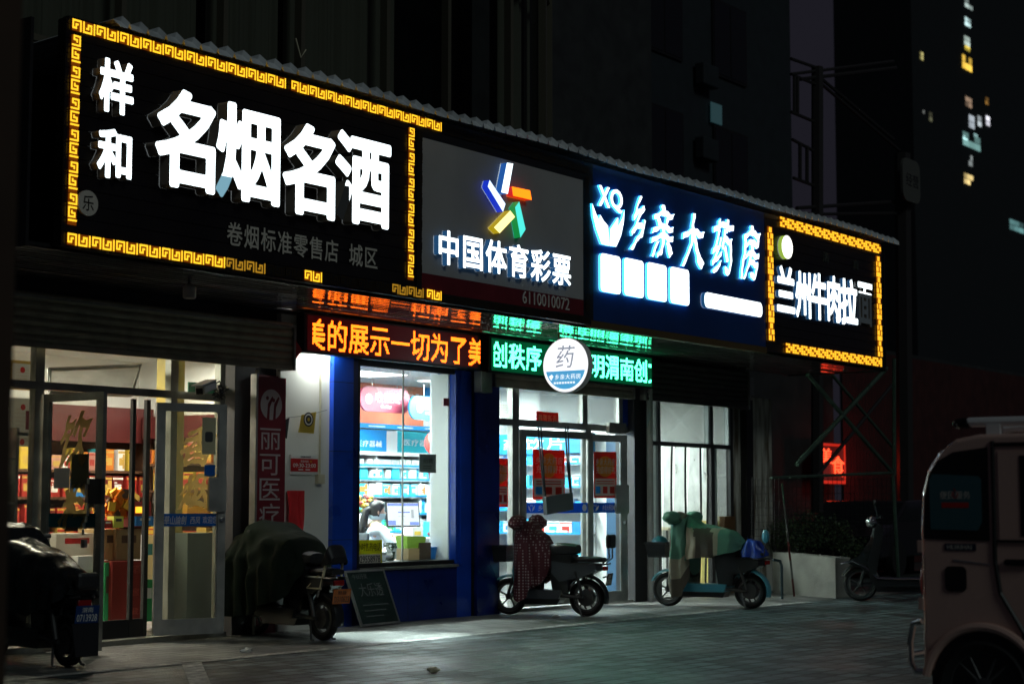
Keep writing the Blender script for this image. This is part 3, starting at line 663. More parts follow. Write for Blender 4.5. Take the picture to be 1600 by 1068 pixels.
def bar(pts, col, edge, s, name):
    P = []
    for px, py in pts: w = at(px, py, YS-0.08); P.append((w.x, w.z))
    mb = MB(); mb.prism(P, FRONT(YS), 0, 0.08, 0, 1); mb.build('star_bar', [emat(name, col, s), emat(name+'_side', edge, 0.6, (0.1, 0.1, 0.1))], sg)
Z = lambda x, y: (640 + x/3.3375, 180 + y/3.3375)
bar([Z(512, 410), Z(478, 402), Z(508, 248), Z(540, 253)][::-1], (0.75, 0.93, 1.0), (0.02, 0.15, 0.6), 2.4, 'star_white')
bar([Z(408, 372), Z(417, 338), Z(500, 462), Z(487, 503)][::1], (0.55, 0.72, 1.0), (0.01, 0.05, 0.9), 2.0, 'star_blue')
bar([Z(533, 372), Z(628, 392), Z(637, 442), Z(540, 420)][::1], (1.0, 0.17, 0.003), (1.0, 0.02, 0.0), 2.6, 'star_orange')
bar([Z(525, 497), Z(550, 530), Z(470, 615), (Z(440, 585))], (1.0, 0.82, 0.30), (0.7, 0.5, 0.0), 1.8, 'star_yellow')
bar([Z(572, 450), Z(605, 595), Z(578, 638), Z(550, 480)], (0.08, 0.85, 0.75), (0.0, 0.4, 0.08), 1.1, 'star_teal')
x0, x1 = at(686, 390, YS-.1).x, at(898, 420, YS-.1).x; z1, z0 = at(707, 359, YS-.1).z, at(707, 415, YS-.1).z; c = (x1-x0)/6
for i, ch in enumerate('中国体育彩票'):
    mb = MB(); letters(mb, ch, x0+c*(i+.03), x0+c*(i+.97), z0, z1, 0, 0.065, FRONT(YS), 0.020, 0, 1, em=True, N=72); mb.build('channel_letter', ['lit', 'litcyan2'], sg)
mb = MB(); letters(mb, '6110010072', at(816, 462, YS).x, at(889, 470, YS).x, at(852, 479, YS).z, at(852, 460, YS).z, 0, 0.008, FRONT(YS), 0.0); mb.build('number', 'greytext', sg)

# ---- pharmacy sign
sg = empty('pharmacy_sign', (18.9, YS, 3.3), 'deep blue sign with white lit brush characters, cupped hands logo and four lit squares', 'shop sign')
MB().box(16.714, 20.90, YS+0.004, YS+0.10, 3.385, 5.19).build('panel', 'signblue', sg)
MB().box(16.66, 20.92, YS-0.004, YS+.10, 3.30, 3.382).build('brown_trim', mat('brown_trim', (0.10, 0.06, 0.02), 0.5), sg)
PM = ['lit', 'litcyan']
for ch, a, c, e, f, sh in [('乡', 985, 305, 1009, 392, 0.2), ('亲', 1018, 320, 1054, 404, 0.12), ('大', 1065, 333, 1101, 419, 0.12), ('药', 1113, 341, 1147, 429, 0.12), ('房', 1157, 352, 1189, 438, 0.2)]:
    pxglyph(ch, a, c, e, f, 'channel_letter', sg, PM, 0, 0.028, 0.006, shear=sh, brush=0.032)
pxglyph('X', 936, 291, 953, 323, 'channel_letter', sg, PM, 0, 0.028, 0.02); pxglyph('Q', 954, 296, 973, 332, 'channel_letter', sg, PM, 0, 0.028, 0.02)
H = lambda x, y: (900 + x/3.56, 250 + y/3.56)
for side, pts in (('left', [H(103, 240), H(125, 300), H(142, 335), H(147, 303), H(165, 335), H(190, 365), (H(196, 475)), H(155, 465), H(125, 380), H(108, 310)]),
                  ('right', [H(282, 275), H(272, 320), H(245, 372), H(247, 318), H(225, 352), H(203, 385), H(199, 475), H(236, 480), H(262, 420), H(278, 345)])):
    P = [(at(x, y, YS-.06).x, at(x, y, YS-.06).z) for x, y in pts]; mb = MB(); mb.prism(P[::-1] if side == 'left' else P, FRONT(YS), 0, 0.03, 0, 1); mb.build('hand_emblem', PM, sg)
def rrect(u0, u1, v0, v1, r, n=5):
    out = []
    for cx, cy, a in ((u1-r, v0+r, -90), (u1-r, v1-r, 0), (u0+r, v1-r, 90), (u0+r, v0+r, 180)):
        for i in range(n+1): t = R(a + 90*i/n); out.append((cx+r*math.cos(t), cy+r*math.sin(t)))
    return out
for a, c, e, f in [(941, 398, 972, 457), (978, 405, 1008, 463), (1014, 412, 1044, 469), (1050, 419, 1079, 475)]:
    q = rc(a, c, e, f, YS-.05); MB().prism(rrect(*q, 0.05), FRONT(YS), 0, 0.03, 0, 1).build('light_square', PM, sg, smooth=False)
q = at(1101, 470, YS-.05), at(1191, 486, YS-.05)
MB().prism(rrect(q[0].x, q[1].x, at(1146, 489, YS).z, at(1146, 466, YS).z, 0.07), FRONT(YS), 0, 0.05, 0, 1).build('light_strip', ['lit', 'litcyan2'], sg)

# ---- noodle shop sign
sg = empty('noodle_shop_sign', (22.9, YS, 3.33), 'black sign with white lit characters, lit disc and golden border over the noodle shop', 'shop sign')
slatpanel(20.91, 24.70, 3.33, 5.20, 'signblack', 'panel', sg)
M['gold'] = emat('golden_led_border', (1.0, 0.47, 0.02), 1.7)
def dotborder(u0, u1, v0, v1, horiz, parent):
    mb = MB(); f = FRONT(YS); mb.add([f(a, e, 0.006) for a, e in ((u0, v0), (u1, v0), (u1, v1), (u0, v1))], [(0, 1, 2, 3)], 1)
    L = (u1-u0) if horiz else (v1-v0); T = (v1-v0) if horiz else (u1-u0); n = round(L/(T*0.5))
    pat = ["##.#", "#.##", ".###", "##.#"]; st = L/n
    for i in range(n):
        for j in range(4):
            if pat[j][(i*1) % 4] == '#':
                a0 = i*st; a1 = a0 + st*0.86; b0 = T*j/4; b1 = b0 + T/4*0.84
                p = [(u0+a0, v0+b0), (u0+a1, v0+b0), (u0+a1, v0+b1), (u0+a0, v0+b1)] if horiz else [(u0+b0, v0+a0), (u0+b1, v0+a0), (u0+b1, v0+a1), (u0+b0, v0+a1)]
                mb.add([f(a, e, 0.014) for a, e in p], [(0, 1, 2, 3)], 0)
    return mb.build('border_strip', ['gold', 'backglow'], parent)
dotborder(21.33, 24.62, 5.06, 5.20, True, sg); dotborder(21.45, 24.58, 3.35, 3.48, True, sg); dotborder(20.96, 21.12, 3.48, 5.02, False, sg); dotborder(24.44, 24.60, 3.50, 5.02, False, sg)
for ch, a, c, e, f in [('兰', 1214, 416, 1242, 488), ('州', 1243, 424, 1267, 497), ('牛', 1268, 427, 1292, 500), ('肉', 1293, 431, 1313, 503), ('拉', 1314, 436, 1340, 508)]:
    pxglyph(ch, a, c, e, f, 'channel_letter', sg, ['lit', 'litcyan2'], 0, 0.045, 0.03)
pxglyph('面', 1341, 442, 1363, 509, 'channel_letter', sg, ['lit', 'lside', mat('half_dead_letter', (.35, .38, .42), .4)], 0, 0.045, 0.02, dead=[(0, 1, 0, .74, 2)])
q = rc(1215, 368, 1245, 404, YS-.06); cx, cz, rx = (q[0]+q[1])/2, (q[2]+q[3])/2, (q[3]-q[2])/2
MB().prism([(cx+rx*1.0*math.cos(i*math.pi/20), cz+rx*math.sin(i*math.pi/20)) for i in range(40)], FRONT(YS), 0, 0.06, 0, 1).build('light_disc', [emat('lit_warm_disc', (1, 1, .9), 2.5), emat('disc_edge', (.6, .9, .1), .5)], sg)
mb = MB(); 
for s, px, py in (('清', 1290, 402), ('真', 1337, 414)): letters(mb, s, at(px-5, py, YS).x, at(px+5, py, YS).x, at(px, py+8, YS).z, at(px, py-8, YS).z, 0, 0.006, FRONT(YS))
mb.build('lettering', mat('faint_lettering', (0.07, 0.08, 0.07), 0.6), sg)

# ---- LED boards
def ledboard(name, x0, x1, z0, z1, tx0, tx1, tz0, tz1, text, first, pitch, m, label, skip=()):
    t = empty(name, ((x0+x1)/2, -0.15, z0), label, 'LED sign'); Y = -0.24
    fr = MB().box(x0, x1, Y, -0.13, z0, z1); fr.build('housing', 'black', t, bevel=0.006)
    MB().box(x0+.05, x1-.05, Y-0.004, Y-0.0005, z0+.025, z1-.025).build('screen', M[name+'_face'], t)
    mb = MB(); n = 22; h = (tz1-tz0)/n; p = pitch/n
    for i, ch in enumerate(text):
        if i in skip or ch == ' ': continue
        ox = first + i*pitch
        for a, c in dots(ch, n):
            x = ox + a*p; z = tz0 + c*h
            if x < tx0 or x > tx1 - p: continue
            mb.add([(x, Y-0.008, z), (x+p*0.86, Y-0.008, z), (x+p*0.86, Y-0.008, z+h*0.86), (x, Y-0.008, z+h*0.86)], [(0, 1, 2, 3)])
    mb.build('lit_dots', m, t); return t
M['red_led_board_face'] = emat('red_led_screen', (0.22, 0.004, 0.008), 0.10, (0.02, 0.01, 0.01)); M['green_led_board_face'] = emat('green_led_screen', (0.0, 0.25, 0.08), 0.25, (0.01, 0.02, 0.015))  # dark screen faces emit faintly, a painted glow around the dots
c0 = at(526, 526, -.24).x; pr = (at(716, 550, -.24).x - c0)/6
ledboard('red_led_board', at(475, 520, -.24).x, at(750, 560, -.24).x, at(475, 550, -.24).z, at(475, 487, -.24).z, at(487, 520, -.24).x, at(750.5, 560, -.24).x, at(526, 551, -.24).z, at(526, 499, -.24).z,
         '美的展示一切为了美', c0 - pr*1.5, pr, 'ledred', 'black LED board with red scrolling characters mounted above the pharmacy window')
g0 = at(780, 555, -.24).x; pg = (at(1001, 578, -.24).x - g0)/9
ledboard('green_led_board', at(764, 550, -.24).x, at(1021, 580, -.24).x, at(764, 581, -.24).z, at(764, 524, -.24).z, at(771, 550, -.24).x, at(1017, 580, -.24).x, at(780, 575, -.24).z, at(780, 532, -.24).z,
         '创秩序，做文明渭南创文', g0 - pg*0.5, pg, 'ledgreen', 'black LED board with green scrolling characters above the pharmacy door')

# ---- round blade sign hung from the soffit, facing along the street
dc = at(887.5, 570.5, -1.25); RD = 0.315
sg = empty('round_pharmacy_sign', (dc.x, dc.y, 3.3), 'round white lit hanging sign with a blue lower part, between the LED characters', 'hanging sign')
F = SIDE(dc.x); cu = -dc.y; cz = dc.z
circ = lambda r, n=40: [(cu+r*math.cos(2*math.pi*i/n), cz+r*math.sin(2*math.pi*i/n)) for i in range(n)]
mb = MB(); mb.prism(circ(RD), F, -0.05, 0.05); mb.build('rim', 'white', sg)
mb = MB(); mb.prism(circ(RD*0.985), F, 0.050, 0.054); mb.prism(circ(RD*0.985), F, -0.054, -0.050); mb.build('face', emat('lit_sign_face', (0.95, 0.97, 1.0), 1.15), sg)
r = RD*0.88; a0 = math.asin(0.24); seg = [(cu+r*math.cos(a), cz+r*math.sin(a)) for a in [math.pi + a0 + (math.pi-2*a0)*i/24 for i in range(25)]]
mb = MB(); mb.prism(seg, F, 0.054, 0.058); mb.build('blue_segment', emat('lit_blue_segment', (0.04, 0.42, 0.80), 0.8), sg)
mb = MB(); letters(mb, '药', cu-RD*.42, cu+RD*.42, cz-RD*.10, cz+RD*.72, 0.054, 0.058, F, 0.0, shear=0.15); mb.build('character', emat('lit_grey_character', (0.5, 0.62, 0.78), 0.45), sg)
mb = MB(); cells(mb, '乡亲大药房', cu-RD*.48, cu+RD*.70, cz-RD*.53, cz-RD*.32, 0.058, 0.061, F, bold=0.02)
for i in range(8): k = cu-RD*.5+i*RD*.12; mb.prism([(k, cz-RD*.68), (k+RD*.08, cz-RD*.68), (k+RD*.08, cz-RD*.61), (k, cz-RD*.61)], F, 0.058, 0.061)
mb.prism([(cu-RD*.72, cz-RD*.40), (cu-RD*.62, cz-RD*.55), (cu-RD*.52, cz-RD*.40), (cu-RD*.6, cz-RD*.32)], F, 0.058, 0.061); mb.build('lettering', emat('lit_lettering', (0.9, 0.97, 1), 1.1), sg)
mb = MB()
for u in (-0.13, 0.13): mb.tube([(dc.x, dc.y+u, cz+RD*0.9), (dc.x, dc.y+u, 3.30)], 0.008, 6)
mb.build('hanging_rod', mat('rusty_rod', (0.18, 0.07, 0.04), 0.6), sg)
# ================================================================== SHOP FRONTS
def ceiling_lamp(x, y, sx, sy, power, label, z=2.95, col=(0.86, 1.0, 0.97)):
    t = empty('ceiling_lamp', (x, y, z), label, 'ceiling lamp')
    MB().box(x-sx/2-.02, x+sx/2+.02, y-sy/2-.02, y+sy/2+.02, z-.03, z+.02).build('housing', 'white', t)
    MB().box(x-sx/2, x+sx/2, y-sy/2, y+sy/2, z-.036, z-.031).build('diffuser', 'lamp', t)
    l = bpy.data.lights.new('lamp_light', 'AREA'); l.shape = 'RECTANGLE'; l.size = sx; l.size_y = sy; l.energy = power; l.color = col
    o = bpy.data.objects.new('lamp_light', l); COL.objects.link(o); o.location = (x, y, z-.05); attach(o, t)
ceiling_lamp(11.2, 1.6, 1.4, 0.5, 80, 'ceiling lamp inside the liquor shop', col=(1, 0.92, 0.72))
ceiling_lamp(13.2, 1.6, 1.4, 0.5, 60, 'second ceiling lamp further inside the liquor shop', col=(1, 0.92, 0.72))
ceiling_lamp(16.4, 1.75, 1.5, 0.62, 290, 'bright ceiling lamp seen through the pharmacy window')
ceiling_lamp(18.8, 1.7, 1.5, 0.62, 290, 'ceiling lamp above the pharmacy doors')
ceiling_lamp(22.0, 1.6, 1.3, 0.4, 110, 'ceiling lamp in the noodle shop')
# small tube lamp behind the red LED board that lights the recessed white wall
t = empty('tube_lamp', (13.9, -0.03, 2.96), 'tube lamp tucked behind the red LED board lighting the white wall', 'lamp')
MB().box(13.70, 14.05, -0.06, -0.001, 2.96, 3.0).build('housing', 'white', t); MB().tube([(13.70, -.035, 2.95), (14.05, -.035, 2.95)], 0.010, 10).build('tube', 'lamp', t)
l = bpy.data.lights.new('lamp_light', 'AREA'); l.shape = 'RECTANGLE'; l.size = 0.4; l.size_y = 0.05; l.energy = 10; l.color = (0.92, 1, 0.96)
o = bpy.data.objects.new('lamp_light', l); COL.objects.link(o); o.location = (13.86, -0.09, 2.93); o.rotation_euler = (R(12), 0, 0); attach(o, t)
l = bpy.data.lights.new('added_pool_spot', 'SPOT'); l.energy = 2600; l.color = (0.80, 1, 0.97); l.spot_size = R(31); l.spot_blend = 1.0; l.shadow_soft_size = .04  # extra spot added to throw a pool of light on the forecourt
o = bpy.data.objects.new('added_pool_spot', l); COL.objects.link(o); o.location = (13.95, -0.08, 2.91); o.rotation_euler = (Vector((13.62, -1.30, 0))-o.location).to_track_quat('-Z', 'Y').to_euler(); attach(o, t)

def bars(mb, rects, Y0, Y1, m=0):
    for x0, x1, z0, z1 in rects: mb.box(x0, x1, Y0, Y1, z0, z1, m)
def door(parent, hx, hy, z0, z1, w, ang, mname='alu', stile=0.07, botrail=0.10, name='door_leaf', deco=None, glass='glass', lockplate=True):
    """glass leaf hinged at (hx, hy), running from the hinge at angle ang; local u along the leaf, z up, n = thickness"""
    dx, dy = math.cos(ang), math.sin(ang)
    def f(u, v, n): return (hx + dx*u + dy*n, hy + dy*u - dx*n, v)      # n towards the viewer's side
    mb = MB()
    def bx(u0, u1, v0, v1, n0=-0.022, n1=0.022, m=0): mb.prism([(u0, v0), (u1, v0), (u1, v1), (u0, v1)], f, n0, n1, m)
    bx(0, stile, z0, z1); bx(w-stile, w, z0, z1); bx(stile, w-stile, z1-stile, z1, -0.021, 0.021); bx(stile, w-stile, z0, z0+botrail, -0.021, 0.021)
    bx(stile, stile+.012, z0+botrail, z1-stile, -.012, .012); bx(w-stile-.012, w-stile, z0+botrail, z1-stile, -.012, .012)
    d = mb.build(name, mname, parent)
    mb = MB(); mb.prism([(stile, z0+botrail), (w-stile, z0+botrail), (w-stile, z1-stile), (stile, z1-stile)], f, -0.003, 0.003); mb.build('door_glass', glass, d)
    return d, f
def decal(name, f, u0, u1, v0, v1, m, parent, n0=0.005, n1=0.008):
    mb = MB(); mb.prism([(u0, v0), (u1, v0), (u1, v1), (u0, v1)], f, n0, n1); return mb.build(name, m, parent)

# ---- liquor shop front (x 9.3 .. 12.7)
sf = empty('liquor_shopfront', (11.0, 0.02, 0), 'tall silver glass shop front with open doors under the black liquor sign', 'shop front')
Zt = 2.36; xs = [9.35, at(70, 580).x, at(167, 800).x, at(247, 800).x, at(280, 580).x, at(359, 600).x]
mb = MB(); Y0, Y1 = 0.06, 0.14
bars(mb, [(9.35, xs[5], Zt-.035, Zt+.035), (xs[1]-.05, xs[1]+.05, 0, Zt-.036), (xs[1]-.05, xs[1]+.05, Zt+.036, 2.96), (xs[4]-.05, xs[4]+.05, Zt+.036, 2.96), (xs[4]-.04, xs[4]+.04, 0.0, Zt-.036), (xs[5]-.07, xs[5], 0, Zt-.036), (xs[5]-.07, xs[5], Zt+.036, 2.96), (9.35, 9.42, .0, 2.96)], Y0, Y1)
mb.build('frame', 'aludark', sf)
for a, c in ((9.42, xs[1]-.05), (xs[1]+.05, xs[4]-.05), (xs[4]+.05, xs[5]-.07)):
    MB().box(a, c, .098, .102, Zt+.036, 2.95).build('transom_glass', 'glass', sf)
MB().box(9.42, xs[1]-.05, .098, .102, .1, Zt-.036).build('side_glass', 'dglass', sf)
MB().box(xs[4]+.04, xs[5]-.07, .098, .102, .1, Zt-.036).build('side_glass', 'dglass', sf)
MB().box(9.35, xs[5], 0.0, 0.16, 0.0, 0.05).build('threshold', 'aludark', sf)
# inner stacked door seen straight through the opening
mb = MB(); bars(mb, [(xs[2]+.02, xs[2]+.06, .06, 2.3), (at(203, 800, .2).x-.02, at(203, 800, .2).x+.02, .06, 2.3), (xs[3]-.02, xs[3]+.03, .06, 2.3)], .16, .2); mb.box(xs[2]+.02, xs[3]+.03, .165, .195, .05, .22).build('inner_door_frame', 'black', sf)
M['goldfilm'] = film('gold_sticker_film', (0.60, 0.44, 0.18), 0.75)
M['bluefilm'] = film('blue_sticker_film', (0.01, 0.16, 0.55))
# left leaf: hinge at left jamb, swung outwards; right leaf folded back past the right jamb
hx = xs[1] + .05; tip = at(161, 800, -.72); wl = math.hypot(tip.x-hx, .76)
al = math.atan2(-.76, tip.x-hx)
d, f = door(sf, hx, 0.04, 0.04, 2.28, wl, al, 'aludark', glass='dglass')
mb = MB(); letters(mb, '饮', .20, .62, 1.62, 2.12, .005, .008, f, 0.024, shear=0.3, N=60, brush=.03); mb.build('brush_character', 'goldfilm', d)
mb = MB(); letters(mb, '料', .20, .66, 1.08, 1.50, .005, .008, f, 0.024, shear=0.3, N=60, brush=.03); mb.build('brush_character', 'goldfilm', d)
decal('blue_band', f, .075, wl-.075, 1.11-.01, 1.22, film('teal_film', (0.01, 0.12, 0.15)), d, .0035, .0045)
decal('notice', f, .36, .58, 1.44, 1.74, film('olive_paper', (0.14, 0.14, 0.08)), d); decal('notice', f, .14, .34, 1.44, 1.62, 'greytext', d)
decal('lock_box', f, .64, .80, 1.30, 1.52, 'dark', d, .02, .07)
mb = MB()
for i in range(9): p = f(.66 - .004*i - .02*math.sin(i), 1.50 - .055*i, .085); mb.obox(p, .022, .012, .05, Matrix.Rotation(al + (R(90) if i % 2 else 0), 4, 'Z'))
p = f(.63, .96, .09); mb.obox(p, .05, .03, .07, Matrix.Rotation(al, 4, 'Z')); mb.build('lock_chain', 'steel', d)
hr_ = at(246, 800).x; tipx = at(349, 800, -.22).x
ar = math.atan2(-0.28, tipx - hr_)
d, f = door(sf, hr_, 0.04, 0.06, 2.27, math.hypot(tipx-hr_, .28), ar, 'alu', .08, .15, glass='dglass'); wr = math.hypot(tipx-hr_, .28)
mb = MB(); letters(mb, '香', .24, .62, 1.66, 2.06, .005, .008, f, 0.024, shear=0.25, N=60, brush=.03); mb.build('brush_character', 'goldfilm', d)
mb = MB(); letters(mb, '烟', .22, .62, 1.25, 1.60, .005, .008, f, 0.024, shear=0.25, N=60, brush=.03); mb.build('brush_character', 'goldfilm', d)
decal('blue_band', f, .085, wr-.085, 1.09, 1.21, 'bluefilm', d, .0035, .005)
mb = MB(); letters(mb, '華山論劍', wr*.13, wr*.45, 1.105, 1.19, .005, .007, f, shear=.2); letters(mb, '西凤', wr*.50, wr*.64, 1.11, 1.18, .005, .007, f, shear=.2); letters(mb, '欢迎您', wr*.68, wr*.89, 1.115, 1.185, .005, .007, f); mb.build('band_lettering', 'paper', d)
decal('paper_notice', f, wr-.25, wr-.11, 1.78, 2.14, mat('yellowed_paper', (0.55, 0.50, 0.33), .7), d, .009, .012)
mb = MB(); mb.prism(rrect(wr-.22, wr-.14, 1.90, 2.0, .02), f, .0125, .0135); mb.build('sketch', 'dark', d)
decal('blue_label', f, wr-.22, wr-.11, 1.57, 1.68, 'bluefilm', d, .006, .009)
decal('push_box', f, wr-.19, wr-.01, 1.23, 1.56, 'alu', d, .022, .06)
mb = MB(); c = f(wr-.045, 1.15, .022); mb.lathe([(0, -.03), (.022, -.03), (.022, 0), (0, 0)], c, 'y', 14).build('lock_knob', 'steel', d)

# ---- roller shutters
def shutter(name, x0, x1, z0, z1, Y, label, endcap=None, h=0.075, m='shutter'):
    t = empty(name, ((x0+x1)/2, Y, z0), label, 'roller shutter'); mb = MB(); z = z0 + 0.04
    mb.box(x0, x1, Y-.02, Y+.03, z0, z0+.045)
    prof = []
    while z < z1 - .001:
        zt = min(z+h, z1); prof += [(Y+.006, z), (Y-.006, z+h*.2), (Y-.012, z+h*.5), (Y-.004, z+h*.85), (Y+.01, z+h*.95)]; z = zt
    vs = [(x, a, c) for x in (x0, x1) for a, c in prof]; n = len(prof)
    mb.add(vs, [(i, n+i, n+i+1, i+1) for i in range(n-1)]); mb.build('slats', m, t, smooth=False)
    MB().box(x0-.02, x1+.02, Y+.035, Y+.30, z1-.16, z1+.0).build('drum_cover', m, t)
    for x in (x0-.03, x1+.002): MB().box(x, x+.028, Y-.03, Y+.20, z0, z1+.02).build('side_plate', 'aludark', t)
    return t
q = [at(20, 545, -.1), at(457, 545, -.22)]
sh = shutter('roller_shutter', 9.35, at(456, 545, -.22).x, 2.665, 3.10, -.22, 'beige metal roller shutter half lowered over the liquor shop front')
MB().box(9.35, at(458, 545, -.22).x, -.25, -.215, 3.10, 3.125).build('top_angle', 'aludark', sh)
mb = MB(); ex = at(462, 535, -.2); mb.prism([(ex.x-.02, 2.78), (ex.x+.08, 2.88), (ex.x-.02, 2.98)], FRONT(-.2), -.02, .02).build('red_tab', 'red', sh)
sh = shutter('roller_shutter', at(773, 600, -.1).x, at(988, 600, -.1).x, 2.70, 2.90, -.10, 'dark metal roller shutter rolled up above the pharmacy doors')
sh = shutter('roller_shutter', at(1008, 600, -.12).x, at(1163, 620, -.12).x+.1, 2.70, 3.25, -.12, 'dim roller shutter rolled up above the noodle shop front', m=mat('dim_shutter', (0.10, 0.095, 0.085), .45, .4, var=.3))

# ---- pharmacy window
wf = empty('pharmacy_window', (15.4, 0.0, 0.6), 'large lit sliding window in the blue pharmacy front', 'window')
xa, xb = at(557, 700, .05).x, at(709, 700, .05).x; xm = at(628, 700, .05).x
mb = MB(); bars(mb, [(xa-.05, xa, .62, 2.86), (xb, xb+.05, .62, 2.86), (xa, xb, 2.81, 2.86), (xa, xb, .62, .66)], .0, .07); mb.build('frame', 'black', wf)
MB().box(xm-.008, xm+.008, .03, .045, .66, 2.81).build('meeting_edge', 'alu', wf)
MB().box(xa, xm-.008, .034, .038, .66, 2.81).build('window_glass', 'glass', wf); MB().box(xm+.008, xb, .040, .044, .66, 2.81).build('window_glass', 'glass', wf)
def flat(name, cat, label, px, mcol, Y, th=.004, group=None, text=None, tm='white', extra=None):
    q = rc(*px, Y); mb = MB(); mb.box(q[0], q[1], Y-th, Y, q[2], q[3], 0)
    if text:
        for s, a, c, e, f_ in text: letters(mb, s, q[0]+(q[1]-q[0])*a, q[0]+(q[1]-q[0])*e, q[2]+(q[3]-q[2])*c, q[2]+(q[3]-q[2])*f_, th, th+.002, FRONT(Y), .01, 1)
    if extra: extra(mb, q)
    return tag(mb.build(name, [mcol, tm] + (['dark'] if extra else [])), label, cat, group)
def dashes(n, u0, u1, v0, v1, seed=1, m=2, th=.004, Yo=0):
    def g(mb, q):
        rg = random.Random(seed); W_, H_ = q[1]-q[0], q[3]-q[2]
        for i in range(n):
            z = q[2] + H_*(v0 + (v1-v0)*(i+.5)/n); e = u0 + (u1-u0)*rg.uniform(.5, 1)
            mb.box(q[0]+W_*u0, q[0]+W_*e, G_Y[0]-th-.002, G_Y[0]-th-.0005, z, z+H_*(v1-v0)/n*.28, m)
    return g
G_Y = [0]
M['greypaper'] = film('grey_paper', (0.16, 0.18, 0.17))
G_Y[0] = .03; flat('notice', 'notice', 'grey recruitment notice stuck inside the pharmacy window below the red balloon', (655, 709, 681, 738), 'greypaper', .03, text=[('招聘', .22, .50, .80, .78)], tm='black', extra=dashes(2, .2, .8, .15, .4, 5))
M['yelpaper'] = film('yellow_board', (0.50, 0.48, 0.02))
q = rc(558, 843, 597, 881, .02)
mb = MB(); mb.box(q[0], q[1], .02, .026, q[2], q[3]); mb.box(q[0], q[1]-.03, .0165, .0195, q[2]+.005, q[2]+(q[3]-q[2])*.42, 1)
letters(mb, '小时售药电话', q[0]+.0, q[1]-.03, q[2]+(q[3]-q[2])*.55, q[2]+(q[3]-q[2])*.88, .004, .006, lambda u, v, w: (u, .02-w, v), .015, 2)
letters(mb, '029558978', q[0]+.0, q[1]-.04, q[2]+(q[3]-q[2])*.08, q[2]+(q[3]-q[2])*.36, .006, .008, lambda u, v, w: (u, .02-w, v), .0, 2)
tag(mb.build('phone_notice', ['yelpaper', 'greytext', 'black']), 'yellow telephone notice in the lower corner of the pharmacy window', 'notice')
flat('square_sticker', 'sticker', 'tiny crimson square sticker on the white window edge of the pharmacy', (693, 622, 701, 634), mat('crimson_print', (.35, .03, .06), .5), .03)

# ---- pharmacy interior
def rp(name, cat, label, px, Y, poly_m, th=.02, texts=(), tm='white', rnd=None, mats=None, group=None, more=None):
    q = rc(*px, Y); mb = MB()
    if rnd: mb.prism(rrect(q[0], q[1], q[2], q[3], min(rnd, (q[3]-q[2])/2-.001), 8), FRONT(Y), 0, th, 0)
    else: mb.box(q[0], q[1], Y-th, Y, q[2], q[3])
    for s, a, c, e, f_ in texts:
        letters(mb, s, q[0]+(q[1]-q[0])*a, q[0]+(q[1]-q[0])*e, q[2]+(q[3]-q[2])*c, q[2]+(q[3]-q[2])*f_, th, th+.004, FRONT(Y), .018, 1)
    if more: more(mb, q, Y, th)
    return tag(mb.build(name, mats or [poly_m, tm]), label, cat, group)
M['crimson'] = mat('crimson_board', (0.24, 0.03, 0.06), .5); M['skyblue'] = mat('sky_blue_board', (0.01, 0.18, 0.36), .5); M['aqua'] = mat('aqua_board', (0.02, 0.42, 0.50), .4)
M['midblue'] = mat('mid_blue_board', (0.01, 0.24, 0.62), .4); M['orangered'] = mat('orange_red_banner', (0.80, 0.13, 0.05), .5, var=.3, vscale=2)
M['banner_o'] = mat('pale_orange_banner', (0.90, 0.24, 0.13), .5, var=.35, vscale=1.6)
def coin(mb, q, Y, th):
    h = q[3]-q[2]; cx = q[0]+(q[1]-q[0])*.17; cz = (q[2]+q[3])/2
    for rr, m in ((h*.20, 1), (h*.13, 0)): mb.prism([(cx+rr*math.cos(i*math.pi/10), cz+rr*math.sin(i*math.pi/10)) for i in range(20)], FRONT(Y), th, th+(.004 if m else .006), m)
    letters(mb, '￥', cx-h*.09, cx+h*.09, cz-h*.09, cz+h*.09, th+.006, th+.008, FRONT(Y), .02, 1)
rp('wall_banner', 'banner', 'long orange red banner along the top of the pharmacy back wall', (545, 598, 661, 666), 3.28, 'orangered', .01, texts=[('药', .78, .45, .86, .80), ('品', .88, .5, .94, .80)], mats=['banner_o', 'white'])
rp('wall_poster', 'poster', 'blue poster right of the orange banner on the back wall', (661, 598, 700, 640), 3.26, 'midblue', .01)
rp('base_strip', 'strip', 'blue strip with white dashes under the orange banner', (555, 664, 700, 671), 3.22, 'midblue', .03, more=lambda mb, q, Y, th: [mb.box(q[0]+(q[1]-q[0])*a, q[0]+(q[1]-q[0])*(a+.17), Y-th-.003, Y-th, q[2]+.02, q[2]+.035, 1) for a in (.12, .42, .72)])
sgc = rp('cashier_sign', 'sign', 'crimson rounded hanging sign reading cashier inside the pharmacy', (560, 605, 638, 644), 2.4, 'crimson', .03, texts=[('收银处', .30, .38, .79, .78), ('Cashier', .41, .16, .62, .30)], rnd=.3, more=coin)
sgh = rp('department_sign', 'sign', 'sky blue rounded hanging sign to the right of the cashier sign', (637, 621, 730, 657), 2.2, 'skyblue', .03, texts=[('医疗器械', .23, .45, .80, .80), ('Healthy Appliance', .27, .20, .75, .34)], rnd=.3, more=coin)
for s_, Y in ((sgc, 2.385), (sgh, 2.185)):
    bb = [v.co for v in s_.data.vertices]; x0 = min(v.x for v in bb); x1 = max(v.x for v in bb); z1 = max(v.z for v in bb)
    mb = MB(); [mb.tube([(x0+(x1-x0)*k, Y, z1-.01), (x0+(x1-x0)*k, Y, 2.965)], .004, 5) for k in (.25, .75)]; mb.build('hanging_wire', 'steel', s_)
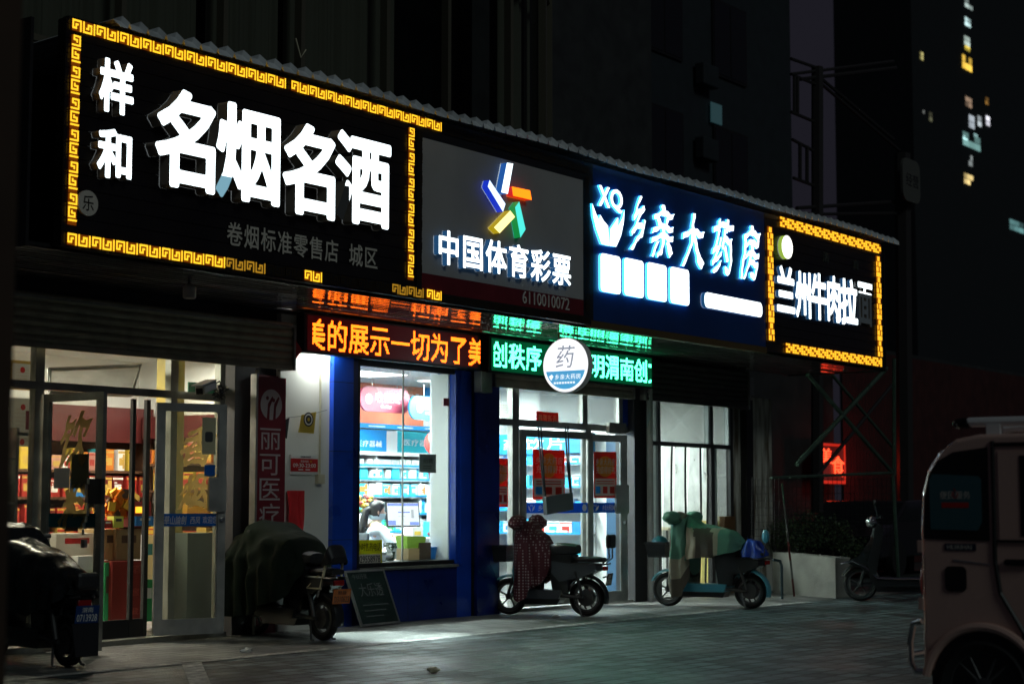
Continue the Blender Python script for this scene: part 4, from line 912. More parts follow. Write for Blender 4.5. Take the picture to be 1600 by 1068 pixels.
# wall shelving
M['shelf'] = mat('white_shelf', (0.78, 0.80, 0.80), .4); M['edgeblue'] = mat('blue_price_edge', (0.01, 0.28, 0.68), .4); M['shelfback'] = mat('grey_shelf_back', (0.22, 0.26, 0.28), .6)
YB = 3.2; YF = 2.82
su = empty('medicine_shelf', (17.7, 3.0, 0), 'tall white wall shelving with blue price edges behind the counter', 'shelf')
xl_, xr_ = 16.4, 20.40
MB().box(xl_, xr_, YB-.01, YB, .1, 2.15).build('back_panel', 'shelfback', su)
hdz0, hdz1 = at(620, 706, YF).z, at(620, 673, YF).z
mb = MB(); xj0, xj1 = at(604, 690, YF-.02).x, at(621, 690, YF-.02).x
mb.box(xl_, xj0, YF-.02, YB, hdz0, hdz1, 0); mb.box(xj0, xj1+.0, YF-.018, YB, hdz0, hdz1, 1); mb.box(xj1, xr_, YF-.02, YB, hdz0, hdz1, 2)
def tx(s, a, c, e, f_): 
    q = rc(a, c, e, f_, YF-.03); cells(mb, s, q[0], q[1], q[2], q[3], 0, .006, FRONT(YF-.02), m=1, bold=.01)
tx('医疗器械', 556, 687, 598, 698); tx('医疗器械', 630, 686, 680, 697); tx('医疗器械', 745, 686, 795, 697)
mb.build('header_board', ['midblue', 'white', 'aqua'], su)
MB().box(xl_, xr_, YF-.03, YB, hdz0-.05, hdz0).build('header_lip', 'shelf', su)
levels = [at(620, y, YF).z for y in (727, 748, 774, 802, 830)]
for z in levels:
    MB().box(xl_, xr_, YF, YB-.012, z-.03, z).build('shelf_board', 'shelf', su); MB().box(xl_, xr_, YF-.012, YF-.001, z-.012, z+.012).build('price_edge', 'edgeblue', su)
for x in (16.42, 17.25, 18.2, 19.15, 20.1): MB().box(x, x+.03, YF+.02, YB-.012, .1, hdz0).build('upright', 'shelf', su)
MB().box(xl_, xr_, YF-.02, YB, .02, .5).build('cabinet', 'shelf', su)
# boxes on shelves, every one its own object
def mkbox(nm, w, d, h, c1, c2):
    mb = MB(); mb.box(-w/2, w/2, -d/2, d/2, 0, h, 0); mb.box(-w*.32, w*.32, -d/2-.0015, -d/2-.0002, h*.25, h*.6, 1); mb.box(-w*.5, w*.5, -d/2-.001, -d/2-.0001, h*.82, h*.92, 1); rr = random.Random(nm+str((w, h)))
    for k in range(rr.randint(1, 4)): a = rr.uniform(-.42, .2); z = rr.uniform(.06, .78); mb.box(w*a, w*(a+rr.uniform(.1, .25)), -d/2-.0025, -d/2-.0016, h*z, h*(z+.07), rr.choice([0, 1, 1]))
    if rr.random() < .5: mb.box(w*.2, w*.46, -d/2-.0022, -d/2-.0004, h*.1, h*.78, 1)
    me = bpy.data.meshes.new(nm); me.from_pydata(mb.v, [], mb.f)
    for m in (c1, c2): me.materials.append(m)
    for p, i in zip(me.polygons, mb.m): p.material_index = i
    return me
def cm(name, c): 
    if name not in M: M[name] = mat(name, c, .45)
    return M[name]
K = {'white': (.75, .76, .76), 'blue': (.02, .2, .6), 'cyan': (.05, .5, .65), 'red': (.36, .025, .02), 'orange': (.55, .18, .03), 'yellow': (.60, .42, .05), 'green': (.04, .35, .12), 'gold': (.55, .36, .08), 'maroon': (.14, .015, .015), 'black': (.03, .03, .03), 'kraft': (.42, .28, .13), 'pink': (.5, .25, .22), 'pale': (.50, .62, .68)}
KC = {k: cm('carton_'+k, v) for k, v in K.items()}
ORD = ['first', 'second', 'third', 'fourth', 'fifth', 'sixth', 'seventh', 'eighth', 'ninth', 'tenth', 'eleventh', 'twelfth', 'thirteenth', 'fourteenth', 'fifteenth', 'sixteenth', 'seventeenth', 'eighteenth', 'nineteenth', 'twentieth', 'twenty first', 'twenty second', 'twenty third', 'twenty fourth', 'twenty fifth', 'twenty sixth']
_bm = {}
def stock(x0, x1, Y, z, hmax, pal, acc, what, where, group, rg, wr=(.09, .18), hr=(.6, .92), gap=.012, d=.12, rowlen=26, axis=0):
    x = x0; i = 0
    while x < x1 - wr[0] and i < rowlen:
        w = round(rg.uniform(*wr)*20)/20; w = max(w, wr[0]); c = rg.choice(pal); a = rg.choice(acc); h = round(hmax*rg.uniform(*hr)*25)/25
        if x + w > x1: break
        key = (w, h, c, a, d)
        if key not in _bm: _bm[key] = mkbox(what, w, d, h, KC[c], KC[a])
        o = bpy.data.objects.new(what, _bm[key]); COL.objects.link(o)
        if axis == 0: o.location = (x+w/2, Y + rg.uniform(-.01, .02), z+.0015)
        else: o.location = (Y, x+w/2, z+.0015); o.rotation_euler = (0, 0, R(-90))
        tag(o, '%s %s box, %s along the %s' % (c, 'medicine' if 'medicine' in what else 'gift', ORD[i], where), 'box', group)
        x += w + gap + rg.choice([0, 0, .02, .05]); i += 1
rg = random.Random(11)
x0_, x1_ = 16.5, 20.3
rows = ['top shelf behind the counter', 'second shelf behind the counter', 'third shelf behind the counter', 'fourth shelf behind the counter', 'lowest shelf behind the counter']
pals = [(['white'], ['pale', 'white']), (['white', 'white', 'white', 'white', 'pale', 'cyan', 'white', 'red'], ['blue', 'pale', 'pale', 'cyan']), (['white', 'white', 'pale', 'cyan'], ['orange', 'yellow', 'pale', 'cyan']), (['white', 'pale', 'cyan', 'white'], ['pale', 'white', 'cyan', 'blue']), (['white', 'pale', 'cyan', 'white'], ['green', 'pale', 'white'])]
for z, r_, (p1, p2), hh in zip(levels, rows, pals, (.12, .20, .23, .20, .20)):
    stock(x0_, x1_, YF+.09, z, hh, p1, p2, 'medicine_box', r_, 'medicine boxes on the white wall shelves', rg)
# side wall shelving seen through the pharmacy doors
sv = empty('side_shelf', (20.3, 1.8, 0), 'white shelving on the side wall seen through the pharmacy doors', 'shelf')
MB().box(20.40, 20.415, .75, 2.7, .1, 2.15).build('back_panel', 'shelf', sv)
for z in (.55, .9, 1.22, 1.54, 1.86):
    MB().box(20.12, 20.40, .75, 2.7, z-.025, z).build('shelf_board', 'shelf', sv); MB().box(20.105, 20.119, .75, 2.7, z-.012, z+.012).build('price_edge', 'edgeblue', sv)
mb = MB(); mb.box(20.10, 20.40, .75, 2.7, 2.0, 2.28, 0); cells(mb, '中药饮片', -2.5, -1.0, 2.05, 2.22, 0, .006, SIDE(20.10), m=1, bold=.01); mb.build('header_board', ['skyblue', 'white'], sv)
for z, r_ in zip((.55, .9, 1.22, 1.54, 1.86), ('lowest side wall shelf', 'fourth side wall shelf', 'third side wall shelf', 'second side wall shelf', 'top side wall shelf')):
    stock(.82, 2.6, 20.22, z, .2, ['white', 'cyan', 'blue', 'white'], ['blue', 'cyan', 'red'], 'medicine_box', r_, 'medicine boxes on the side wall shelves', rg, axis=1, rowlen=9, wr=(.1, .22))
# big text boards high on the back wall behind the door transoms
for i, (px, lb) in enumerate([((774, 628, 803, 660), 'white information board high on the wall behind the left door transom'), ((816, 626, 905, 658), 'wide white information board high on the wall behind the round sign')]):
    G_Y[0] = 2.1; q = rc(*px, 2.1)
    mb = MB(); mb.box(q[0], q[1], 2.1, 2.13, q[2], q[3]); mb.box(q[0], q[1], 2.094, 2.099, q[2], q[2]+.05, 1)
    for r_ in range(5):
        zz = q[2] + .1 + (q[3]-q[2]-.12)*r_/5
        for k in range(3 if i else 1): a = q[0]+.05+(q[1]-q[0])*k/(3 if i else 1); mb.box(a, a+(q[1]-q[0])/(3.6 if i else 1.3)*(1-.3*((r_*7+k*3) % 3)/3), 2.095, 2.099, zz, zz+.018, 2)
    tag(mb.build('information_board', ['white', 'skyblue', 'greytext']), lb, 'board')
# counter, monitor, keyboard, chair, person
def LD(o, lat, dep, z): return Vector(o) + Vector((RT.x, RT.y, 0))*lat + Vector((math.cos(CA), math.sin(CA), 0))*dep + Vector((0, 0, z))
ct = empty('cash_counter', (17.3, 2.2, 0), 'white cash counter in front of the medicine shelves', 'counter')
xq = at(607, 840, 2.0).x
MB().box(xq, 19.2, 1.72, 2.42, .82, .87).build('counter_top', 'shelf', ct, bevel=.01); MB().box(xq+.25, 19.15, 1.78, 2.38, .02, .819).build('cabinet', 'shelfback', ct); MB().box(xq+.05, 19.18, 1.74, 1.775, .66, .819).build('front_panel', 'shelf', ct)
for px, w, d_, h, c, nm, lb, ct_ in [((648, 834), .22, .18, .13, 'white', 'receipt_printer', 'white receipt printer on the counter beside the monitor', 'printer'), ((672, 832), .16, .1, .20, 'cyan', 'tissue_box', 'pale cyan box with a yellow top near the right end of the counter', 'box')]:
    p = at(px[0], px[1], 1.95); mb = MB(); mb.box(p.x-w/2, p.x+w/2, 1.9, 1.9+d_, .872, .872+h, 0); mb.box(p.x-w*.3, p.x+w*.3, 1.897, 1.8995, .9, .872+h*.6, 1); tag(mb.build(nm, [KC[c], KC['yellow']], bevel=.008), lb, ct_)
p = at(680, 832, 1.85); tag(MB().ell((p.x, 1.85, .90), .13, .09, .05, 10, 7, jit=.8).build('folded_red_pouch', KC['maroon'], smooth=True), 'dark red folded pouch at the right end of the counter', 'pouch')
mo = empty('monitor', tuple(at(630, 825, 2.1)), 'wide black computer monitor showing a white page on the counter', 'monitor')
pm = at(630, 803, 2.1); yaw = R(-20); rot = Matrix.Rotation(yaw, 4, 'Z') @ Matrix.Rotation(R(-8), 4, 'X')
wM, hM = .50, .33
def mon(u, v, n): return pm + rot.to_3x3() @ Vector((u, -n, v))
mb = MB(); mb.prism([(-wM/2, -hM/2), (wM/2, -hM/2), (wM/2, hM/2), (-wM/2, hM/2)], mon, -.03, .0); mb.build('casing', 'plastic', mo)
mb = MB(); mb.prism([(-wM/2+.015, -hM/2+.02), (wM/2-.015, -hM/2+.02), (wM/2-.015, hM/2-.015), (-wM/2+.015, hM/2-.015)], mon, .001, .003, 0)
for a, c, e, f_, m in [(-.23, .11, .235, .145, 1), (-.08, .02, .10, .035, 1), (-.06, .055, .04, .06, 2), (-.08, -.03, .03, -.025, 2), (.12, -.05, .16, .06, 2), (-.235, -.14, -.12, -.08, 1), (.09, -.14, .23, -.10, 1)]:
    mb.prism([(a, c), (e, c), (e, f_), (a, f_)], mon, .0035, .0045, m)
mb.build('screen', [emat('screen_white', (.8, .9, 1), .9), emat('screen_blue', (.02, .12, .8), .9), emat('screen_grey', (.5, .6, .7), .6)], mo)
mb = MB(); b0 = mon(0, -hM/2, -.02); mb.tube([b0, (b0.x, b0.y, .89)], .02, 8); mb.lathe([(0, .871), (.11, .871), (.11, .88), (0, .885)], (b0.x, b0.y, 0), 'z', 20); mb.build('stand', 'plastic', mo)
p = at(606, 842, 1.9)
mb = MB(); kb = LD((at(617, 838, 1.75).x, 1.85, 0), .05, .12, .88); mb.obox(kb, .36, .13, .02, Matrix.Rotation(R(-35), 4, 'Z')); tag(mb.build('keyboard', 'plastic', bevel=.004), 'black keyboard under the hands of the seated pharmacist', 'keyboard')

# things on the window ledge
def ledge(): return None
LZ = .665
MB().box(14.55, 16.25, .075, .5, .60, .66).build('inner_ledge', 'dark', wf)
mb = MB(); q = rc(631, 846, 661, 861, .25); mb.add([(q[0], .2, .80), (q[1]-.04, .2, .80), (q[1]-.04, .34, .80), (q[0], .34, .80), (q[0]-.03, .18, .94), (q[1]-.03, .18, .93), (q[1]-.03, .36, .93), (q[0]-.03, .36, .94)], [(0,3,2,1), (0,1,5,4), (1,2,6,5), (2,3,7,6), (3,0,4,7)])
tag(mb.build('open_green_box', cm('lime_plastic', (.35, .6, .05))), 'open lime green tray on the carton on the window ledge', 'tray')
q = rc(631, 861, 648, 879, .25); tag(MB().box(q[0], q[1], .18, .36, LZ, .797).build('small_carton', KC['kraft'], bevel=.004), 'small brown carton on the window ledge under the green tray', 'carton')
q = rc(648, 854, 666, 880, .25); tag(MB().box(q[0], q[1], .18, .36, LZ, .86).build('dark_carton', cm('dark_brown_card', (.06, .035, .02)), bevel=.004), 'dark brown carton on the window ledge beside the blue basket', 'carton')
q = rc(667, 861, 681, 879, .25); mb = MB(); mb.lathe([(0, LZ), (.07, LZ), (.09, LZ+.14), (.08, LZ+.14), (.06, LZ+.012), (0, LZ+.012)], ((q[0]+q[1])/2, .28, 0), 'z', 14); tag(mb.build('blue_basket', KC['blue']), 'blue plastic basket on the window ledge', 'basket')
q = rc(684, 866, 706, 878, .2); tag(MB().ell(((q[0]+q[1])/2, .26, LZ+.055), .14, .1, .055, 12, 8, jit=.7).build('grey_cloth', 'greytext', smooth=True), 'crumpled grey cloth at the right corner of the window ledge', 'cloth')
q = rc(598, 862, 607, 880, .2); tag(MB().ell(((q[0]+q[1])/2+.02, .24, LZ+.07), .09, .08, .07, 12, 8, jit=.9).build('plastic_bag', 'white', smooth=True), 'small white plastic bag beside the yellow telephone notice', 'bag')
mb = MB(); q = rc(608, 851, 618, 880, .25); cx_ = (q[0]+q[1])/2; mb.lathe([(0, LZ), (.045, LZ), (.055, LZ+.10), (.04, LZ+.10), (0, LZ+.03)], (cx_, .28, 0), 'z', 12)
for i in range(26): a = i*2.4; r_ = .03+.03*(i % 3)/2; mb.ell((cx_+r_*math.cos(a), .28+r_*math.sin(a), LZ+.13+.02*(i % 4)), .018, .018, .015, 6, 4)
tag(mb.build('succulent_pot', cm('dusty_green', (.06, .09, .06)), smooth=True), 'small potted succulent in the middle of the window ledge', 'potted plant')
# balloon
p = at(678, 692, 1.4); mb = MB(); mb.ell(p, .125, .125, .15, 20, 14); mb.tube([(p.x, p.y, p.z-.15), (p.x+.01, p.y, p.z-.6), (p.x, p.y, .67)], .002, 4)
tag(mb.build('balloon', mat('red_balloon', (.75, .06, .05), .25, coat=.5), smooth=True), 'round red balloon hovering inside the pharmacy window', 'balloon')
# ceiling strips of flowers stand
p = at(566, 800, 2.3); mb = MB(); rg2 = random.Random(4); mb.box(p.x-.18, p.x+.2, 2.2, 2.5, .5, 1.18, 3)
for i in range(60): c = (p.x+rg2.uniform(-.16, .17), 2.3+rg2.uniform(-.1, .1), 1.20+rg2.uniform(0, .22)); mb.ell(c, .03, .03, .022, 6, 4, m=rg2.choice([0, 0, 1, 2]))
tag(mb.build('flower_stand', [KC['yellow'], KC['red'], KC['green'], 'shelf']), 'white stand with bright yellow flowers behind the seated pharmacist', 'flower stand')
# ---- pharmacy doors (x 17.04 .. 20.24)
pf = empty('pharmacy_shopfront', (18.6, 0.05, 0), 'silver framed glass doors of the pharmacy with red posters and blue bands', 'shop front')
X = lambda px, py=700, Y=.05: at(px, py, Y).x
j1, j2, j3 = X(806), X(915), X(971); TZ = 2.30
mb = MB(); bars(mb, [(17.04, 20.2, TZ-.04, TZ+.04), (j1-.07, j1+.07, TZ+.041, 2.95), (j2-.07, j2+.05, TZ+.041, 2.95), (j3-.06, j3+.04, TZ+.041, 2.95), (j1-.07, j1+.07, 0, TZ-.041), (j2-.0, j2+.14, 0, TZ-.041), (17.04, 17.08, 0, 2.95)], .05, .13)
mb.build('frame', 'alu', pf)
for a, c in ((17.08, j1-.07), (j1+.07, j2-.07), (j2+.05, j3-.06)): MB().box(a, c, .088, .092, TZ+.041, 2.94).build('transom_glass', 'glass', pf)
MB().box(17.08, j1-.07, .088, .092, .1, TZ-.041).build('side_glass', 'glass', pf)
MB().box(j3+.04, 20.24, .05, .12, TZ+.0, 2.95).build('blue_return_panel', 'blue', pf)
tag(MB().box(20.385, 20.418, .30, .56, 0.1, 2.22).build('inner_blue_banner', mat('grey_blue_banner', (.02, .07, .14), .5)), 'tall grey blue banner on the side wall just inside the outermost pharmacy door', 'banner')
tag(MB().box(19.0, 19.5, 2.2, 2.6, 0.02, 1.45).box(19.02, 19.24, 2.19, 2.199, .2, 1.4, 1).build('tall_cabinet', ['shelf', 'shelfback'], bevel=.01), 'tall white cabinet deep inside behind the pharmacy doors', 'cabinet')
MB().box(17.04, 20.24, -.02, .14, -.002, .035).build('threshold', 'alu', pf)
q = rc(951, 660, 971, 677, .0); MB().box(q[0], q[1]+.1, -.02, .049, q[2], q[3]).build('door_closer_box', 'aludark', pf, bevel=.01)
# leaf A hinged at j1, opened inwards a little; leaf B hinged at j2, folded out to the right
tipA = at(891, 783, .25).x; wA = math.hypot(tipA-(j1+.07), .2)
dA, fA = door(pf, j1+.07, .03, .05, 2.22, wA, math.atan2(-.10, tipA-j1-.07-.15), 'alu', .09, .12)
tipB = at(979, 783, -.25).x; jB = X(906); wB = math.hypot(tipB-jB, .28)
dB, fB = door(pf, jB, .03, .05, 2.20, wB, math.atan2(-.28, tipB-jB), 'alu', .09, .13)
def bluelabel(d, f, w):
    a = .10; decal('blue_band', f, a, w-.10, 1.19, 1.32, 'bluefilm', d, .0035, .006); mb = MB()
    cells(mb, '乡亲大药房', a+.22, a+.22+.55*(w-.4), 1.215, 1.295, .0065, .009, f, bold=.02)
    for s_ in (-1, 1): mb.prism([(a+.10+s_*.01, 1.21), (a+.10+s_*.05, 1.235), (a+.10+s_*.065, 1.285), (a+.10+s_*.03, 1.26)][::(1 if s_ > 0 else -1)], f, .0065, .009)
    letters(mb, 'XQ', a+.07, a+.13, 1.27, 1.295, .0065, .009, f)
    c = w-.17; mb.prism([(c+.045*math.cos(i*math.pi/8), 1.255+.045*math.sin(i*math.pi/8)) for i in range(16)], f, .0065, .009); mb.build('band_lettering', 'paper', d)
bluelabel(dA, fA, wA); bluelabel(dB, fB, wB)
decal('push_box', fB, wB-.20, wB-.0, 1.18, 1.55, 'alu', dB, .023, .06)
mb = MB(); c = fB(wB-.05, 1.06, .022); mb.lathe([(0, -.03), (.022, -.03), (.022, 0), (0, 0)], c, 'y', 14).build('lock_knob', 'steel', dB)
# posters: red over white
M['posterred'] = film('poster_red', (.55, .035, .02)); M['postergold'] = film('poster_gold', (.75, .33, .03)); M['posterwhite'] = film('poster_white', (.7, .66, .6))
def poster(f, u0, u1, v0, v1, label, n0=.005):
    mb = MB(); W_, H_ = u1-u0, v1-v0
    mb.prism([(u0, v0), (u1, v0), (u1, v1), (u0, v1)], f, n0, n0+.003, 0)
    mb.prism([(u0+.02, v0+.05*H_), (u1-.02, v0+.05*H_), (u1-.02, v0+.42*H_), (u0+.02, v0+.42*H_)], f, n0+.0035, n0+.0045, 2)
    cx, cy, r = u0+W_*.5, v0+H_*.68, min(W_*.38, H_*.25)
    mb.prism([(cx+r*math.cos(i*math.pi/12), cy+r*math.sin(i*math.pi/12)) for i in range(24)], f, n0+.0035, n0+.0045, 1)
    cells(mb, '乡亲大药房', u0+W_*.06, u1-W_*.06, v0+H_*.70, v0+H_*.86, n0+.005, n0+.007, f, bold=.03, m=2, shear=.1)
    cells(mb, '充值得好礼', u0+W_*.08, u1-W_*.04, v0+H_*.52, v0+H_*.69, n0+.005, n0+.007, f, bold=.03, m=2, shear=.1)
    for k in range(3):
        a = u0+W_*(.08+.31*k); mb.prism([(a, v0+H_*.10), (a+W_*.2, v0+H_*.10), (a+W_*.2, v0+H_*.25), (a, v0+H_*.25)], f, n0+.005, n0+.006, (3, 0, 0)[k])
    for k in range(2): z = v0+H_*(.30+.05*k); mb.prism([(u0+W_*.1, z), (u1-W_*.12, z), (u1-W_*.12, z+H_*.02), (u0+W_*.1, z+H_*.02)], f, n0+.005, n0+.006, 0)
    tag(mb.build('promotion_poster', ['posterred', 'postergold', 'posterwhite', 'midblue']), label, 'poster', 'red promotion posters on the pharmacy doors')
fS = lambda u, v, w: (u, .088-w, v)
poster(fS, X(773), X(797), 1.3+(787-791)/122., 1.3+(787-723)/122.+.03, 'red promotion poster on the fixed pane beside the dark blue pilaster')
poster(fA, wA*.16, wA*.60, 1.28+.08, 1.98, 'red promotion poster on the inner door leaf behind the hanging grey box')
poster(fB, wB*.27, wB*.77, 1.38, 1.98, 'red promotion poster on the outermost pharmacy door leaf, above its push box')
q = rc(846, 643, 880, 666, .0); mb = MB(); rot = Matrix.Rotation(R(4), 3, 'Y'); cq = ((q[0]+q[1])/2, (q[2]+q[3])/2); W_, H_ = q[1]-q[0], q[3]-q[2]
mb.box(q[0], q[1], .075, .08, q[2], q[3], 0); cells(mb, '恭贺新春', q[0]+.03, q[1]-.03, q[2]+.03, q[3]-.03, 0, .003, FRONT(.075), m=1, bold=.01)
tag(mb.build('spring_festival_banner', ['posterred', mat('pale_gold', (.8, .65, .35), .5)]), 'small red new year banner stuck on the transom glass above the pharmacy doors', 'banner')
# air curtain straps and the hanging grey box
mb = MB(); c0, c1 = at(851, 785, -.12), at(893, 785, -.12)
mb.obox(((c0.x+c1.x)/2, -.12, (at(872, 786, -.12)).z), c1.x-c0.x, .06, .22, Matrix.Rotation(R(-6), 4, 'Y')); 
tag(mb.build('hanging_box', mat('grey_green_card', (.12, .14, .14), .5), bevel=.006), 'flat grey box hung on dark straps in front of the pharmacy doors', 'box')
for (a, c, e, f_), lb in (((841, 670, 851, 775), 'dark strap holding the left end of the hanging grey box'), ((883, 668, 891, 770), 'dark strap holding the right end of the hanging grey box')):
    mb = MB(); 
    for o_ in (0, .06): mb.tube([at(a, c, -.1)+Vector((o_, 0, .02)), at(a+(e-a)*.4, (c+f_)/2, -.11)+Vector((o_*.7, 0, 0)), at(e, f_, -.12)+Vector((o_*.3, 0, 0))], .012, 6)
    tag(mb.build('hanging_strap', 'dark'), lb, 'strap', 'straps of the hanging grey box')

# ---- noodle shop front
nf = empty('noodle_shopfront', (22.0, .05, 0), 'white framed glass front of the noodle shop with strip curtains', 'shop front')
n0 = 20.62; m1, m2, m3, m4 = X(1030), X(1112), X(1143), X(1160); TN = at(1080, 695, .05).z
M['whiteframe'] = mat('white_frame', (.45, .50, .50), .4, var=.2)
mb = MB(); bars(mb, [(n0, m3+.05, TN-.03, TN+.03), (m1-.04, m1+.04, TN+.03, 2.84), (m2-.05, m2+.05, TN+.03, 2.84), (m3-.05, m3+.05, TN+.03, 2.84), (m1-.05, m1+.05, 0, TN-.03), (m2-.02, m2+.08, 0, TN-.03), (m3-.04, m3+.05, 0, TN-.03)], .05, .12); mb.build('frame', 'dark', nf)
mb = MB(); bars(mb, [(m1-.1, m1-.041, TN+.03, 2.84), (m2-.11, m2-.051, TN+.03, 2.84), (m3-.11, m3-.051, TN+.03, 2.84), (m1-.11, m1-.051, 0, TN-.03), (m2+.082, m2+.13, 0, TN-.03)], .04, .11); mb.build('inner_frame', 'whiteframe', nf)
MB().box(n0, m3, .083, .087, TN+.03, 2.84).build('transom_glass', 'glass', nf)
MB().box(m2+.08, m3, .083, .087, .1, TN-.03).build('side_glass', 'glass', nf); MB().box(n0, m1-.05, .083, .087, .1, TN-.03).build('side_glass', 'glass', nf)
MB().box(m3+.051, 23.3, .06, .14, 0, 2.84).build('side_panel', 'pier', nf)
MB().box(n0, 23.3, .0, .14, -.002, .03).build('threshold', 'concrete', nf)
M['strip'] = glassmat('clear_curtain_strip', (.86, .88, .86), .08, .5)
cu_ = empty('strip_curtain', ((m1+m2)/2, .0, TN), 'hanging plastic strip curtain with dark edges in the noodle shop doorway', 'strip curtain')
xs_ = [X(1034), X(1051), X(1073), X(1096), X(1106)]
for i in range(4):
    a, c = xs_[i], xs_[i+1]; mb = MB(); vs = []; N_ = 8
    for k in range(N_+1):
        t_ = k/N_; z = TN-.03 - (TN-.2)*t_; dx = -.10*t_*(1.0 if i else .4) + .02*math.sin(5*t_+i); vs += [(a+dx, .02+.01*math.sin(i*2+t_*4), z), (c-.05+dx*.7, .03+.02*math.sin(t_*5+i), z)]
    mb.add(vs, [(2*k, 2*k+2, 2*k+3, 2*k+1) for k in range(N_)]); st = mb.build('curtain_strip', 'strip', cu_)
    MB().tube([vs[2*k+1] for k in range(N_+1)], .016, 6).build('dark_edge', 'black', st)
q = rc(1016, 700, 1025, 800, .8); tag(MB().box(q[0], q[1]+.1, .9, .92, 1.0, 2.1).box(q[0]+.02, q[1]+.05, .895, .9, 1.7, 1.9, 1).build('wall_menu', ['white', 'midblue']), 'white and blue menu sheet on the noodle shop wall', 'menu')
p = at(1121, 740, 2.0); tag(MB().box(p.x-.1, p.x+.1, 2.9, 3.0, 1.55, 1.80, 0).box(p.x-.1, p.x+.1, 2.895, 2.9, 1.6, 1.7, 1).build('soap_dispenser', ['white', 'aqua'], bevel=.02), 'small white dispenser on the noodle shop wall', 'dispenser')
q = rc(1129, 806, 1146, 860, -.02); tag(MB().box(q[0], q[1], -.05, .03, .02, q[3]).build('leaning_board', cm('brown_board', (.16, .08, .03))), 'narrow brown board standing at the noodle shop front', 'board')
q = rc(1112, 815, 1130, 840, .6); tag(MB().box(q[0], q[1]+.6, .5, .9, .02, q[3]+.02).build('yellow_cabinet', cm('pale_yellow', (.6, .5, .15))), 'pale yellow cabinet low behind the noodle shop side glass', 'cabinet')
p = at(1042, 800, 1.6)
for i in range(2): b_ = MB().lathe([(0, 0), (.035, 0), (.035, .15), (.012, .2), (.012, .24), (0, .24)], (p.x+.1*i, 1.6, .95), 'z', 10).build('water_bottle', 'whiteframe', smooth=True); tag(b_, 'clear bottle on the noodle shop table' + (', the one beside the curtain edge' if i else ', the one nearer the door post'), 'bottle')
t = empty('noodle_table', (p.x+.1, 1.7, 0), 'plain table inside the noodle shop doorway', 'table'); MB().box(p.x-.3, p.x+.7, 1.4, 2.0, .9, .949).build('table_top', 'cream', t); 
for sx in (-.25, .65):
    for sy in (1.45, 1.95): MB().tube([(p.x+sx, sy, .02), (p.x+sx, sy, .9)], .02, 6).build('leg', 'dark', t)

# ---- between the shops: banner sign, white wall things
q = rc(403, 590, 447, 900, -.16); bx0, bx1 = at(403, 590, -.16).x, at(447, 592, -.16).x; bz = at(425, 589, -.16).z
bn = empty('vertical_banner_sign', ((bx0+bx1)/2, -.13, 0), 'tall maroon vertical sign with a round white emblem and grey characters', 'banner sign')
MB().box(bx0, bx1, -.16, -.10, .35, bz).build('panel', mat('banner_maroon', (.20, .018, .028), .4, var=.1), bn); MB().box(bx0-.03, bx0-.001, -.17, -.09, .3, bz+.02).build('edge_post', 'alu', bn)
M['bannertext'] = mat('banner_grey_print', (.50, .43, .42), .6)
mb = MB(); F_ = FRONT(-.16); cx, cz = (bx0+bx1)/2-.01, at(425, 632, -.16).z; r_ = .155
mb.prism([(cx+r_*math.cos(i*math.pi/14), cz+r_*math.sin(i*math.pi/14)) for i in range(28)], F_, .0, .004, 0)
for k, dx in ((0, -.045), (1, .045)):
    pts = [(cx+dx-.02, cz-.15), (cx+dx+.015, cz-.15), (cx+dx+.02, cz-.03), (cx+dx+.07, cz+.07), (cx+dx+.055, cz+.085), (cx+dx-.005, cz+.01)]; mb.prism(pts, F_, .005, .007, 1)
    mb.prism([(cx+dx-.015+.02*math.cos(i*math.pi/6), cz+.065-.02*k+.02*math.sin(i*math.pi/6)) for i in range(12)], F_, .005, .007, 1)
mb.build('emblem', ['bannertext', 'maroon'], bn)
mb = MB()
for ch, a, e in (('丽', 669, 702), ('可', 709, 742), ('医', 747, 781), ('疗', 786, 822)): z0, z1 = at(425, e, -.16).z, at(425, a, -.16).z; letters(mb, ch, cx-.155, cx+.14, z0, z1, 0, .004, F_, .015)
mb.build('lettering', 'bannertext', bn)
for px0, px1, m_, nm, Y in ((372, 379, 'steel', 'steel_pole', -.04),): tag(MB().tube([(at(398, 700, -.04).x, -.06, 0), (at(398, 700, -.04).x, -.06, 2.66)], .02, 8).build('door_post', 'aludark'), 'thin upright post left of the maroon vertical sign', 'post')
WY = .0
q = rc(452, 710, 494, 741, WY); mb = MB(); mb.box(q[0], q[1], WY-.02, WY-.001, q[2], q[3], 0); H_ = q[3]-q[2]; W_ = q[1]-q[0]
mb.box(q[0], q[1], WY-.023, WY-.0202, q[2]+H_*.15, q[2]+H_*.80, 1)
letters(mb, '营业时间', q[0]+W_*.36, q[0]+W_*.64, q[2]+H_*.61, q[2]+H_*.72, .0, .002, FRONT(WY-.023), .01, 0)
letters(mb, '09:30-23:00', q[0]+W_*.08, q[0]+W_*.92, q[2]+H_*.36, q[2]+H_*.56, .0, .002, FRONT(WY-.023), .02, 0)
letters(mb, '★', q[0]+W_*.68, q[0]+W_*.80, q[2]+H_*.60, q[2]+H_*.74, .0, .002, FRONT(WY-.023), .02, 2)
letters(mb, '中国体育彩票', q[0]+W_*.36, q[0]+W_*.74, q[2]+H_*.85, q[2]+H_*.94, .0, .002, FRONT(WY-.0202), .01, 3)
for a in (.28, .54): mb.box(q[0]+W_*a, q[0]+W_*(a+.17), WY-.0245, WY-.0232, q[2]+H_*.22, q[2]+H_*.28, 0)
tag(mb.build('opening_hours_sign', ['paper', 'red', 'postergold', 'dark'], bevel=0), 'small red and white opening hours sign on the white wall', 'sign')
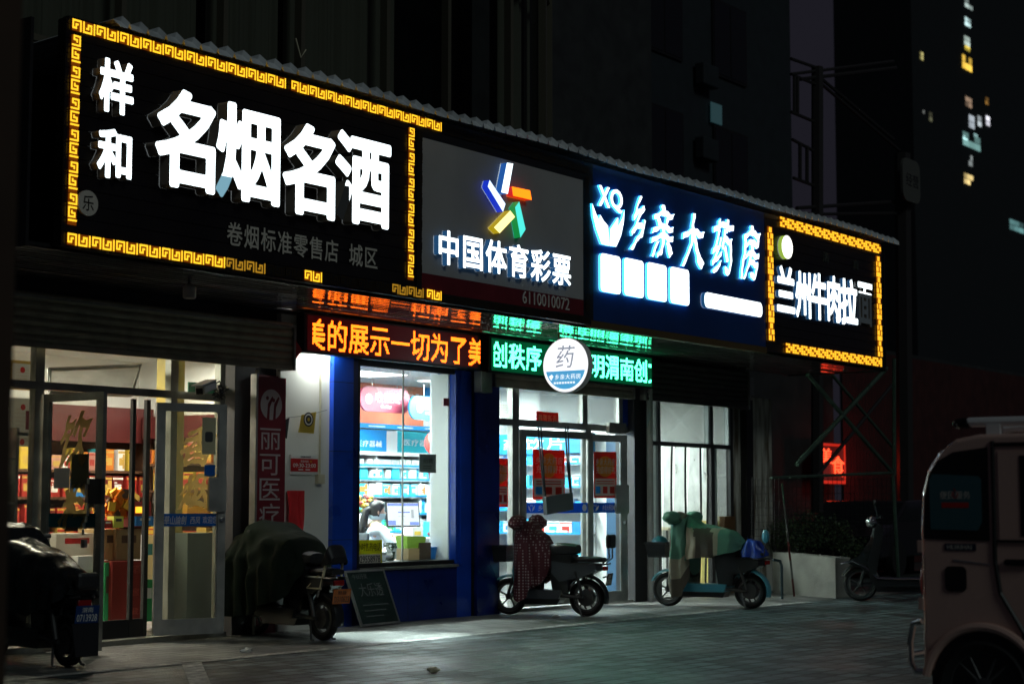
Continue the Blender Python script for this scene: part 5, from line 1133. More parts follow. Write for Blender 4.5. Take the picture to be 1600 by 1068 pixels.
def cloth(name, x0, x1, z0, z1, Y, m, label, cat, amp=.02, parent=None, taper=0):
    mb = MB(); N_ = 14; K_ = 10; vs = []
    for i in range(N_+1):
        for k in range(K_+1):
            u, v = i/N_, k/K_; vs.append((x0+(x1-x0)*u + taper*(1-v)*(u-.5), Y-.01-amp*(1+math.sin(u*11+v*3)+.5*math.sin(u*5-v*7)), z0+(z1-z0)*v))
    mb.add(vs, [(i*(K_+1)+k, (i+1)*(K_+1)+k, (i+1)*(K_+1)+k+1, i*(K_+1)+k+1) for i in range(N_) for k in range(K_)])
    o = mb.build(name, m, parent, smooth=True); return tag(o, label, cat) if label else o
q = rc(445, 766, 471, 822, WY); cloth('red_cloth', q[0], q[1], q[2]-.25, q[3], WY-.005, mat('red_cloth', (.62, .015, .02), .6), 'red cloth hanging on the white wall behind the green covered scooter', 'cloth', .018)
fl = empty('flag_string', (13.7, .2, 2.0), 'string of small flags across the white wall, one yellow with a round badge', 'bunting')
pA, pB = at(447, 652, -.05), at(511, 640, -.05); MB().tube([pA, (pA+pB)/2+Vector((0, 0, -.02)), pB], .004, 5).build('string', 'aludark', fl)
def flagpoly(pts, Y, mats, extra=None, nm='flag'):
    P = [(at(a, c, Y).x, at(a, c, Y).z) for a, c in pts]; mb = MB(); mb.prism(P, FRONT(Y), 0, .004, 0)
    if extra: extra(mb, P, Y)
    return mb.build(nm, mats, fl)
def badge(mb, P, Y):
    c = at(481.5, 655, Y); 
    for r_, m in ((.075, 1), (.06, 2), (.045, 1), (.02, 0)): mb.prism([(c.x+r_*math.cos(i*math.pi/12), c.z+r_*math.sin(i*math.pi/12)) for i in range(24)], FRONT(Y), .004+(.08-r_)*.03, .006+(.08-r_)*.03, m)
flagpoly([(466, 675), (490, 677), (494, 643), (471, 648)], -.06, [KC['yellow'], 'dark', 'paper'], badge); flagpoly([(446, 684), (448, 685), (452, 652), (446, 655)], -.06, ['dark', 'yelpaper'])
mb = MB(); a = at(499, 560, WY).x; mb.tube([(a, WY-.02, 1.62), (a, WY-.02, 2.9)], .012, 6); z = at(499, 748, WY).z; mb.box(a-.05, a+.05, WY-.05, WY-.001, z-.05, z+.05); tag(mb.build('conduit_switch', 'cream'), 'cream conduit running down to a switch box on the white wall', 'switch')
# cctv camera and cable tangle on the liquor shop front
p = at(322, 605, -.06); cc = empty('security_camera', p, 'silver security camera with tangled cable above the open liquor door', 'camera')
mb = MB(); rot = Matrix.Rotation(R(200), 4, 'Z') @ Matrix.Rotation(R(14), 4, 'Y'); mb.obox(p, .30, .10, .09, rot); mb.build('housing', 'alu', cc, bevel=.015); mb = MB(); mb.obox(p+rot.to_3x3() @ Vector((.03, 0, .052)), .32, .12, .012, rot); mb.build('hood', 'white', cc); mb = MB(); mb.obox(p+rot.to_3x3() @ Vector((.152, 0, -.01)), .006, .07, .06, rot); mb.build('lens', 'black', cc)
mb = MB(); rg3 = random.Random(2)
for k in range(7):
    c = at(343, 612, -.03); pts = [c+Vector((rg3.uniform(-.1, .1), rg3.uniform(-.04, .04), rg3.uniform(-.08, .08))) for _ in range(6)]; mb.tube(pts, .006, 5)
mb.tube([p+Vector((.1, 0, .03)), at(343, 595, -.03), at(348, 608, -.02)], .007, 6); mb.build('cable', 'black', cc)
p = at(302, 607, .12); q = rc(293, 598, 335, 625, .3); tag(MB().box(q[0], q[1], .29, .3, q[2], q[3]).build('green_poster', mat('green_poster', (.10, .42, .26), .5, var=.5, vscale=9)), 'green poster behind the transom glass near the security camera', 'poster')
# dead bulb under the soffit
p = at(296, 455, -1.05); lb_ = empty('soffit_bulb', (p.x, p.y, 3.3), 'unlit white bulb hanging under the canopy above the liquor shop', 'bulb')
MB().lathe([(0, p.z-.07), (.05, p.z-.065), (.06, p.z-.05), (.06, p.z+.04), (.04, p.z+.06), (0, p.z+.06)], (p.x, p.y, 0), 'z', 18).build('glass_bulb', mat('milky_bulb', (.45, .42, .38), .3), lb_, smooth=True)
MB().tube([(p.x, p.y, p.z+.06), (p.x, p.y, 3.30)], .018, 8).lathe([(.0, p.z+.10), (.055, p.z+.11), (.055, p.z+.13), (0, p.z+.14)], (p.x, p.y, 0), 'z', 14).build('socket', 'black', lb_)
# chalk board leaning at the pharmacy plinth
cb = empty('chalkboard', (14.3, -.3, 0), 'black chalkboard with faint writing leaning at the blue plinth', 'chalkboard')
BL, BR_ = Vector((14.27, -.31, 0)), Vector((14.98, -.25, 0)); uu = (BR_-BL); Wc = uu.length; uu.normalize(); lean = Vector((0, 0, 1))*math.cos(R(13)) + Vector((-uu.y, uu.x, 0))*math.sin(R(13)); nn = uu.cross(lean)
Hc = .60
def cbf(u, v, w): return BL + uu*u + lean*(v+.015) - nn*(-w)
# outline is skewed a little: it leans sideways as in the photo
def cbf2(u, v, w): return cbf(u - v*.22, v, w)
mb = MB(); mb.prism([(0.02, 0.02), (Wc-.02, .02), (Wc-.02, Hc-.02), (.02, Hc-.02)], cbf2, -.01, .004); mb.build('board', mat('chalkboard_face', (.012, .03, .025), .5, var=.3), cb)
mb = MB(); 
for P in ([(0, 0), (Wc, 0), (Wc, .022), (0, .022)], [(0, Hc-.022), (Wc, Hc-.022), (Wc, Hc), (0, Hc)], [(0, .022), (.022, .022), (.022, Hc-.022), (0, Hc-.022)], [(Wc-.022, .022), (Wc, .022), (Wc, Hc-.022), (Wc-.022, Hc-.022)]): mb.prism(P, cbf2, -.014, .012)
mb.build('frame', 'alu', cb)
mb = MB(); letters(mb, '今日开奖', Wc*.14, Wc*.52, Hc*.84, Hc*.93, .0045, .006, cbf2); letters(mb, '大乐透', Wc*.22, Wc*.82, Hc*.52, Hc*.76, .0045, .006, cbf2, -.005)
for k in range(3): 
    mb.prism([(Wc*.2, Hc*(.36-.1*k)), (Wc*(.85-.1*k), Hc*(.36-.1*k)), (Wc*(.85-.1*k), Hc*(.375-.1*k)), (Wc*.2, Hc*(.375-.1*k))], cbf2, .0045, .006)
mb.build('chalk_writing', mat('chalk', (.14, .15, .15), .9), cb)

# ================================================================== LIQUOR SHOP INTERIOR
YR = 2.9
hd = empty('liquor_shelf', (12.8, 3.0, 0), 'tall brown shelving with a red header full of bottles and gift cartons', 'shelf')
M['wood'] = mat('dark_wood', (.10, .05, .03), .4, var=.2); M['redhead'] = mat('red_header', (.075, .009, .009), .5, var=.2)
xs0, xs1 = 11.0, 14.2
MB().box(xs0, xs1, YR-.05, YR+.28, 2.0, 2.40).build('header', 'redhead', hd); MB().box(xs0, xs1, YR+.26, YR+.28, .05, 2.0).build('back_panel', 'wood', hd)
lz = [.12, .48, .80, 1.10, 1.38, 1.68]
for z in lz: MB().box(xs0, xs1, YR-.04, YR+.259, z-.03, z).build('shelf_board', 'wood', hd)
for x in (11.0, 11.8, 12.6, 13.4, 14.17): MB().box(x, x+.03, YR-.045, YR+.259, .05, 1.999).build('upright', 'wood', hd)
rg = random.Random(5)
nm = ['lowest liquor shelf', 'fifth liquor shelf', 'fourth liquor shelf', 'third liquor shelf', 'second liquor shelf', 'top liquor shelf']
pl = [(['white', 'green', 'maroon'], ['gold', 'red']), (['kraft', 'maroon', 'white'], ['red', 'black']), (['gold', 'yellow', 'red', 'orange'], ['red', 'gold']), (['red', 'red', 'maroon', 'black'], ['gold', 'yellow']), (['red', 'red', 'blue', 'maroon'], ['gold', 'white']), (['yellow', 'orange', 'white', 'pink', 'cyan'], ['red', 'gold', 'maroon'])]
for z, n_, (a, c) in zip(lz, nm, pl): stock(11.05, 14.15, YR+.06, z, .27, a, c, 'gift_box', n_, 'gift cartons on the liquor shelves', rg, wr=(.08, .20), d=.16, rowlen=20)
sw = empty('side_wall_shelf', (14.1, 1.6, 0), 'shelving with gift cartons on the side wall behind the folded glass door', 'shelf')
MB().box(14.255, 14.275, .55, 2.8, .05, 2.3).build('back_panel', 'wood', sw); MB().box(13.98, 14.25, .55, 2.8, 2.05, 2.3).build('header', 'redhead', sw)
for z in (.5, .84, 1.16, 1.46, 1.76): MB().box(13.98, 14.254, .55, 2.8, z-.025, z).build('shelf_board', 'wood', sw)
for z, n_, (a, c) in zip((.5, .84, 1.16, 1.46, 1.76), ('lowest side shelf', 'fourth side shelf', 'third side shelf', 'second side shelf', 'top side shelf'), (pl[1], pl[2], pl[4], pl[2], pl[5])): stock(.6, 2.75, 14.06, z, .25, a, c, 'gift_box', n_, 'gift cartons on the side shelves', rg, wr=(.1, .2), d=.15, rowlen=14, axis=1)
# ceiling-high certificates left, drink rack behind the side glass
bk = empty('drink_rack', (10.0, .7, 0), 'white wire rack of drink bottles behind the side glass', 'rack')
for z in (.5, .95, 1.32, 1.72): MB().box(9.5, 10.45, .55, .85, z-.02, z).build('shelf_board', 'aludark', bk)
for x in (9.5, 10.42): MB().box(x, x+.03, .55, .85, 0.02, 2.0).build('upright', 'aludark', bk)
MB().box(9.5, 10.45, .852, .86, .1, 1.5).build('back_panel', 'dark', bk)
bcol = [cm('bottle_amber', (.5, .25, .03)), cm('bottle_dark_green', (.02, .06, .03)), cm('bottle_red', (.45, .02, .02)), cm('bottle_yellow', (.7, .5, .05)), cm('bottle_brown', (.10, .05, .02))]
bme = {}
for r_, (z, n_) in enumerate(zip((.5, .95, 1.32, 1.72), ('lowest', 'third', 'second', 'top'))):
    for i in range(9):
        c = bcol[(i*3+r_) % 5] if r_ else bcol[i % 2+3]
        key = c.name
        if key not in bme:
            mb = MB().lathe([(0, 0), (.034, 0), (.036, .02), (.036, .15), (.014, .21), (.014, .25)], (0, 0, 0), 'z', 10); mb.lathe([(.0145, .245), (.016, .25), (.016, .27), (0, .27)], (0, 0, 0), 'z', 10, 1); o = mb.build('drink_bottle', [c, 'white' if 'green' in key or 'brown' in key else 'red'], smooth=True); bme[key] = o.data
        else: o = bpy.data.objects.new('drink_bottle', bme[key]); COL.objects.link(o)
        o.location = (9.6+i*.095, .66, z+.002); tag(o, '%s drink bottle, %s on the %s board of the drink rack' % (c.name.replace('bottle_', '').replace('_', ' '), ORD[i], n_), 'bottle', 'drink bottles on the rack')
for i, (px, lb) in enumerate([((19, 568, 50, 604), 'framed certificate hung high on the wall behind the transom'), ((18, 626, 52, 675), 'pale blue notice with text lines on the wall above the drink rack'), ((18, 680, 50, 692), 'white certificate with a red seal just above the drink bottles')]):
    Y = 1.1; q = rc(*px, Y); mb = MB(); mb.box(q[0]-.03, q[1]+.03, Y, Y+.02, q[2]-.03, q[3]+.03, 1 if i == 0 else 0); mb.box(q[0], q[1], Y-.004, Y-.001, q[2], q[3], 0)
    for k in range(5): z = q[2]+(q[3]-q[2])*(.2+.13*k); mb.box(q[0]+.04, q[1]-.05, Y-.007, Y-.0045, z, z+.008, 2)
    mb.ell(((q[0]+q[1])/2, Y-.006, q[3]-.06), .03, .003, .03, 12, 6, m=3); tag(mb.build('certificate', ['paper', KC['gold'], 'greytext', 'red']), lb, 'certificate')
tag(MB().box(9.35, 10.3, 1.13, 1.2, 0, 2.96).build('partition_screen', 'inwall'), 'white partition behind the certificates in the liquor shop', 'partition')
q = rc(40, 642, 59, 671, .3); tag(MB().box(q[0], q[1]+.02, .28, .3, q[2], q[3]).build('hanging_price_board', 'crimson'), 'crimson plaque hanging behind the side glass over the drink rack', 'plaque')
# tilted open transom window seen inside
mb = MB(); P = [at(77, 577, .5), at(220, 571, .5), at(205, 617, .25), at(77, 612, .3)]; mb.tube(P + [P[0]], .022, 6); tw = mb.build('hopper_window', 'alu'); tag(tw, 'open hopper window tilted inwards behind the wide transom pane', 'window')
mb = MB(); mb.add(P, [(0, 1, 2, 3)]); mb.build('pane', glassmat('milk_glass', (.9, .9, .88), .05, .5), tw)
# floor-standing things inside
def crate(name, px0, px1, ptop, pbot, Y, m, lb, d=.4, m2=None, texts=None, cat='carton'):
    q = rc(px0, ptop, px1, pbot, Y); mb = MB().box(q[0], q[1], Y, Y+d, max(.02, q[2]), q[3])
    if texts:
        for s_, a, c, e, f_ in texts: letters(mb, s_, q[0]+(q[1]-q[0])*a, q[0]+(q[1]-q[0])*e, q[2]+(q[3]-q[2])*c, q[2]+(q[3]-q[2])*f_, .001, .003, FRONT(Y), 0, 1)
    else: mb.box(q[0]+(q[1]-q[0])*.2, q[1]-(q[1]-q[0])*.2, Y-.003, Y-.001, q[2]+(q[3]-q[2])*.55, q[2]+(q[3]-q[2])*.8, 1)
    return tag(mb.build(name, [m, m2 or 'wood'], bevel=.006), lb, cat)
crate('red_carton', 175, 224, 876, 975, .75, cm('deep_red_card', (.20, .02, .015)), 'large dark red carton standing in the open liquor doorway', m2=cm('faded_red_print', (.35, .07, .05)), texts=[('酒', .62, .80, .88, .93), ('窖', .62, .45, .86, .57), ('藏', .62, .15, .84, .26)])
crate('cardboard_carton', 163, 180, 826, 874, 1.0, KC['kraft'], 'plain cardboard carton behind the big dark red carton', m2='wood'); crate('cardboard_carton', 182, 220, 826, 874, .95, cm('dull_kraft', (.28, .19, .09)), 'wider dull cardboard carton resting on top of the dark red carton')
crate('green_carton', 163, 174, 878, 985, .8, KC['green'], 'dark green carton squeezed left of the big red carton'); crate('white_appliance', 121, 153, 868, 975, .9, 'white', 'white freezer cabinet visible through the left door leaf', m2='greytext', cat='freezer')
crate('pale_carton', 88, 152, 833, 868, 1.1, 'posterwhite', 'pale carton with red spots on the white freezer', m2='red'); crate('gift_display', 205, 236, 783, 823, .9, KC['red'], 'shiny red round gift pack above the cartons in the doorway', m2='gold'); crate('blue_gift_box', 213, 240, 806, 821, .85, KC['blue'], 'small blue gift box in front of the round red pack', .1, 'white')
mb = MB(); rg4 = random.Random(8); q = rc(170, 768, 208, 805, 1.0)
for i in range(46): mb.obox((rg4.uniform(q[0], q[1]), 1.0+rg4.uniform(-.06, .1), rg4.uniform(q[2], q[3])), .09, .03, .07, Matrix.Rotation(rg4.uniform(0, 3), 4, 'Y') @ Matrix.Rotation(rg4.uniform(-.6, .6), 4, 'X'), m=rg4.choice([0, 0, 1, 2]))
tag(mb.build('candy_bags', [mat('orange_foil', (.85, .25, .03), .18, .6), mat('yellow_foil', (.8, .5, .06), .2, .5), 'wood']), 'glossy orange foil snack bags piled above the cardboard cartons', 'snack bags')
crate('snack_packet', 178, 193, 806, 824, .9, cm('lime_yellow', (.6, .65, .1)), 'yellow green snack packets standing under the orange foil bags', .1, 'dark', cat='packet'); crate('red_label_box', 162, 176, 812, 824, .92, KC['red'], 'small red and white labelled box beside the yellow green packets', .1, 'paper')
# things behind the right door leaf
col_ = empty('yellow_column', (13.0, 1.2, 0), 'yellow painted display column behind the folded glass door', 'column'); q = rc(262, 640, 285, 980, .9); MB().box(q[0], q[1], .9, 1.1, .02, 2.9).build('shaft', cm('yellow_paint', (.50, .38, .08)), col_)
crate('grey_panel_cabinet', 292, 342, 832, 975, .55, cm('grey_green_board', (.13, .16, .15)), 'grey cabinet panel behind the lower half of the folded glass door', .3, cm('grey_green_board2', (.12, .15, .14)), cat='cabinet')
crate('green_bottle_crate', 224, 240, 905, 970, .95, KC['green'], 'green bottle crate low behind the door jamb', m2='white', cat='crate'); crate('white_bag', 226, 241, 835, 905, 1.2, 'white', 'white bag standing on the green bottle crate', .2, 'skyblue', cat='bag')
crate('gold_pack', 293, 330, 770, 806, 1.4, mat('gold_foil', (.8, .45, .06), .25, .6), 'gold foil gift packs behind the folded glass door', .2, 'wood', cat='gift pack')
# ================================================================== SCOOTERS
M['darkrim'] = mat('dark_alloy_rim', (.09, .09, .09), .45, .3)
def wheel(root, x, r, wt, spokes=5, rimm='darkrim', hub=.035):
    c = (x, 0, r); mb = MB(); prof = [(r-.055, -wt*.35), (r-.03, -wt*.5), (r-.008, -wt*.36), (r, -wt*.15), (r, wt*.15), (r-.008, wt*.36), (r-.03, wt*.5), (r-.055, wt*.35), (r-.055, -wt*.35)]
    mb.lathe(prof, c, 'y', 32); t = mb.build('tyre', 'rubber', root, smooth=True, local=True)
    mb = MB(); ri = r-.056; mb.lathe([(ri-.022, -wt*.33), (ri, -wt*.33), (ri, wt*.33), (ri-.022, wt*.33), (ri-.022, -wt*.33)], c, 'y', 32); mb.lathe([(0, -.05), (hub, -.045), (hub+.006, 0), (hub, .045), (0, .05)], c, 'y', 20)
    for i in range(spokes):
        a = 2*math.pi*i/spokes + .3; p0 = Vector(c)+Vector((math.cos(a), 0, math.sin(a)))*.03; p1 = Vector(c)+Vector((math.cos(a+.12), 0, math.sin(a+.12)))*(ri-.015); mb.tube([p0, p1], .012, 6, 0, .009)
    mb.build('rim', rimm, t, smooth=True, local=True); return t
def arc(cx, cz, r, a0, a1, w, n=12, th=.012, squash=1.0):
    rings = []
    for i in range(n+1):
        a = R(a0+(a1-a0)*i/n); c, s = math.cos(a), math.sin(a)
        rings.append([(cx+c*(r+dr), y, cz+s*(r+dr)) for y, dr in ((-w, -.02), (-w*.8, 0), (0, .012), (w*.8, 0), (w, -.02), (w*.8, -th), (0, -th+.01), (-w*.8, -th))])
    return MB().loft(rings)
def rbox(name, pts, w, m, root, bevel=.012, y0=None):
    """side profile polygon pts (x, z) extruded across y"""
    mb = MB(); f = lambda u, v, n: (u, -n, v); mb.prism(pts, f, -w if y0 is None else y0[0], w if y0 is None else y0[1]); return mb.build(name, m, root, bevel=bevel, local=True)
def scooter(name, front, rear, label, r=.20, body='plastic', panel='plastic', deck='plastic', seat_z=.70, wt=.085, fender=None, plate=None, backrest=False, basket=False, rear_seat=True, mirrors=False, bar_z=1.02, cat='electric scooter', style='', bend=0):
    d = front - rear; wb = d.length; rz = math.atan2(d.y, d.x); o = (front+rear)/2
    t = empty(name, (o.x, o.y, 0), label, cat, 'electric scooters parked before the shops', rz)
    fx, rx = wb/2, -wb/2; fender = fender or body
    wheel(t, fx, r, wt); wheel(t, rx, r, wt*1.1, hub=.095)
    arc(fx, r, r+.035, 25, 165, .055).build('front_fender', fender, t, smooth=True, local=True)
    arc(rx, r, r+.045, 20, 195, .065).build('rear_fender', 'plastic' if style != 'blue' else fender, t, smooth=True, local=True)
    hx, hz = fx-.23, bar_z-.06
    mb = MB(); mb.tube([(fx-.10, 0, r+.30), (hx, 0, hz)], .03, 10)
    for s in (-1, 1): mb.tube([(fx, s*.065, r), (fx-.07, s*.065, r+.22), (fx-.10, s*.04, r+.30)], .018, 8)
    mb.build('front_fork', 'dark', t, smooth=True, local=True)
    mb = MB(); mb.tube([(hx, 0, hz), (hx-.0, .10, bar_z), (hx-.06, .30, bar_z+.01)], .014, 8); mb.tube([(hx, 0, hz), (hx-.0, -.10, bar_z), (hx-.06, -.30, bar_z+.01)], .014, 8)
    for s in (-1, 1): mb.tube([(hx-.035, s*.20, bar_z+.005), (hx-.065, s*.33, bar_z+.01)], .02, 8); mb.tube([(hx+.02, s*.17, bar_z+.01), (hx+.02, s*.30, bar_z+.005)], .006, 6)
    mb.build('handlebar', 'plastic', t, smooth=True, local=True)
    mb = MB(); mb.ell((hx+.07, 0, bar_z-.06), .08, .09, .08, 14, 9); mb.build('headlight', 'chrome' if style == 'black' else body, t, smooth=True, local=True)
    sh = [(fx-.14, .26), (fx-.19, .26), (hx-.09, bar_z-.17), (hx-.04, bar_z-.08), (hx+.03, bar_z-.12), (hx+.05, bar_z-.30), (fx-.10, .52)]
    rbox('leg_shield', sh, .17, body, t, .03)
    rbox('floorboard', [(fx-.18, .20), (rx+.30, .20), (rx+.26, .30), (fx-.16, .30)], .15, deck, t, .02)
    rbox('battery_box', [(fx-.22, .13), (rx+.34, .13), (rx+.30, .199), (fx-.19, .199)], .09, 'plastic', t, .01)
    rbox('seat_box', [(rx+.38, .26), (rx+.20, .28), (rx+.14, seat_z-.07), (rx+.44, seat_z-.06), (rx+.42, .5)], .12, 'plastic', t, .03)
    rbox('side_panel', [(rx+.40, .50), (rx+.30, .40), (rx+.02, .45), (rx-.16, .53), (rx-.15, .60), (rx+.10, seat_z-.18), (rx+.40, seat_z-.14)], .125, panel, t, .035)
    mb = MB(); [mb.tube([(rx, s*.085, r), (rx+.34, s*.10, .24)], .02, 8) for s in (-1, 1)]; [mb.tube([(rx+.02, s*.10, r+.02), (rx+.10, s*.11, .52)], .022, 8) for s in (-1, 1)]; mb.build('rear_suspension', 'dark', t, smooth=True, local=True)
    mb = MB(); 
    def pad(mb, x0, x1, z, w, h):
        rings = []
        for i in range(9):
            u = i/8; x = x0+(x1-x0)*u; k = math.sin(math.pi*min(1, max(0, .12+u*.76)))**.35
            rings.append([(x, w*k*math.cos(a)*1.0, z+h*.5+h*.5*k*math.copysign(abs(math.sin(a))**.6, math.sin(a))) for a in [2*math.pi*j/14 for j in range(14)]])
        return mb.loft(rings)
    pad(MB(), rx+.10, rx+.46, seat_z-.08, .14, .15).build('seat', 'leather', t, smooth=True, local=True)
    if rear_seat:
        pad(MB(), rx-.22, rx+.13, seat_z-.16, .11, .075).build('rear_seat', 'leather', t, smooth=True, local=True)
        mb = MB(); 
        for s in (-1, 1): mb.tube([(rx+.15, s*.10, seat_z-.17), (rx-.22, s*.10, seat_z-.18), (rx-.27, s*.06, seat_z-.17)], .011, 6); mb.tube([(rx-.02, s*.09, .42), (rx-.10, s*.10, seat_z-.18)], .011, 6)
        mb.build('rack', 'steel' if style == 'cover' else 'dark', t, smooth=True, local=True)
    if backrest:
        mb = MB(); [mb.tube([(rx-.22, s*.06, seat_z-.16), (rx-.30, s*.06, seat_z-.10), (rx-.29, s*.06, seat_z+.06)], .010, 6) for s in (-1, 1)]; fr = mb.build('backrest_frame', 'dark', t, local=True)
        MB().box(rx-.33, rx-.27, -.12, .12, seat_z+.01, seat_z+.17).build('backrest', 'leather', t, bevel=.025, local=True)
    MB().box(rx-.245, rx-.215, -.06, .06, seat_z-.25, seat_z-.20).build('tail_light', mat('tail_lens', (.3, .01, .01), .2), t, bevel=.006, local=True)
    if plate:
        pm, tm, txt = plate; f = lambda u, v, n: (rx-.27-n-.3*(v-.40)*0.6, -u, v); mb = MB(); mb.prism([(-.105, .36), (.105, .36), (.105, .50), (-.105, .50)], f, 0, .004, 0)
        letters(mb, txt[0], -.05, .05, .445, .485, .0045, .006, f, 0, 1); letters(mb, txt[1], -.09, .09, .375, .43, .0045, .006, f, .01, 1); mb.build('number_plate', [pm, tm], t, local=True)
        mb = MB(); mb.tube([(rx-.20, 0, .45), (rx-.268, 0, .47)], .01, 6); mb.build('plate_bracket', 'dark', t, local=True)
    mb = MB(); [mb.tube([(rx+.10, s*.08, .20), (rx+.02, s*.13, .012), (rx-.02, s*.13, .012)], .011, 6) for s in (-1, 1)]; mb.build('kickstand', 'darkrim', t, local=True)
    if basket:
        mb = MB(); bx, z0, z1 = fx+.10, .62, .84
        mb.loft([[(bx-.10, -.12, z0), (bx+.13, -.12, z0), (bx+.13, .12, z0), (bx-.10, .12, z0)], [(bx-.12, -.15, z1-.05), (bx+.17, -.15, z1-.05), (bx+.17, .15, z1-.05), (bx-.12, .15, z1-.05)]], caps=False)
        for k in range(7):
            zz = z0+.02+(z1-z0-.05)*k/6; e = .12+.03*k/6; mb.tube([(bx-.11, -e, zz), (bx+.13+.04*k/6, -e, zz), (bx+.13+.04*k/6, e, zz), (bx-.11, e, zz), (bx-.11, -e, zz)], .007, 5)
        mb.tube([(bx-.12, -.15, z1-.04), (bx+.17, -.15, z1-.04), (bx+.17, .15, z1-.04), (bx-.12, .15, z1-.04), (bx-.12, -.15, z1-.04)], .013, 6); mb.add([(bx-.1, -.12, z0), (bx+.13, -.12, z0), (bx+.13, .12, z0), (bx-.1, .12, z0)], [(0, 1, 2, 3)])
        mb.build('basket', 'plastic', t, local=True)
    if mirrors:
        for s in (-1, 1):
            m_ = MB().tube([(hx-.02, s*.19, bar_z+.01), (hx+.02, s*.24, bar_z+.16)], .006, 6).build('mirror_arm', 'dark', t, local=True); MB().ell((hx+.02, s*.26, bar_z+.20), .016, .065, .045, 14, 8).build('mirror', 'plastic', m_, smooth=True, local=True)
    return t, fx, rx
def cloak(t, name, secs, m, label=None, n=34, wob=.015, seed=0, open_=True, mats=None, split=None):
    """secs: (x, z_bottom, z_top, half width); arch-shaped cloth"""
    rings = []
    S_ = []
    for i in range(len(secs)-1):
        for k in range(7): u = k/7; S_.append([secs[i][j]*(1-u)+secs[i+1][j]*u for j in range(4)])
    S_.append(list(secs[-1]))
    for i, (x, zb, zt, w) in enumerate(S_):
        ring = []
        for j in range(n+1):
            a = math.pi*j/n; c, s = math.cos(a), math.sin(a)
            yy = w*math.copysign(abs(c)**.55, c); zz = zb+(zt-zb)*abs(s)**.62
            q = noise.noise(Vector((x*6+seed, yy*7, zz*5))); q2 = math.sin(x*38+seed+yy*6)*(1-abs(s)) + 1.1*noise.noise(Vector((x*19+seed, yy*15+zz*4, zz*7))) + .9*abs(noise.noise(Vector((x*9+seed, yy*11, zz*12-x*8))))
            ring.append((x+wob*.6*q, yy+wob*(q+q2*.9)*(1 if c > 0 else -1)*(abs(c)), zz+wob*1.2*q+.0))
        rings.append(ring)
    mb = MB(); mb.loft(rings, caps=False, closed=False)
    L = len(rings[0]); mb.add([(a[0]-.0, a[1], a[2]) for a in rings[0]], [tuple(range(L))]); mb.add(rings[-1], [tuple(range(L))])
    if split:
        for i, f_ in enumerate(mb.f): c = sum((Vector(mb.v[v]) for v in f_), Vector())/len(f_); mb.m[i] = split(c)
    return mb.build(name, mats or m, t, smooth=True, subsurf=1, local=True)

# plain rain cover material
M['oliveraincover'] = mat('dark_green_rain_cover', (.012, .019, .012), .85, spec=.15, var=.3, vscale=3, bump=1.0, bscale=7)
M['blackcover'] = mat('black_rain_cover', (.010, .013, .014), .25, var=.2, bump=.5, bscale=10)
def dotmat(base, dot, scale=29, rot=True):
    m, t, b = nmat('polka_dot_quilt'); N = t.nodes; L = t.links; tc = N.new('ShaderNodeTexCoord')
    v = N.new('ShaderNodeTexVoronoi'); v.inputs['Scale'].default_value = scale; v.inputs['Randomness'].default_value = 0.0; L.new(tc.outputs['Object'], v.inputs['Vector'])
    r = N.new('ShaderNodeMath'); r.operation = 'LESS_THAN'; r.inputs[1].default_value = .30; L.new(v.outputs['Distance'], r.inputs[0])
    mx = N.new('ShaderNodeMixRGB'); mx.inputs[1].default_value = (*base, 1); mx.inputs[2].default_value = (*dot, 1); L.new(r.outputs[0], mx.inputs[0]); L.new(mx.outputs[0], b.inputs['Base Color']); b.inputs['Roughness'].default_value = .7
    return m
M['dotquilt'] = dotmat((.085, .010, .018), (.34, .27, .27)); M['cyanpaint'] = mat('pale_blue_paint', (.10, .36, .44), .3, coat=.5); M['tealpaint'] = mat('teal_blue_paint', (.05, .24, .33), .3, coat=.5)
M['greypaint'] = mat('dark_grey_paint', (.06, .07, .08), .35, coat=.4)
M['plateblue'] = mat('blue_plate', (.006, .04, .17), .4); M['plateorange'] = mat('orange_plate', (.50, .14, .03), .5)

# S1, far left, black covered
f1 = gr(106, 1041)
s1, fx, rx = scooter('covered_scooter', f1 + Vector((math.cos(R(80)), math.sin(R(80)), 0))*1.2, f1, 'dark scooter under a shiny black rain cover with a blue plate, nearest the black pillar', plate=('plateblue', 'paper', ('渭南', '0713928')), rear_seat=True, seat_z=.74)
cloak(s1, 'rain_cover', [(fx-.40, .58, .80, .30), (fx-.30, .5, 1.10, .38), (fx-.12, .5, 1.17, .36), (fx+.05, .55, 1.0, .30), (fx+.12, .6, .85, .2)], 'blackcover', seed=3, wob=.04)
cloak(s1, 'seat_cover', [(rx-.22, .56, .66, .10), (rx-.05, .5, .80, .17), (rx+.30, .42, .92, .20), (fx-.38, .42, 1.02, .24)], 'blackcover', seed=7, wob=.03)
MB().box(rx-.30, rx-.24, -.10, .10, .62, .76).build('backrest', 'leather', s1, bevel=.03, local=True)
mb = MB(); mb.prism([(-.10, .10), (.10, .10), (.12, .36), (-.12, .36)], lambda u, v, n: (rx-.25-n-.12*(.36-v), -u, v), 0, .008); mb.build('mud_flap', 'plastic', s1, local=True)
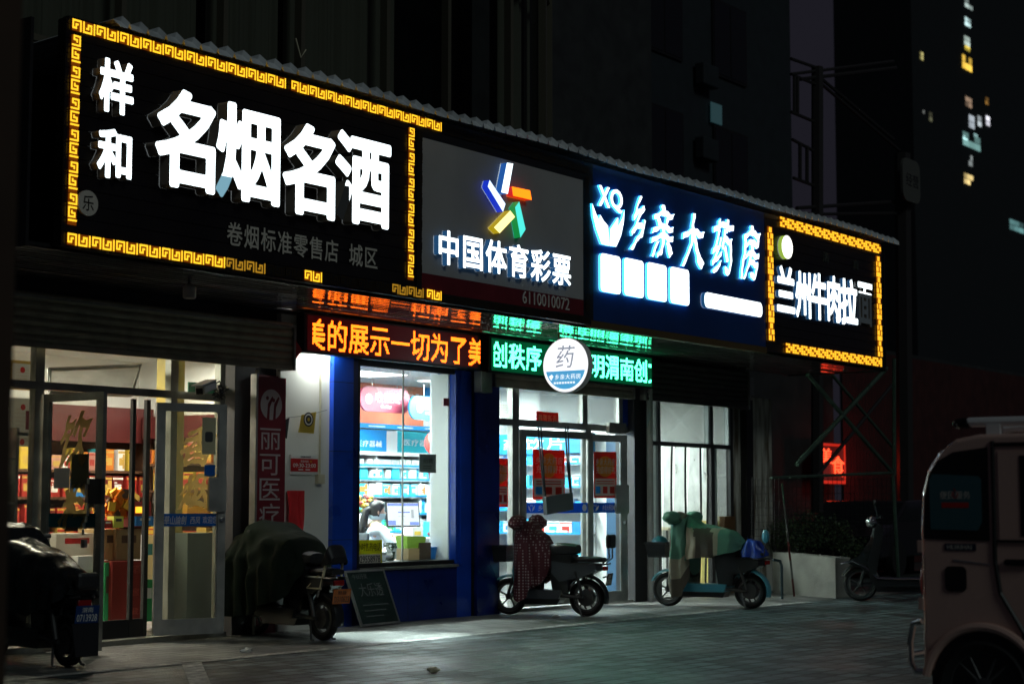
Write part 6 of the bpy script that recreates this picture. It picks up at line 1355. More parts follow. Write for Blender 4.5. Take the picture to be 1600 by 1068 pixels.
# S2, green cover
r2, f2 = gr(505, 1000), gr(431, 990)
f2 = r2 + Vector((math.cos(R(80)), math.sin(R(80)), 0))*1.08
s2, fx, rx = scooter('covered_scooter', f2, r2, 'scooter under a dark green rain cover with an orange plate before the white wall', r=.21, wt=.07, plate=('plateorange', 'dark', ('陕西 渭南', 'D310623')), backrest=False, seat_z=.78, style='cover', panel='plastic')
cloak(s2, 'rain_cover', [(rx+.16, .60, .78, .12), (rx+.30, .40, .98, .33), (fx-.42, .26, 1.08, .40), (fx-.25, .20, 1.13, .42), (fx-.10, .20, 1.08, .46), (fx+.08, .24, .95, .42), (fx+.2, .35, .66, .25)], 'oliveraincover', seed=1, wob=.04)
cloak(s2, 'child_seat', [(rx-.24, .74, .80, .10), (rx-.18, .72, .92, .13), (rx-.10, .72, .80, .11)], 'leather', seed=1, wob=0)
mb = MB(); mb.tube([(rx-.05, .1, .62), (rx+.1, .12, .5), (rx-.1, .12, .5), (rx-.16, .1, .74)], .014, 8); mb.tube([(rx-.05, -.1, .62), (rx+.1, -.12, .5), (rx-.1, -.12, .5), (rx-.16, -.1, .74)], .014, 8); mb.build('cream_foot_rail', 'cream', s2, local=True)
# S3, polka-dot quilt
f3, r3 = gr(796, 959), gr(917, 962)
s3, fx, rx = scooter('quilted_scooter', f3, r3, 'black scooter wearing a maroon dotted quilt with mitts, before the pharmacy doors', r=.215, body='cyanpaint', panel='greypaint', deck='greypaint', backrest=True, plate=('dark', 'greytext', ('渭南', '031062')), basket=True, seat_z=.78, bar_z=1.06)
hx = fx-.23
cloak(s3, 'dotted_quilt', [(hx-.16, .42, .98, .20), (hx-.10, .22, 1.10, .28), (hx+.0, .16, 1.12, .30), (hx+.08, .20, 1.06, .24), (hx+.11, .5, .98, .16)], 'dotquilt', seed=2, wob=.02)
for s in (-1, 1):
    MB().ell((hx+.00, s*.33, 1.09), .10, .17, .085, 16, 10, jit=.25, rot=Matrix.Rotation(s*R(-10), 4, 'X')).build('hand_muff', 'dotquilt', s3, smooth=True, local=True)
cloak(s3, 'quilt_apron', [(rx+.40, .52, .78, .15), (hx-.24, .40, .94, .20), (hx-.12, .34, 1.02, .24)], 'dotquilt', seed=5, wob=.02)
MB().box(fx+.02, fx+.22, -.1, .1, .64, .70).build('basket_goods', cm('orange_goods', (.6, .12, .03)), s3, bevel=.02, local=True)
# S4, blue with green quilt
f4, r4 = gr(1045, 946), gr(1173, 950)
s4, fx, rx = scooter('quilted_scooter', f4, r4, 'pale blue scooter under a green and beige quilt, by the noodle shop', r=.215, body='cyanpaint', panel='plastic', deck='tealpaint', fender='cyanpaint', basket=True, seat_z=.80, bar_z=1.10, style='blue')
hx = fx-.23
qm = [mat('green_quilt', (.10, .26, .18), .7, var=.2, vscale=4), mat('beige_quilt', (.38, .33, .24), .75, var=.25, vscale=4), mat('brown_quilt', (.10, .08, .06), .75), mat('pink_quilt', (.45, .22, .14), .75)]
def patch(c):
    k = math.sin(c.x*9+c.z*7)+math.sin(c.z*13+c.y*5)
    return 1 if c.z < .62 and k > -.3 else (3 if .5 < c.z < .75 and k < -.9 else (0 if k > -.4 else 2))
cloak(s4, 'front_quilt', [(hx-.14, .40, 1.05, .18), (hx-.06, .16, 1.18, .27), (hx+.05, .12, 1.20, .29), (hx+.12, .3, 1.08, .22)], None, seed=4, wob=.025, mats=qm, split=patch)
cloak(s4, 'seat_quilt', [(rx+.08, .74, .82, .12), (rx+.22, .68, .96, .24), (hx-.26, .62, 1.05, .26), (hx-.12, .60, 1.14, .25)], None, seed=9, wob=.03, mats=qm, split=lambda c: 0 if (c.x < rx+.32 or c.z > 1.0) else (2 if math.sin(c.x*12+c.y*8) > 0 else 1))
for s in (-1, 1): MB().ell((hx+.02, s*.34, 1.13), .10, .17, .085, 16, 10, jit=.25).build('hand_muff', qm[0], s4, smooth=True, local=True)
cloak(s4, 'blue_bundle', [(rx-.22, .66, .70, .08), (rx-.12, .64, .84, .13), (rx+.0, .64, .88, .13), (rx+.09, .64, .74, .10)], 'blue', seed=2, wob=.02)
MB().ell((fx+.12, 0, .80), .11, .12, .10, 14, 8).build('basket_helmet', 'tealpaint', s4, smooth=True, local=True)
m_ = MB().tube([(rx-.22, .09, .66), (rx-.25, .1, .84)], .008, 6).build('rear_reflector_arm', 'dark', s4, local=True); MB().ell((rx-.25, .1, .90), .05, .02, .085, 14, 9).build('rear_pad', 'tealpaint', m_, smooth=True, local=True)
# S5, black retro scooter on the right
f5 = gr(1345, 938); r5 = f5 + Vector((.62, -1.30, 0))
s5, fx, rx = scooter('black_scooter', f5, r5, 'glossy black retro scooter with round mirrors and a bright chrome edge, before the dark planter', r=.23, body='black', panel='black', style='black', mirrors=True, seat_z=.80, bar_z=1.12)
rbox('front_fairing', [(fx+.20, .52), (fx+.02, .60), (fx-.16, .86), (fx-.26, .84), (fx-.22, .45), (fx-.10, .40)], .12, mat('glossy_black_paint', (.02, .025, .025), .12, coat=1.0), s5, .04)
mb = MB(); [mb.tube([(fx+.26, s*.10, .50), (fx+.10, s*.13, .54), (fx-.08, s*.15, .45), (fx-.22, s*.17, .31), (fx-.5, s*.17, .30), (rx+.2, s*.17, .31)], .009, 6) for s in (-1, 1)]; mb.build('chrome_edge', 'chrome', s5, smooth=True, local=True)

# ================================================================== THREE-WHEELED VAN
vr = Vector((9.765, -8.47, 0))
vn = empty('enclosed_tricycle', vr, 'pale pink enclosed three wheeled van parked at the roadside', 'van', None, R(-90+2))
# local: x from the rear (0) to the nose, y = 0 near side (facing camera: -X world => local -y), width to +y
M['vanpaint'] = mat('pale_pink_paint', (.68, .44, .37), .25, coat=.6, var=.05); M['vanglass'] = mat('dark_van_glass', (.012, .016, .02), .06, coat=.5); M['vblack'] = mat('black_trim', (.01, .01, .01), .4)
VW = 1.05
prof = [(0.0, .34), (0.0, 1.18), (.012, 1.36), (.05, 1.50), (.12, 1.60), (.22, 1.675), (.36, 1.70), (1.55, 1.71), (1.78, 1.66), (1.98, 1.38), (2.12, 1.02), (2.34, .90), (2.40, .66), (2.38, .34)]
def vf(u, v, n): return (u, n, v)       # near side is y = 0; local +y is away from the camera? set by rotation
NS = -1                                  # near side sign
rings = []
for (yy, sc) in ((0.0, .985), (.025, 1.0), (VW-.025, 1.0), (VW, .985)):
    rings.append([(1.2+(x-1.2)*sc, yy*NS*-1, .9+(z-.9)*sc) for x, z in prof])
mb = MB(); mb.loft(rings); mb.build('body', 'vanpaint', vn, bevel=.012, local=True)
def side(y): return lambda u, v, n: (u, y-n, v)
F0 = side(-.0)
def vpoly(name, pts, m, n0, n1, parent=None, bev=0): 
    mb = MB(); mb.prism(pts, F0, n0, n1); return mb.build(name, m, parent or vn, bevel=bev, local=True)
wdw = vpoly('window_surround', [(.025, 1.10), (.415, 1.09), (.415, 1.625), (.21, 1.60), (.12, 1.55), (.06, 1.46), (.035, 1.34)], 'vblack', .001, .006)
vpoly('window_glass', [(.070, 1.155), (.35, 1.150), (.375, 1.20), (.375, 1.44), (.36, 1.46), (.085, 1.475), (.065, 1.44)], mat('glass_painted_teal_reflection', (.04, .13, .15), .12, coat=.3), .007, .010, wdw, 0)  # the teal base colour is a painted reflection
mb = MB(); letters(mb, '便民服务', .13, .31, 1.33, 1.375, .0105, .0115, F0, m=0); letters(mb, '心', .20, .24, 1.335, 1.39, .0115, .0125, F0, .02, 1); mb.prism([(.14, 1.28), (.30, 1.28), (.30, 1.31), (.14, 1.31)], F0, .0105, .0115, 1); mb.build('window_sticker', ['greytext', 'red'], wdw, local=True)
mb = MB(); mb.prism([(.15, 1.035), (.335, 1.035), (.335, 1.075), (.15, 1.075)], F0, .001, .005, 0); letters(mb, 'HUAIHAI', .165, .31, 1.042, 1.068, .0052, .0062, F0, .01, 1); mb.build('badge', [mat('dark_blue_badge', (.01, .02, .05), .3), 'greytext'], vn, local=True)
vpoly('vent', rrect(.148, .275, .80, .945, .03), 'vblack', .001, .008)
vpoly('side_strip', [(.20, .975), (.415, .955), (.415, .962), (.20, .985)], 'steel', .001, .005)
mb = MB()
for s0, s1 in (((.445, 1.66), (.445, .98)), ((.445, .98), (.47, .80)), ((.47, .80), (.60, .58)), ((.60, .58), (.60, .40))): mb.tube([(s0[0], -.002, s0[1]), (s1[0], -.002, s1[1])], .014, 6)
mb.tube([(.445, -.002, 1.64), (1.2, -.002, 1.64)], .012, 6); mb.build('door_seam', 'vblack', vn, local=True)
dw = vpoly('door_window', [(.475, 1.10), (1.18, 1.10), (1.18, 1.58), (.475, 1.60)], 'vanpaint', .001, .006); vpoly('door_glass', [(.60, 1.12), (1.16, 1.12), (1.16, 1.56), (.60, 1.575)], 'vanglass', .007, .010, dw)
vpoly('window_bar', [(.46, 1.085), (1.2, 1.085), (1.2, 1.098), (.46, 1.098)], 'vblack', .001, .012); vpoly('door_handle', rrect(.50, .66, .955, .99, .015), 'vblack', .003, .02)
vpoly('front_door_window', [(1.26, 1.10), (2.00, 1.10), (1.82, 1.52), (1.70, 1.58), (1.26, 1.58)], 'vanglass', .001, .008)
# arch, wheels
A_ = [(.36+.335*math.cos(R(a)), .27+.335*math.sin(R(a))) for a in range(12, 176, 8)]; mb = MB(); mb.tube([(x, -.012, z) for x, z in A_], .026, 8); mb.build('arch_lip', 'vanpaint', vn, smooth=True, local=True)
vpoly('wheel_well', [(.36+.30*math.cos(R(a)), .28+.30*math.sin(R(a))) for a in range(-12, 193, 10)], 'vblack', .001, .004)
def vwheel(x, y, r=.27):
    e = MB().lathe([(r-.08, -.06), (r-.03, -.075), (r, -.05), (r, .05), (r-.03, .075), (r-.08, .06), (r-.08, -.06)], (x, y, r), 'y', 36).build('tyre', 'rubber', vn, smooth=True, local=True)
    mb = MB().lathe([(r-.105, -.05), (r-.08, -.055), (r-.08, .05), (r-.105, .05), (r-.105, -.05)], (x, y, r), 'y', 32); mb.lathe([(0, -.065), (.05, -.06), (.055, .03), (0, .03)], (x, y, r), 'y', 16)
    for i in range(10): a = 2*math.pi*i/10+(.12 if i % 2 else -.12); a2 = 2*math.pi*(i//2*2)/10; mb.tube([(x+.04*math.cos(a), y-.05, r+.04*math.sin(a)), (x+(r-.09)*math.cos(a), y-.045, r+(r-.09)*math.sin(a))], .011, 6)
    mb.build('rim', 'darkrim', e, smooth=True, local=True)
vwheel(.36, .05); vwheel(.36, VW-.05); vwheel(1.95, VW/2, .25)
MB().box(.05, 2.3, .02, VW-.02, .26, .36).build('chassis', 'vblack', vn, local=True)
# roof rack, rear bumper, hinges
mb = MB()
for y in (.12, VW-.12):
    mb = MB(); mb.tube([(.20, y, 1.765), (.28, y, 1.775), (1.6, y, 1.775)], .028, 8)
    for x in (.42, 1.4): mb.box(x-.04, x+.04, y-.03, y+.03, 1.69, 1.76)
    mb.build('roof_rail', 'white', vn, smooth=True, local=True); mb = MB(); mb.ell((.235, .12, 1.77), .07, .032, .032, 12, 8); mb.build('rack_end_cap', 'vblack', vn, smooth=True, local=True)
mb = MB(); mb.tube([(-.02, .05, .62), (-.07, .05, .60), (-.09, .05, .50), (-.09, .05, .38), (-.06, .05, .33), (.05, .05, .33)], .02, 8); mb.tube([(-.02, VW-.05, .62), (-.07, VW-.05, .60), (-.09, VW-.05, .50), (-.09, VW-.05, .38), (-.06, VW-.05, .33)], .02, 8); mb.tube([(-.09, .05, .42), (-.09, VW-.05, .42)], .02, 8); mb.build('rear_bumper', 'chrome', vn, smooth=True, local=True)
for z in (1.05, .72): MB().box(-.012, .02, -.018, .0, z-.03, z+.04).build('hinge', 'vanpaint', vn, bevel=.004, local=True)
mb = MB(); mb.prism([(.22, 1.05), (VW-.22, 1.05), (VW-.22, 1.5), (.22, 1.5)], lambda u, v, n: (-.003-n+.03*(v > 1.3), u, v), -.0, .005); mb.build('rear_window', 'vanglass', vn, local=True)
for y in (.06, VW-.06): MB().ell((-.002, y, .85), .02, .04, .09, 12, 8).build('tail_light', 'red', vn, smooth=True, local=True)

# ================================================================== RIGHT SIDE: PLANTER, SHRUBS, LATTICE, RED SIGN
q0, q1 = gr(1207, 928), gr(1306, 936)
pl_ = MB().box(q0.x+.1, q1.x+.05, -1.45, -.75, 0, .60); 
g0, g1 = gr(1306, 934), gr(1208, 926)
mb = MB(); d_ = (g0-g1); d_.normalize(); nrm = Vector((-d_.y, d_.x, 0)); L_ = (g0-g1).length
def pf2(u, v, w): return g1 + d_*u + Vector((0, 0, 1))*v - nrm*w
mb.prism([(0, 0), (L_, 0), (L_, .56), (0, .60)], pf2, -.25, 0); tag(mb.build('concrete_planter', mat('planter_concrete', (.36, .35, .31), .85, var=.35, vscale=2, bump=.3), bevel=.015), 'low pale concrete planter wall full of dark shrubs', 'planter')
M['leafd'] = mat('dark_leaf', (.04, .08, .035), .5); M['leafm'] = mat('mid_leaf', (.09, .13, .05), .5); M['bark'] = mat('bark', (.06, .045, .03), .8)
def shrub(x, y, z0, rx_, ry_, rz_, n, seed, label):
    t = empty('shrub', (x, y, z0), label, 'shrub', 'dark shrubs in the planter'); rg = random.Random(seed)
    mb = MB()
    for i in range(n):
        u = rg.random()**.4; th = rg.uniform(0, 2*math.pi); ph = math.acos(rg.uniform(-1, 1)); lump = .75+.35*noise.noise(Vector((math.cos(th)*1.7+seed, math.sin(th)*1.7, math.cos(ph)*2)))
        c = Vector((x+rx_*u*lump*math.sin(ph)*math.cos(th), y+ry_*u*lump*math.sin(ph)*math.sin(th), z0+rz_*(1+.95*u*lump*math.cos(ph)))); a = Vector((rg.uniform(-1, 1), rg.uniform(-1, 1), rg.uniform(-.6, .6))).normalized(); b_ = a.orthogonal().normalized(); l = rg.uniform(.03, .06)
        mb.add([c, c+a*l*.5+b_*l*.3, c+a*l, c+a*l*.5-b_*l*.3], [(0, 1, 2, 3)], rg.choice([0, 0, 1]))
    mb.build('foliage', ['leafd', 'leafm'], t); mb = MB()
    for k in range(5): mb.tube([(x, y, z0), (x+rg.uniform(-.3, .3)*rx_, y+rg.uniform(-.3, .3)*ry_, z0+rz_*rg.uniform(.8, 1.6))], .012, 5, 0, .004)
    mb.build('stem', 'bark', t)
for i, (px, top, lb) in enumerate([(1225, 790, 'dark shrub in the planter beside the striped pole'), (1262, 775, 'dark shrub in the middle of the planter below the red sign'), (1300, 790, 'dark shrub at the right end of the planter'), (1335, 800, 'dark shrub beyond the planter behind the black scooter'), (1390, 740, 'tall thin shrub behind the seat of the black scooter')]):
    p = at(px, 830, -.2 if i < 3 else .8); s_ = 100; shrub(p.x, p.y, .42 if i < 3 else .1, .55, .40, (1.3+(787-top)/s_-.42)/2.1, 1400, i+3, lb)
# striped pole
pA, pB = gr(1241, 931), at(1222, 755, -1.55); mb = MB()
for k in range(6): a, c = pA.lerp(pB, k/6), pA.lerp(pB, (k+1)/6); mb.tube([a, c], .016-.0008*k, 8, (0, 1, 0, 1, 1, 2)[k])
tag(mb.build('striped_pole', [mat('faded_red', (.09, .012, .01), .6), mat('dirty_white', (.10, .10, .09), .7), mat('faded_green', (.03, .10, .06), .6)]), 'thin red and white striped pole leaning at the planter', 'pole')
mb = MB(); pA = gr(1222, 935); mb.tube([pA, pA+Vector((0, 0, .45)), pA+Vector((-.05, 0, .52)), pA+Vector((-.25, 0, .54))], .02, 8); tag(mb.build('bent_pipe', mat('faded_teal', (.008, .03, .04), .6)), 'teal bent pipe stub beside the planter end', 'pipe')
# steel lattice frame carrying the end of the canopy, running up to the billboard frame
M['greensteel'] = mat('weathered_green_steel', (.10, .16, .12), .45, .4, var=.3); M['darksteel'] = mat('dark_steel', (.05, .045, .045), .5, .4)
lf = empty('steel_lattice_frame', (25.5, -1.4, 0), 'tall steel lattice frame with crossed green braces right of the noodle sign', 'frame')
def beam(name, pts, r_, m='greensteel', parent=lf): mb = MB(); mb.tube(pts, r_, 6); return mb.build(name, m, parent)
YL = -1.3
P_ = lambda px, py, Y=YL: at(px, py, Y)
beam('brace', [P_(1245, 725), P_(1385, 575)], .035); beam('brace', [P_(1262, 585), P_(1392, 735)], .035); beam('brace', [P_(1275, 745, -.3), P_(1395, 600, -.3)], .03, 'darksteel'); beam('brace', [P_(1300, 585, -.3), P_(1394, 697, -.3)], .03)
beam('cross_rail', [P_(1205, 746), P_(1395, 738)], .022); beam('post', [P_(1397, 560), P_(1397, 742)], .03); beam('post', [P_(1395, 742), P_(1405, 930)], .03)
YM = 1.5
beam('post', [P_(1277, 105, YM), P_(1277, 345, YM), P_(1277, 800, YM)], .11, 'darksteel'); beam('post', [P_(1410, 240, YM), P_(1416, 930, YM)], .16, 'darksteel')
for a, c in (((1236, 92), (1282, 108)), ((1236, 116), (1396, 96)), ((1250, 124), (1400, 106)), ((1282, 122), (1396, 218)), ((1282, 130), (1405, 235)), ((1240, 118), (1275, 132)), ((1236, 175), (1272, 190)), ((1238, 218), (1270, 235)), ((1240, 278), (1272, 290)), ((1245, 325), (1400, 315)), ((1240, 335), (1400, 333)), ((1241, 120), (1241, 178)), ((1246, 122), (1246, 178)), ((1250, 224), (1250, 280)), ((1261, 228), (1261, 284))):
    beam('brace', [P_(*a, YM), P_(*c, YM)], .035 if a[0] > 1242 else .03, 'darksteel')
# wire mesh fence
mb = MB(); 
for px in range(1175, 1400, 7): mb.tube([P_(px, 745, -.5), P_(px, 850, -.5)], .004, 3)
for py in range(748, 850, 11): mb.tube([P_(1172, py+1, -.5), P_(1400, py, -.5)], .004, 3)
tag(mb.build('wire_mesh_fence', 'darksteel'), 'thin wire mesh fence panel above the planter', 'fence')
# round plate sign on the pole
p = at(1421, 283, 1.3); q = rc(1407, 250, 1434, 316, 1.25); mb = MB(); mb.prism(rrect(q[0], q[1], q[2], q[3], .2), FRONT(1.25), 0, .05, 0); letters(mb, '经营', q[0]+(q[1]-q[0])*.18, q[1]-(q[1]-q[0])*.1, q[2]+(q[3]-q[2])*.36, q[2]+(q[3]-q[2])*.66, .05, .055, FRONT(1.25), .02, 1)
tag(mb.build('pole_sign', [mat('dim_plate', (.10, .10, .09), .6), 'black']), 'dim rounded grey plate sign high on the dark steel pole', 'sign')
# red LED sign deep behind
q = rc(1280, 695, 1319, 752, 3.2); rs = empty('red_neon_sign', (q[0], 3.2, q[2]), 'small glowing red sign in a window frame behind the lattice braces', 'sign')
MB().box(q[0]-.05, q[1]+.05, 3.22, 3.3, q[2]-.05, q[3]+.05).build('back_panel', emat('red_sign_glow', (1, .02, .01), .015), rs); mb = MB(); mb.box(q[0]-.02, q[1]+.05, 3.19, 3.21, q[3]-.02, q[3]+.03); mb.box(q[1]+.01, q[1]+.05, 3.19, 3.21, q[2], q[3]); mb.box(q[0]+.0, q[1]+.05, 3.19, 3.21, q[2]-.04, q[2]+.02)
mb.build('frame', emat('red_tube_dim', (1, .03, .01), .5), rs)
mb = MB(); w_ = q[1]-q[0]; h_ = q[3]-q[2]; letters(mb, '美', q[0]+w_*.05, q[0]+w_*.48, q[3]-h_*.50, q[3]-h_*.10, 0, .02, FRONT(3.2), .03); letters(mb, '食', q[0]+w_*.5, q[0]+w_*.98, q[3]-h_*.85, q[3]-h_*.30, 0, .02, FRONT(3.2), .02); mb.build('lit_characters', emat('red_neon', (1, .05, .015), 4.0), rs)
l = bpy.data.lights.new('sign_light', 'AREA'); l.size = 1.0; l.energy = 5; l.color = (1, .05, .03); o = bpy.data.objects.new('sign_light', l); COL.objects.link(o); o.location = (q[1]+.1, 2.6, q[3]-.5); o.rotation_euler = (R(90), 0, R(-15)); attach(o, rs)
# dark parked car behind the scooter
g = at(1350, 870, 1.0); cr = empty('parked_car', (g.x+1.4, 1.2, 0), 'dark car almost lost in the shadow behind the black scooter', 'car', None, R(0))
def cf(u, v, n): return (u, n, v)
mb = MB(); mb.loft([[(x*.98, y, z*.985) if abs(y) > .7 else (x, y, z) for x, z in [(-2.1, .35), (-2.15, .75), (-1.5, .95), (-.9, 1.38), (.7, 1.42), (1.35, 1.0), (2.05, .85), (2.15, .4)]] for y in (-.82, -.74, .74, .82)]); mb.build('body', mat('black_car_paint', (.015, .015, .018), .2, coat=.6), cr, bevel=.04, local=True)
for s in (-1, 1):
    mb = MB(); mb.prism([(-1.3, .98), (-.82, 1.32), (.62, 1.35), (1.15, 1.02)], lambda u, v, n: (u, s*(.822+n), v), 0, .004); mb.build('side_window', 'vanglass', cr, local=True)
    for x in (-1.35, 1.35): MB().lathe([(0, -.1), (.31, -.1), (.33, 0), (.31, .1), (0, .1)], (x, s*.76, .33), 'y', 24).build('wheel', 'rubber', cr, local=True, smooth=True)
# near pillar at the left edge of the view
e0, e1 = at(23, 500, -9.0), at(-200, 500, -9.0)
pc = at(22, 500, -8.2); mb = MB(); mb.box(pc.x-1.2, pc.x, -8.2, -7.2, 0, 6.0); mb.box(pc.x-1.25, pc.x+.03, -8.25, -7.15, 0, .12)
tag(mb.build('corner_pillar', mat('dark_brown_plaster', (.055, .03, .018), .8, var=.25)), 'dark brown pillar filling the left edge of the view', 'pillar')

# ================================================================== PHARMACIST
def skin(name, nodes, edges, m, parent=None, sub=1, root=0):
    me = bpy.data.meshes.new(name); me.from_pydata([n[0] for n in nodes], edges, []); o = bpy.data.objects.new(name, me); COL.objects.link(o)
    md = o.modifiers.new('skin', 'SKIN'); md.use_smooth_shade = True; md.branch_smoothing = .3; s = o.modifiers.new('s', 'SUBSURF'); s.levels = sub; s.render_levels = sub
    for i, n in enumerate(nodes): r_ = n[1]; me.skin_vertices[0].data[i].radius = (r_, r_) if not isinstance(r_, tuple) else r_; me.skin_vertices[0].data[i].use_root = (i == root)
    me2 = bpy.data.meshes.new_from_object(o.evaluated_get(bpy.context.evaluated_depsgraph_get())); bpy.data.objects.remove(o)
    me2.materials.clear(); me2.materials.append(M[m] if isinstance(m, str) else m); me2.shade_smooth(); me2.name = name
    o2 = bpy.data.objects.new(name, me2); COL.objects.link(o2); return attach(o2, parent)
M['skin'] = mat('skin', (.62, .38, .28), .5); M['hair'] = mat('black_hair', (.012, .010, .010), .4, bump=.4, bscale=80); M['coat'] = mat('white_coat', (.70, .76, .80), .8, bump=.2, bscale=12)
base = at(583, 830, 1.62); O = Vector((base.x, base.y, 0))
pe = empty('person', O, 'seated pharmacist in a white coat with a dark ponytail, hands on the keyboard', 'person')
def Q(lat, dep, z): return LD(O, lat, dep, z)
nodes = [(Q(-.02, .0, .52), .13), (Q(-.01, .02, .72), .12), (Q(0, .04, .92), .13), (Q(.02, .05, 1.02), .09), (Q(.03, .05, 1.09), .048), (Q(.04, .06, 1.14), .055),
         (Q(.13, -.08, .985), .058), (Q(.24, -.12, .76), .043), (Q(.265, .06, .90), .030), (Q(.275, .10, .915), .026),
         (Q(-.11, .18, .985), .058), (Q(.0, .38, .80), .043), (Q(.17, .40, .90), .030), (Q(.21, .40, .915), .026),
         (Q(.12, .14, .55), .10), (Q(.36, .30, .54), .075), (Q(.36, .30, .10), .05), (Q(.0, .28, .55), .10), (Q(.22, .45, .54), .075), (Q(.22, .45, .10), .05)]
edges = [(0, 1), (1, 2), (2, 3), (3, 4), (4, 5), (3, 6), (6, 7), (7, 8), (8, 9), (3, 10), (10, 11), (11, 12), (12, 13), (0, 14), (14, 15), (15, 16), (0, 17), (17, 18), (18, 19)]
for wrist, dl, dd in ((9, .9, .43), (13, .98, -.1)):                      # five fingers and a thumb on each hand
    w0 = nodes[wrist][0]; fw_ = Vector((RT.x, RT.y, 0))*dl + Vector((math.cos(CA), math.sin(CA), 0))*dd; fw_.normalize(); sd = Vector((-fw_.y, fw_.x, 0))
    for k, (off, ln) in enumerate(((-.03, .062), (-.010, .072), (.010, .068), (.03, .055))):
        n0_ = len(nodes); nodes += [(w0+fw_*.045+sd*off*.8, .011), (w0+fw_*(.05+ln*.5)+sd*off+Vector((0, 0, .010)), .008), (w0+fw_*(.05+ln)+sd*off*1.05-Vector((0, 0, .012)), .006)]; edges += [(wrist, n0_), (n0_, n0_+1), (n0_+1, n0_+2)]
    n0_ = len(nodes); sgn = 1 if wrist == 13 else 1; nodes += [(w0+fw_*.02+sd*.035, .011), (w0+fw_*.055+sd*.06-Vector((0, 0, .01)), .008)]; edges += [(wrist, n0_), (n0_, n0_+1)]
body = skin('body', nodes, edges, 'skin', pe)
# head: joined into the body mesh so that the body stays one mesh
hd_c = Q(.045, .065, 1.215); fdir = (Vector((RT.x, RT.y, 0))*.92 + Vector((math.cos(CA), math.sin(CA), 0))*.38).normalized(); sdir = Vector((-fdir.y, fdir.x, 0))
rg_ = []
for i, (z, fr_, bk_, w_) in enumerate([(-.115, .055, .03, .035), (-.105, .080, .045, .05), (-.08, .092, .06, .062), (-.055, .094, .075, .068), (-.03, .098, .088, .072), (0, .095, .098, .076), (.03, .096, .102, .078), (.06, .090, .10, .076), (.09, .072, .085, .064), (.112, .045, .055, .042), (.122, .012, .02, .015)]):
    ring = []
    for j in range(20):
        a = 2*math.pi*j/20; c, s = math.cos(a), math.sin(a); ln = fr_ if c > 0 else bk_
        if j in (0,) and -.05 < z < -.01: ln += .022                        # nose
        if j in (1, 19) and -.01 <= z < .02: ln -= .012                      # eye sockets
        if j == 0 and abs(z+.08) < .01: ln += .006                           # mouth
        ring.append(hd_c + fdir*c*ln + sdir*s*w_ + Vector((0, 0, z)))
    rg_.append(ring)
mb = MB(); mb.loft(rg_); 
for s in (-1, 1): mb.ell(hd_c + sdir*s*.076 - fdir*.005 + Vector((0, 0, -.015)), .022, .012, .032, 10, 7)
hmesh = mb.build('head_tmp', 'skin', None, smooth=True)
import bmesh
bmm = bmesh.new(); bmm.from_mesh(body.data); bmm.from_mesh(hmesh.data); bmm.to_mesh(body.data); bmm.free(); bpy.data.objects.remove(hmesh); body.data.shade_smooth()
mb = MB()
for s in (-1, 1): mb.ell(hd_c + fdir*.088 + sdir*s*.032 + Vector((0, 0, .005)), .008, .013, .006, 8, 6)
mb.build('eyes', 'black', pe, smooth=True)
mb = MB(); mb.loft([[hd_c + fdir*(c*ln) + sdir*(math.sin(a)*ww) + Vector((0, 0, z)) for a in [2*math.pi*j/18 for j in range(18)] for c in (math.cos(a),)] for z, ln, ww in ((-.105, .088, .06), (-.08, .104, .071), (-.04, .107, .075), (-.03, .100, .073))]); mb.build('face_mask', cm('pale_blue_mask', (.55, .68, .72)), pe, smooth=True)
rings = []
for z, fr_, bk_, w_ in [(-.09, -.03, .08, .055), (-.05, .0, .104, .082), (-.01, .035, .114, .088), (.03, .075, .118, .09), (.065, .098, .115, .088), (.095, .09, .10, .078), (.122, .06, .07, .055), (.136, .02, .025, .02)]:
    rings.append([hd_c + fdir*(math.cos(a)*(fr_ if math.cos(a) > 0 else bk_)) + sdir*math.sin(a)*w_ + Vector((0, 0, z+.004*math.sin(a*9))) for a in [2*math.pi*j/24 for j in range(24)]])
mb = MB(); mb.loft(rings)
back = hd_c - fdir*.095; pts = [back+Vector((0, 0, .03)), back-fdir*.05+Vector((0, 0, .0)), back-fdir*.075-Vector((0, 0, .10))-sdir*.0, back-fdir*.09-Vector((0, 0, .20)), back-fdir*.13-Vector((0, 0, .27)), back-fdir*.15-Vector((0, 0, .33))]
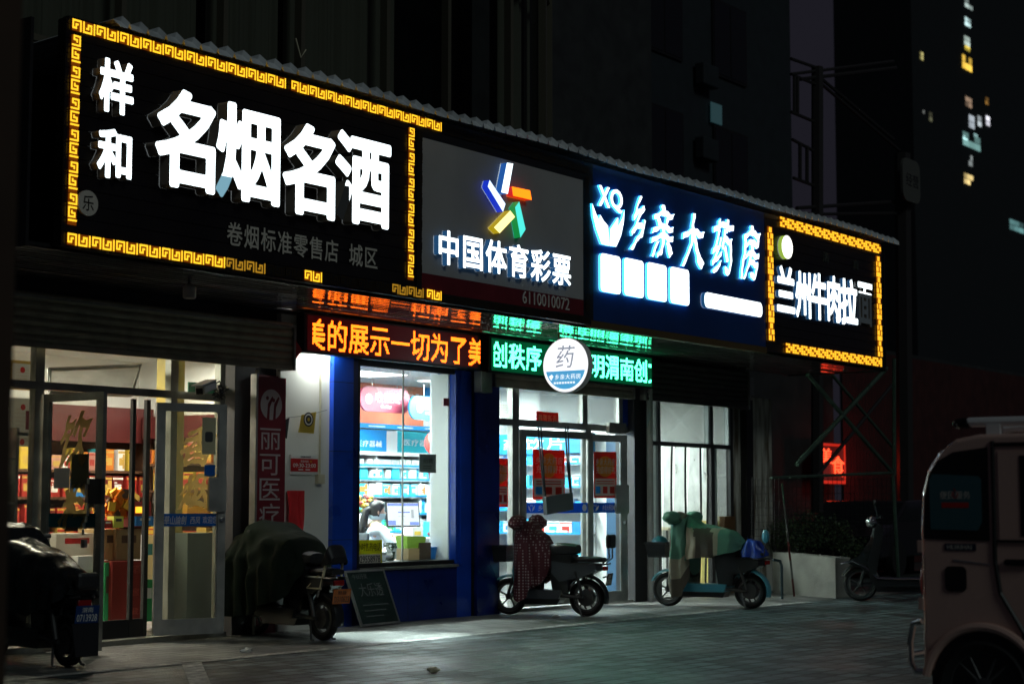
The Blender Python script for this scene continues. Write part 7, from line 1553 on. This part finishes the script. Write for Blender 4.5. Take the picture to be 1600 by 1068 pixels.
mb.tube(pts[:4], .045, 10, 0, .055); mb.tube(pts[3:], .055, 10, 0, .018); mb.build('hair', 'hair', pe, smooth=True)
cn = [(Q(-.02, .0, .48), .17), (Q(-.01, .02, .72), .145), (Q(0, .04, .90), .150), (Q(.02, .05, 1.0), .11), (Q(.03, .05, 1.045), .068), (Q(.13, -.08, .985), .075), (Q(.19, -.11, .87), .062), (Q(.245, -.12, .765), .056), (Q(.26, .02, .87), .044), (Q(-.11, .18, .985), .075), (Q(.0, .38, .80), .056), (Q(.13, .40, .88), .044)]
skin('white_coat', cn, [(0, 1), (1, 2), (2, 3), (3, 4), (3, 5), (5, 6), (6, 7), (7, 8), (3, 9), (9, 10), (10, 11)], 'coat', pe)
mb = MB(); c = Q(.03, .05, 1.06); mb.lathe([(.062, -.02), (.075, .0), (.066, .035), (.056, .03), (.058, -.02), (.062, -.02)], c, 'z', 20); mb.build('collar', cm('beige_collar', (.55, .47, .36)), pe, smooth=True)
ch = empty('office_chair', Q(-.04, -.02, 0), 'grey office chair under the seated pharmacist', 'chair')
mb = MB(); c = Q(-.02, .02, .40); mb.lathe([(0, 0), (.24, 0), (.26, .03), (.24, .06), (0, .06)], c, 'z', 20); mb.build('seat', 'greypaint', ch, smooth=True)
mb = MB(); c = Q(-.19, -.13, .74); mb.obox(c, .05, .40, .42, Matrix.Rotation(math.atan2(fdir.y, fdir.x)+.5, 4, 'Z')); mb.build('backrest', 'greypaint', ch, bevel=.02); MB().tube([Q(-.02, .02, .06), Q(-.02, .02, .40)], .03, 8).build('gas_column', 'plastic', ch)
mb = MB(); [mb.tube([Q(-.02, .02, .08), Q(-.02+.26*math.cos(a), .02+.26*math.sin(a), .05)], .02, 6) for a in [i*1.2566 for i in range(5)]]; mb.build('foot_star', 'plastic', ch)
# overhead cables and street clutter near the canopy
mb = MB(); mb.tube([at(462, 60, -.1), at(470, 90, -.12), at(478, 78, -.12)], .008, 5); tag(mb.build('loose_wire', 'cream'), 'short loose wire end on the bright mullion above the liquor sign', 'wire')
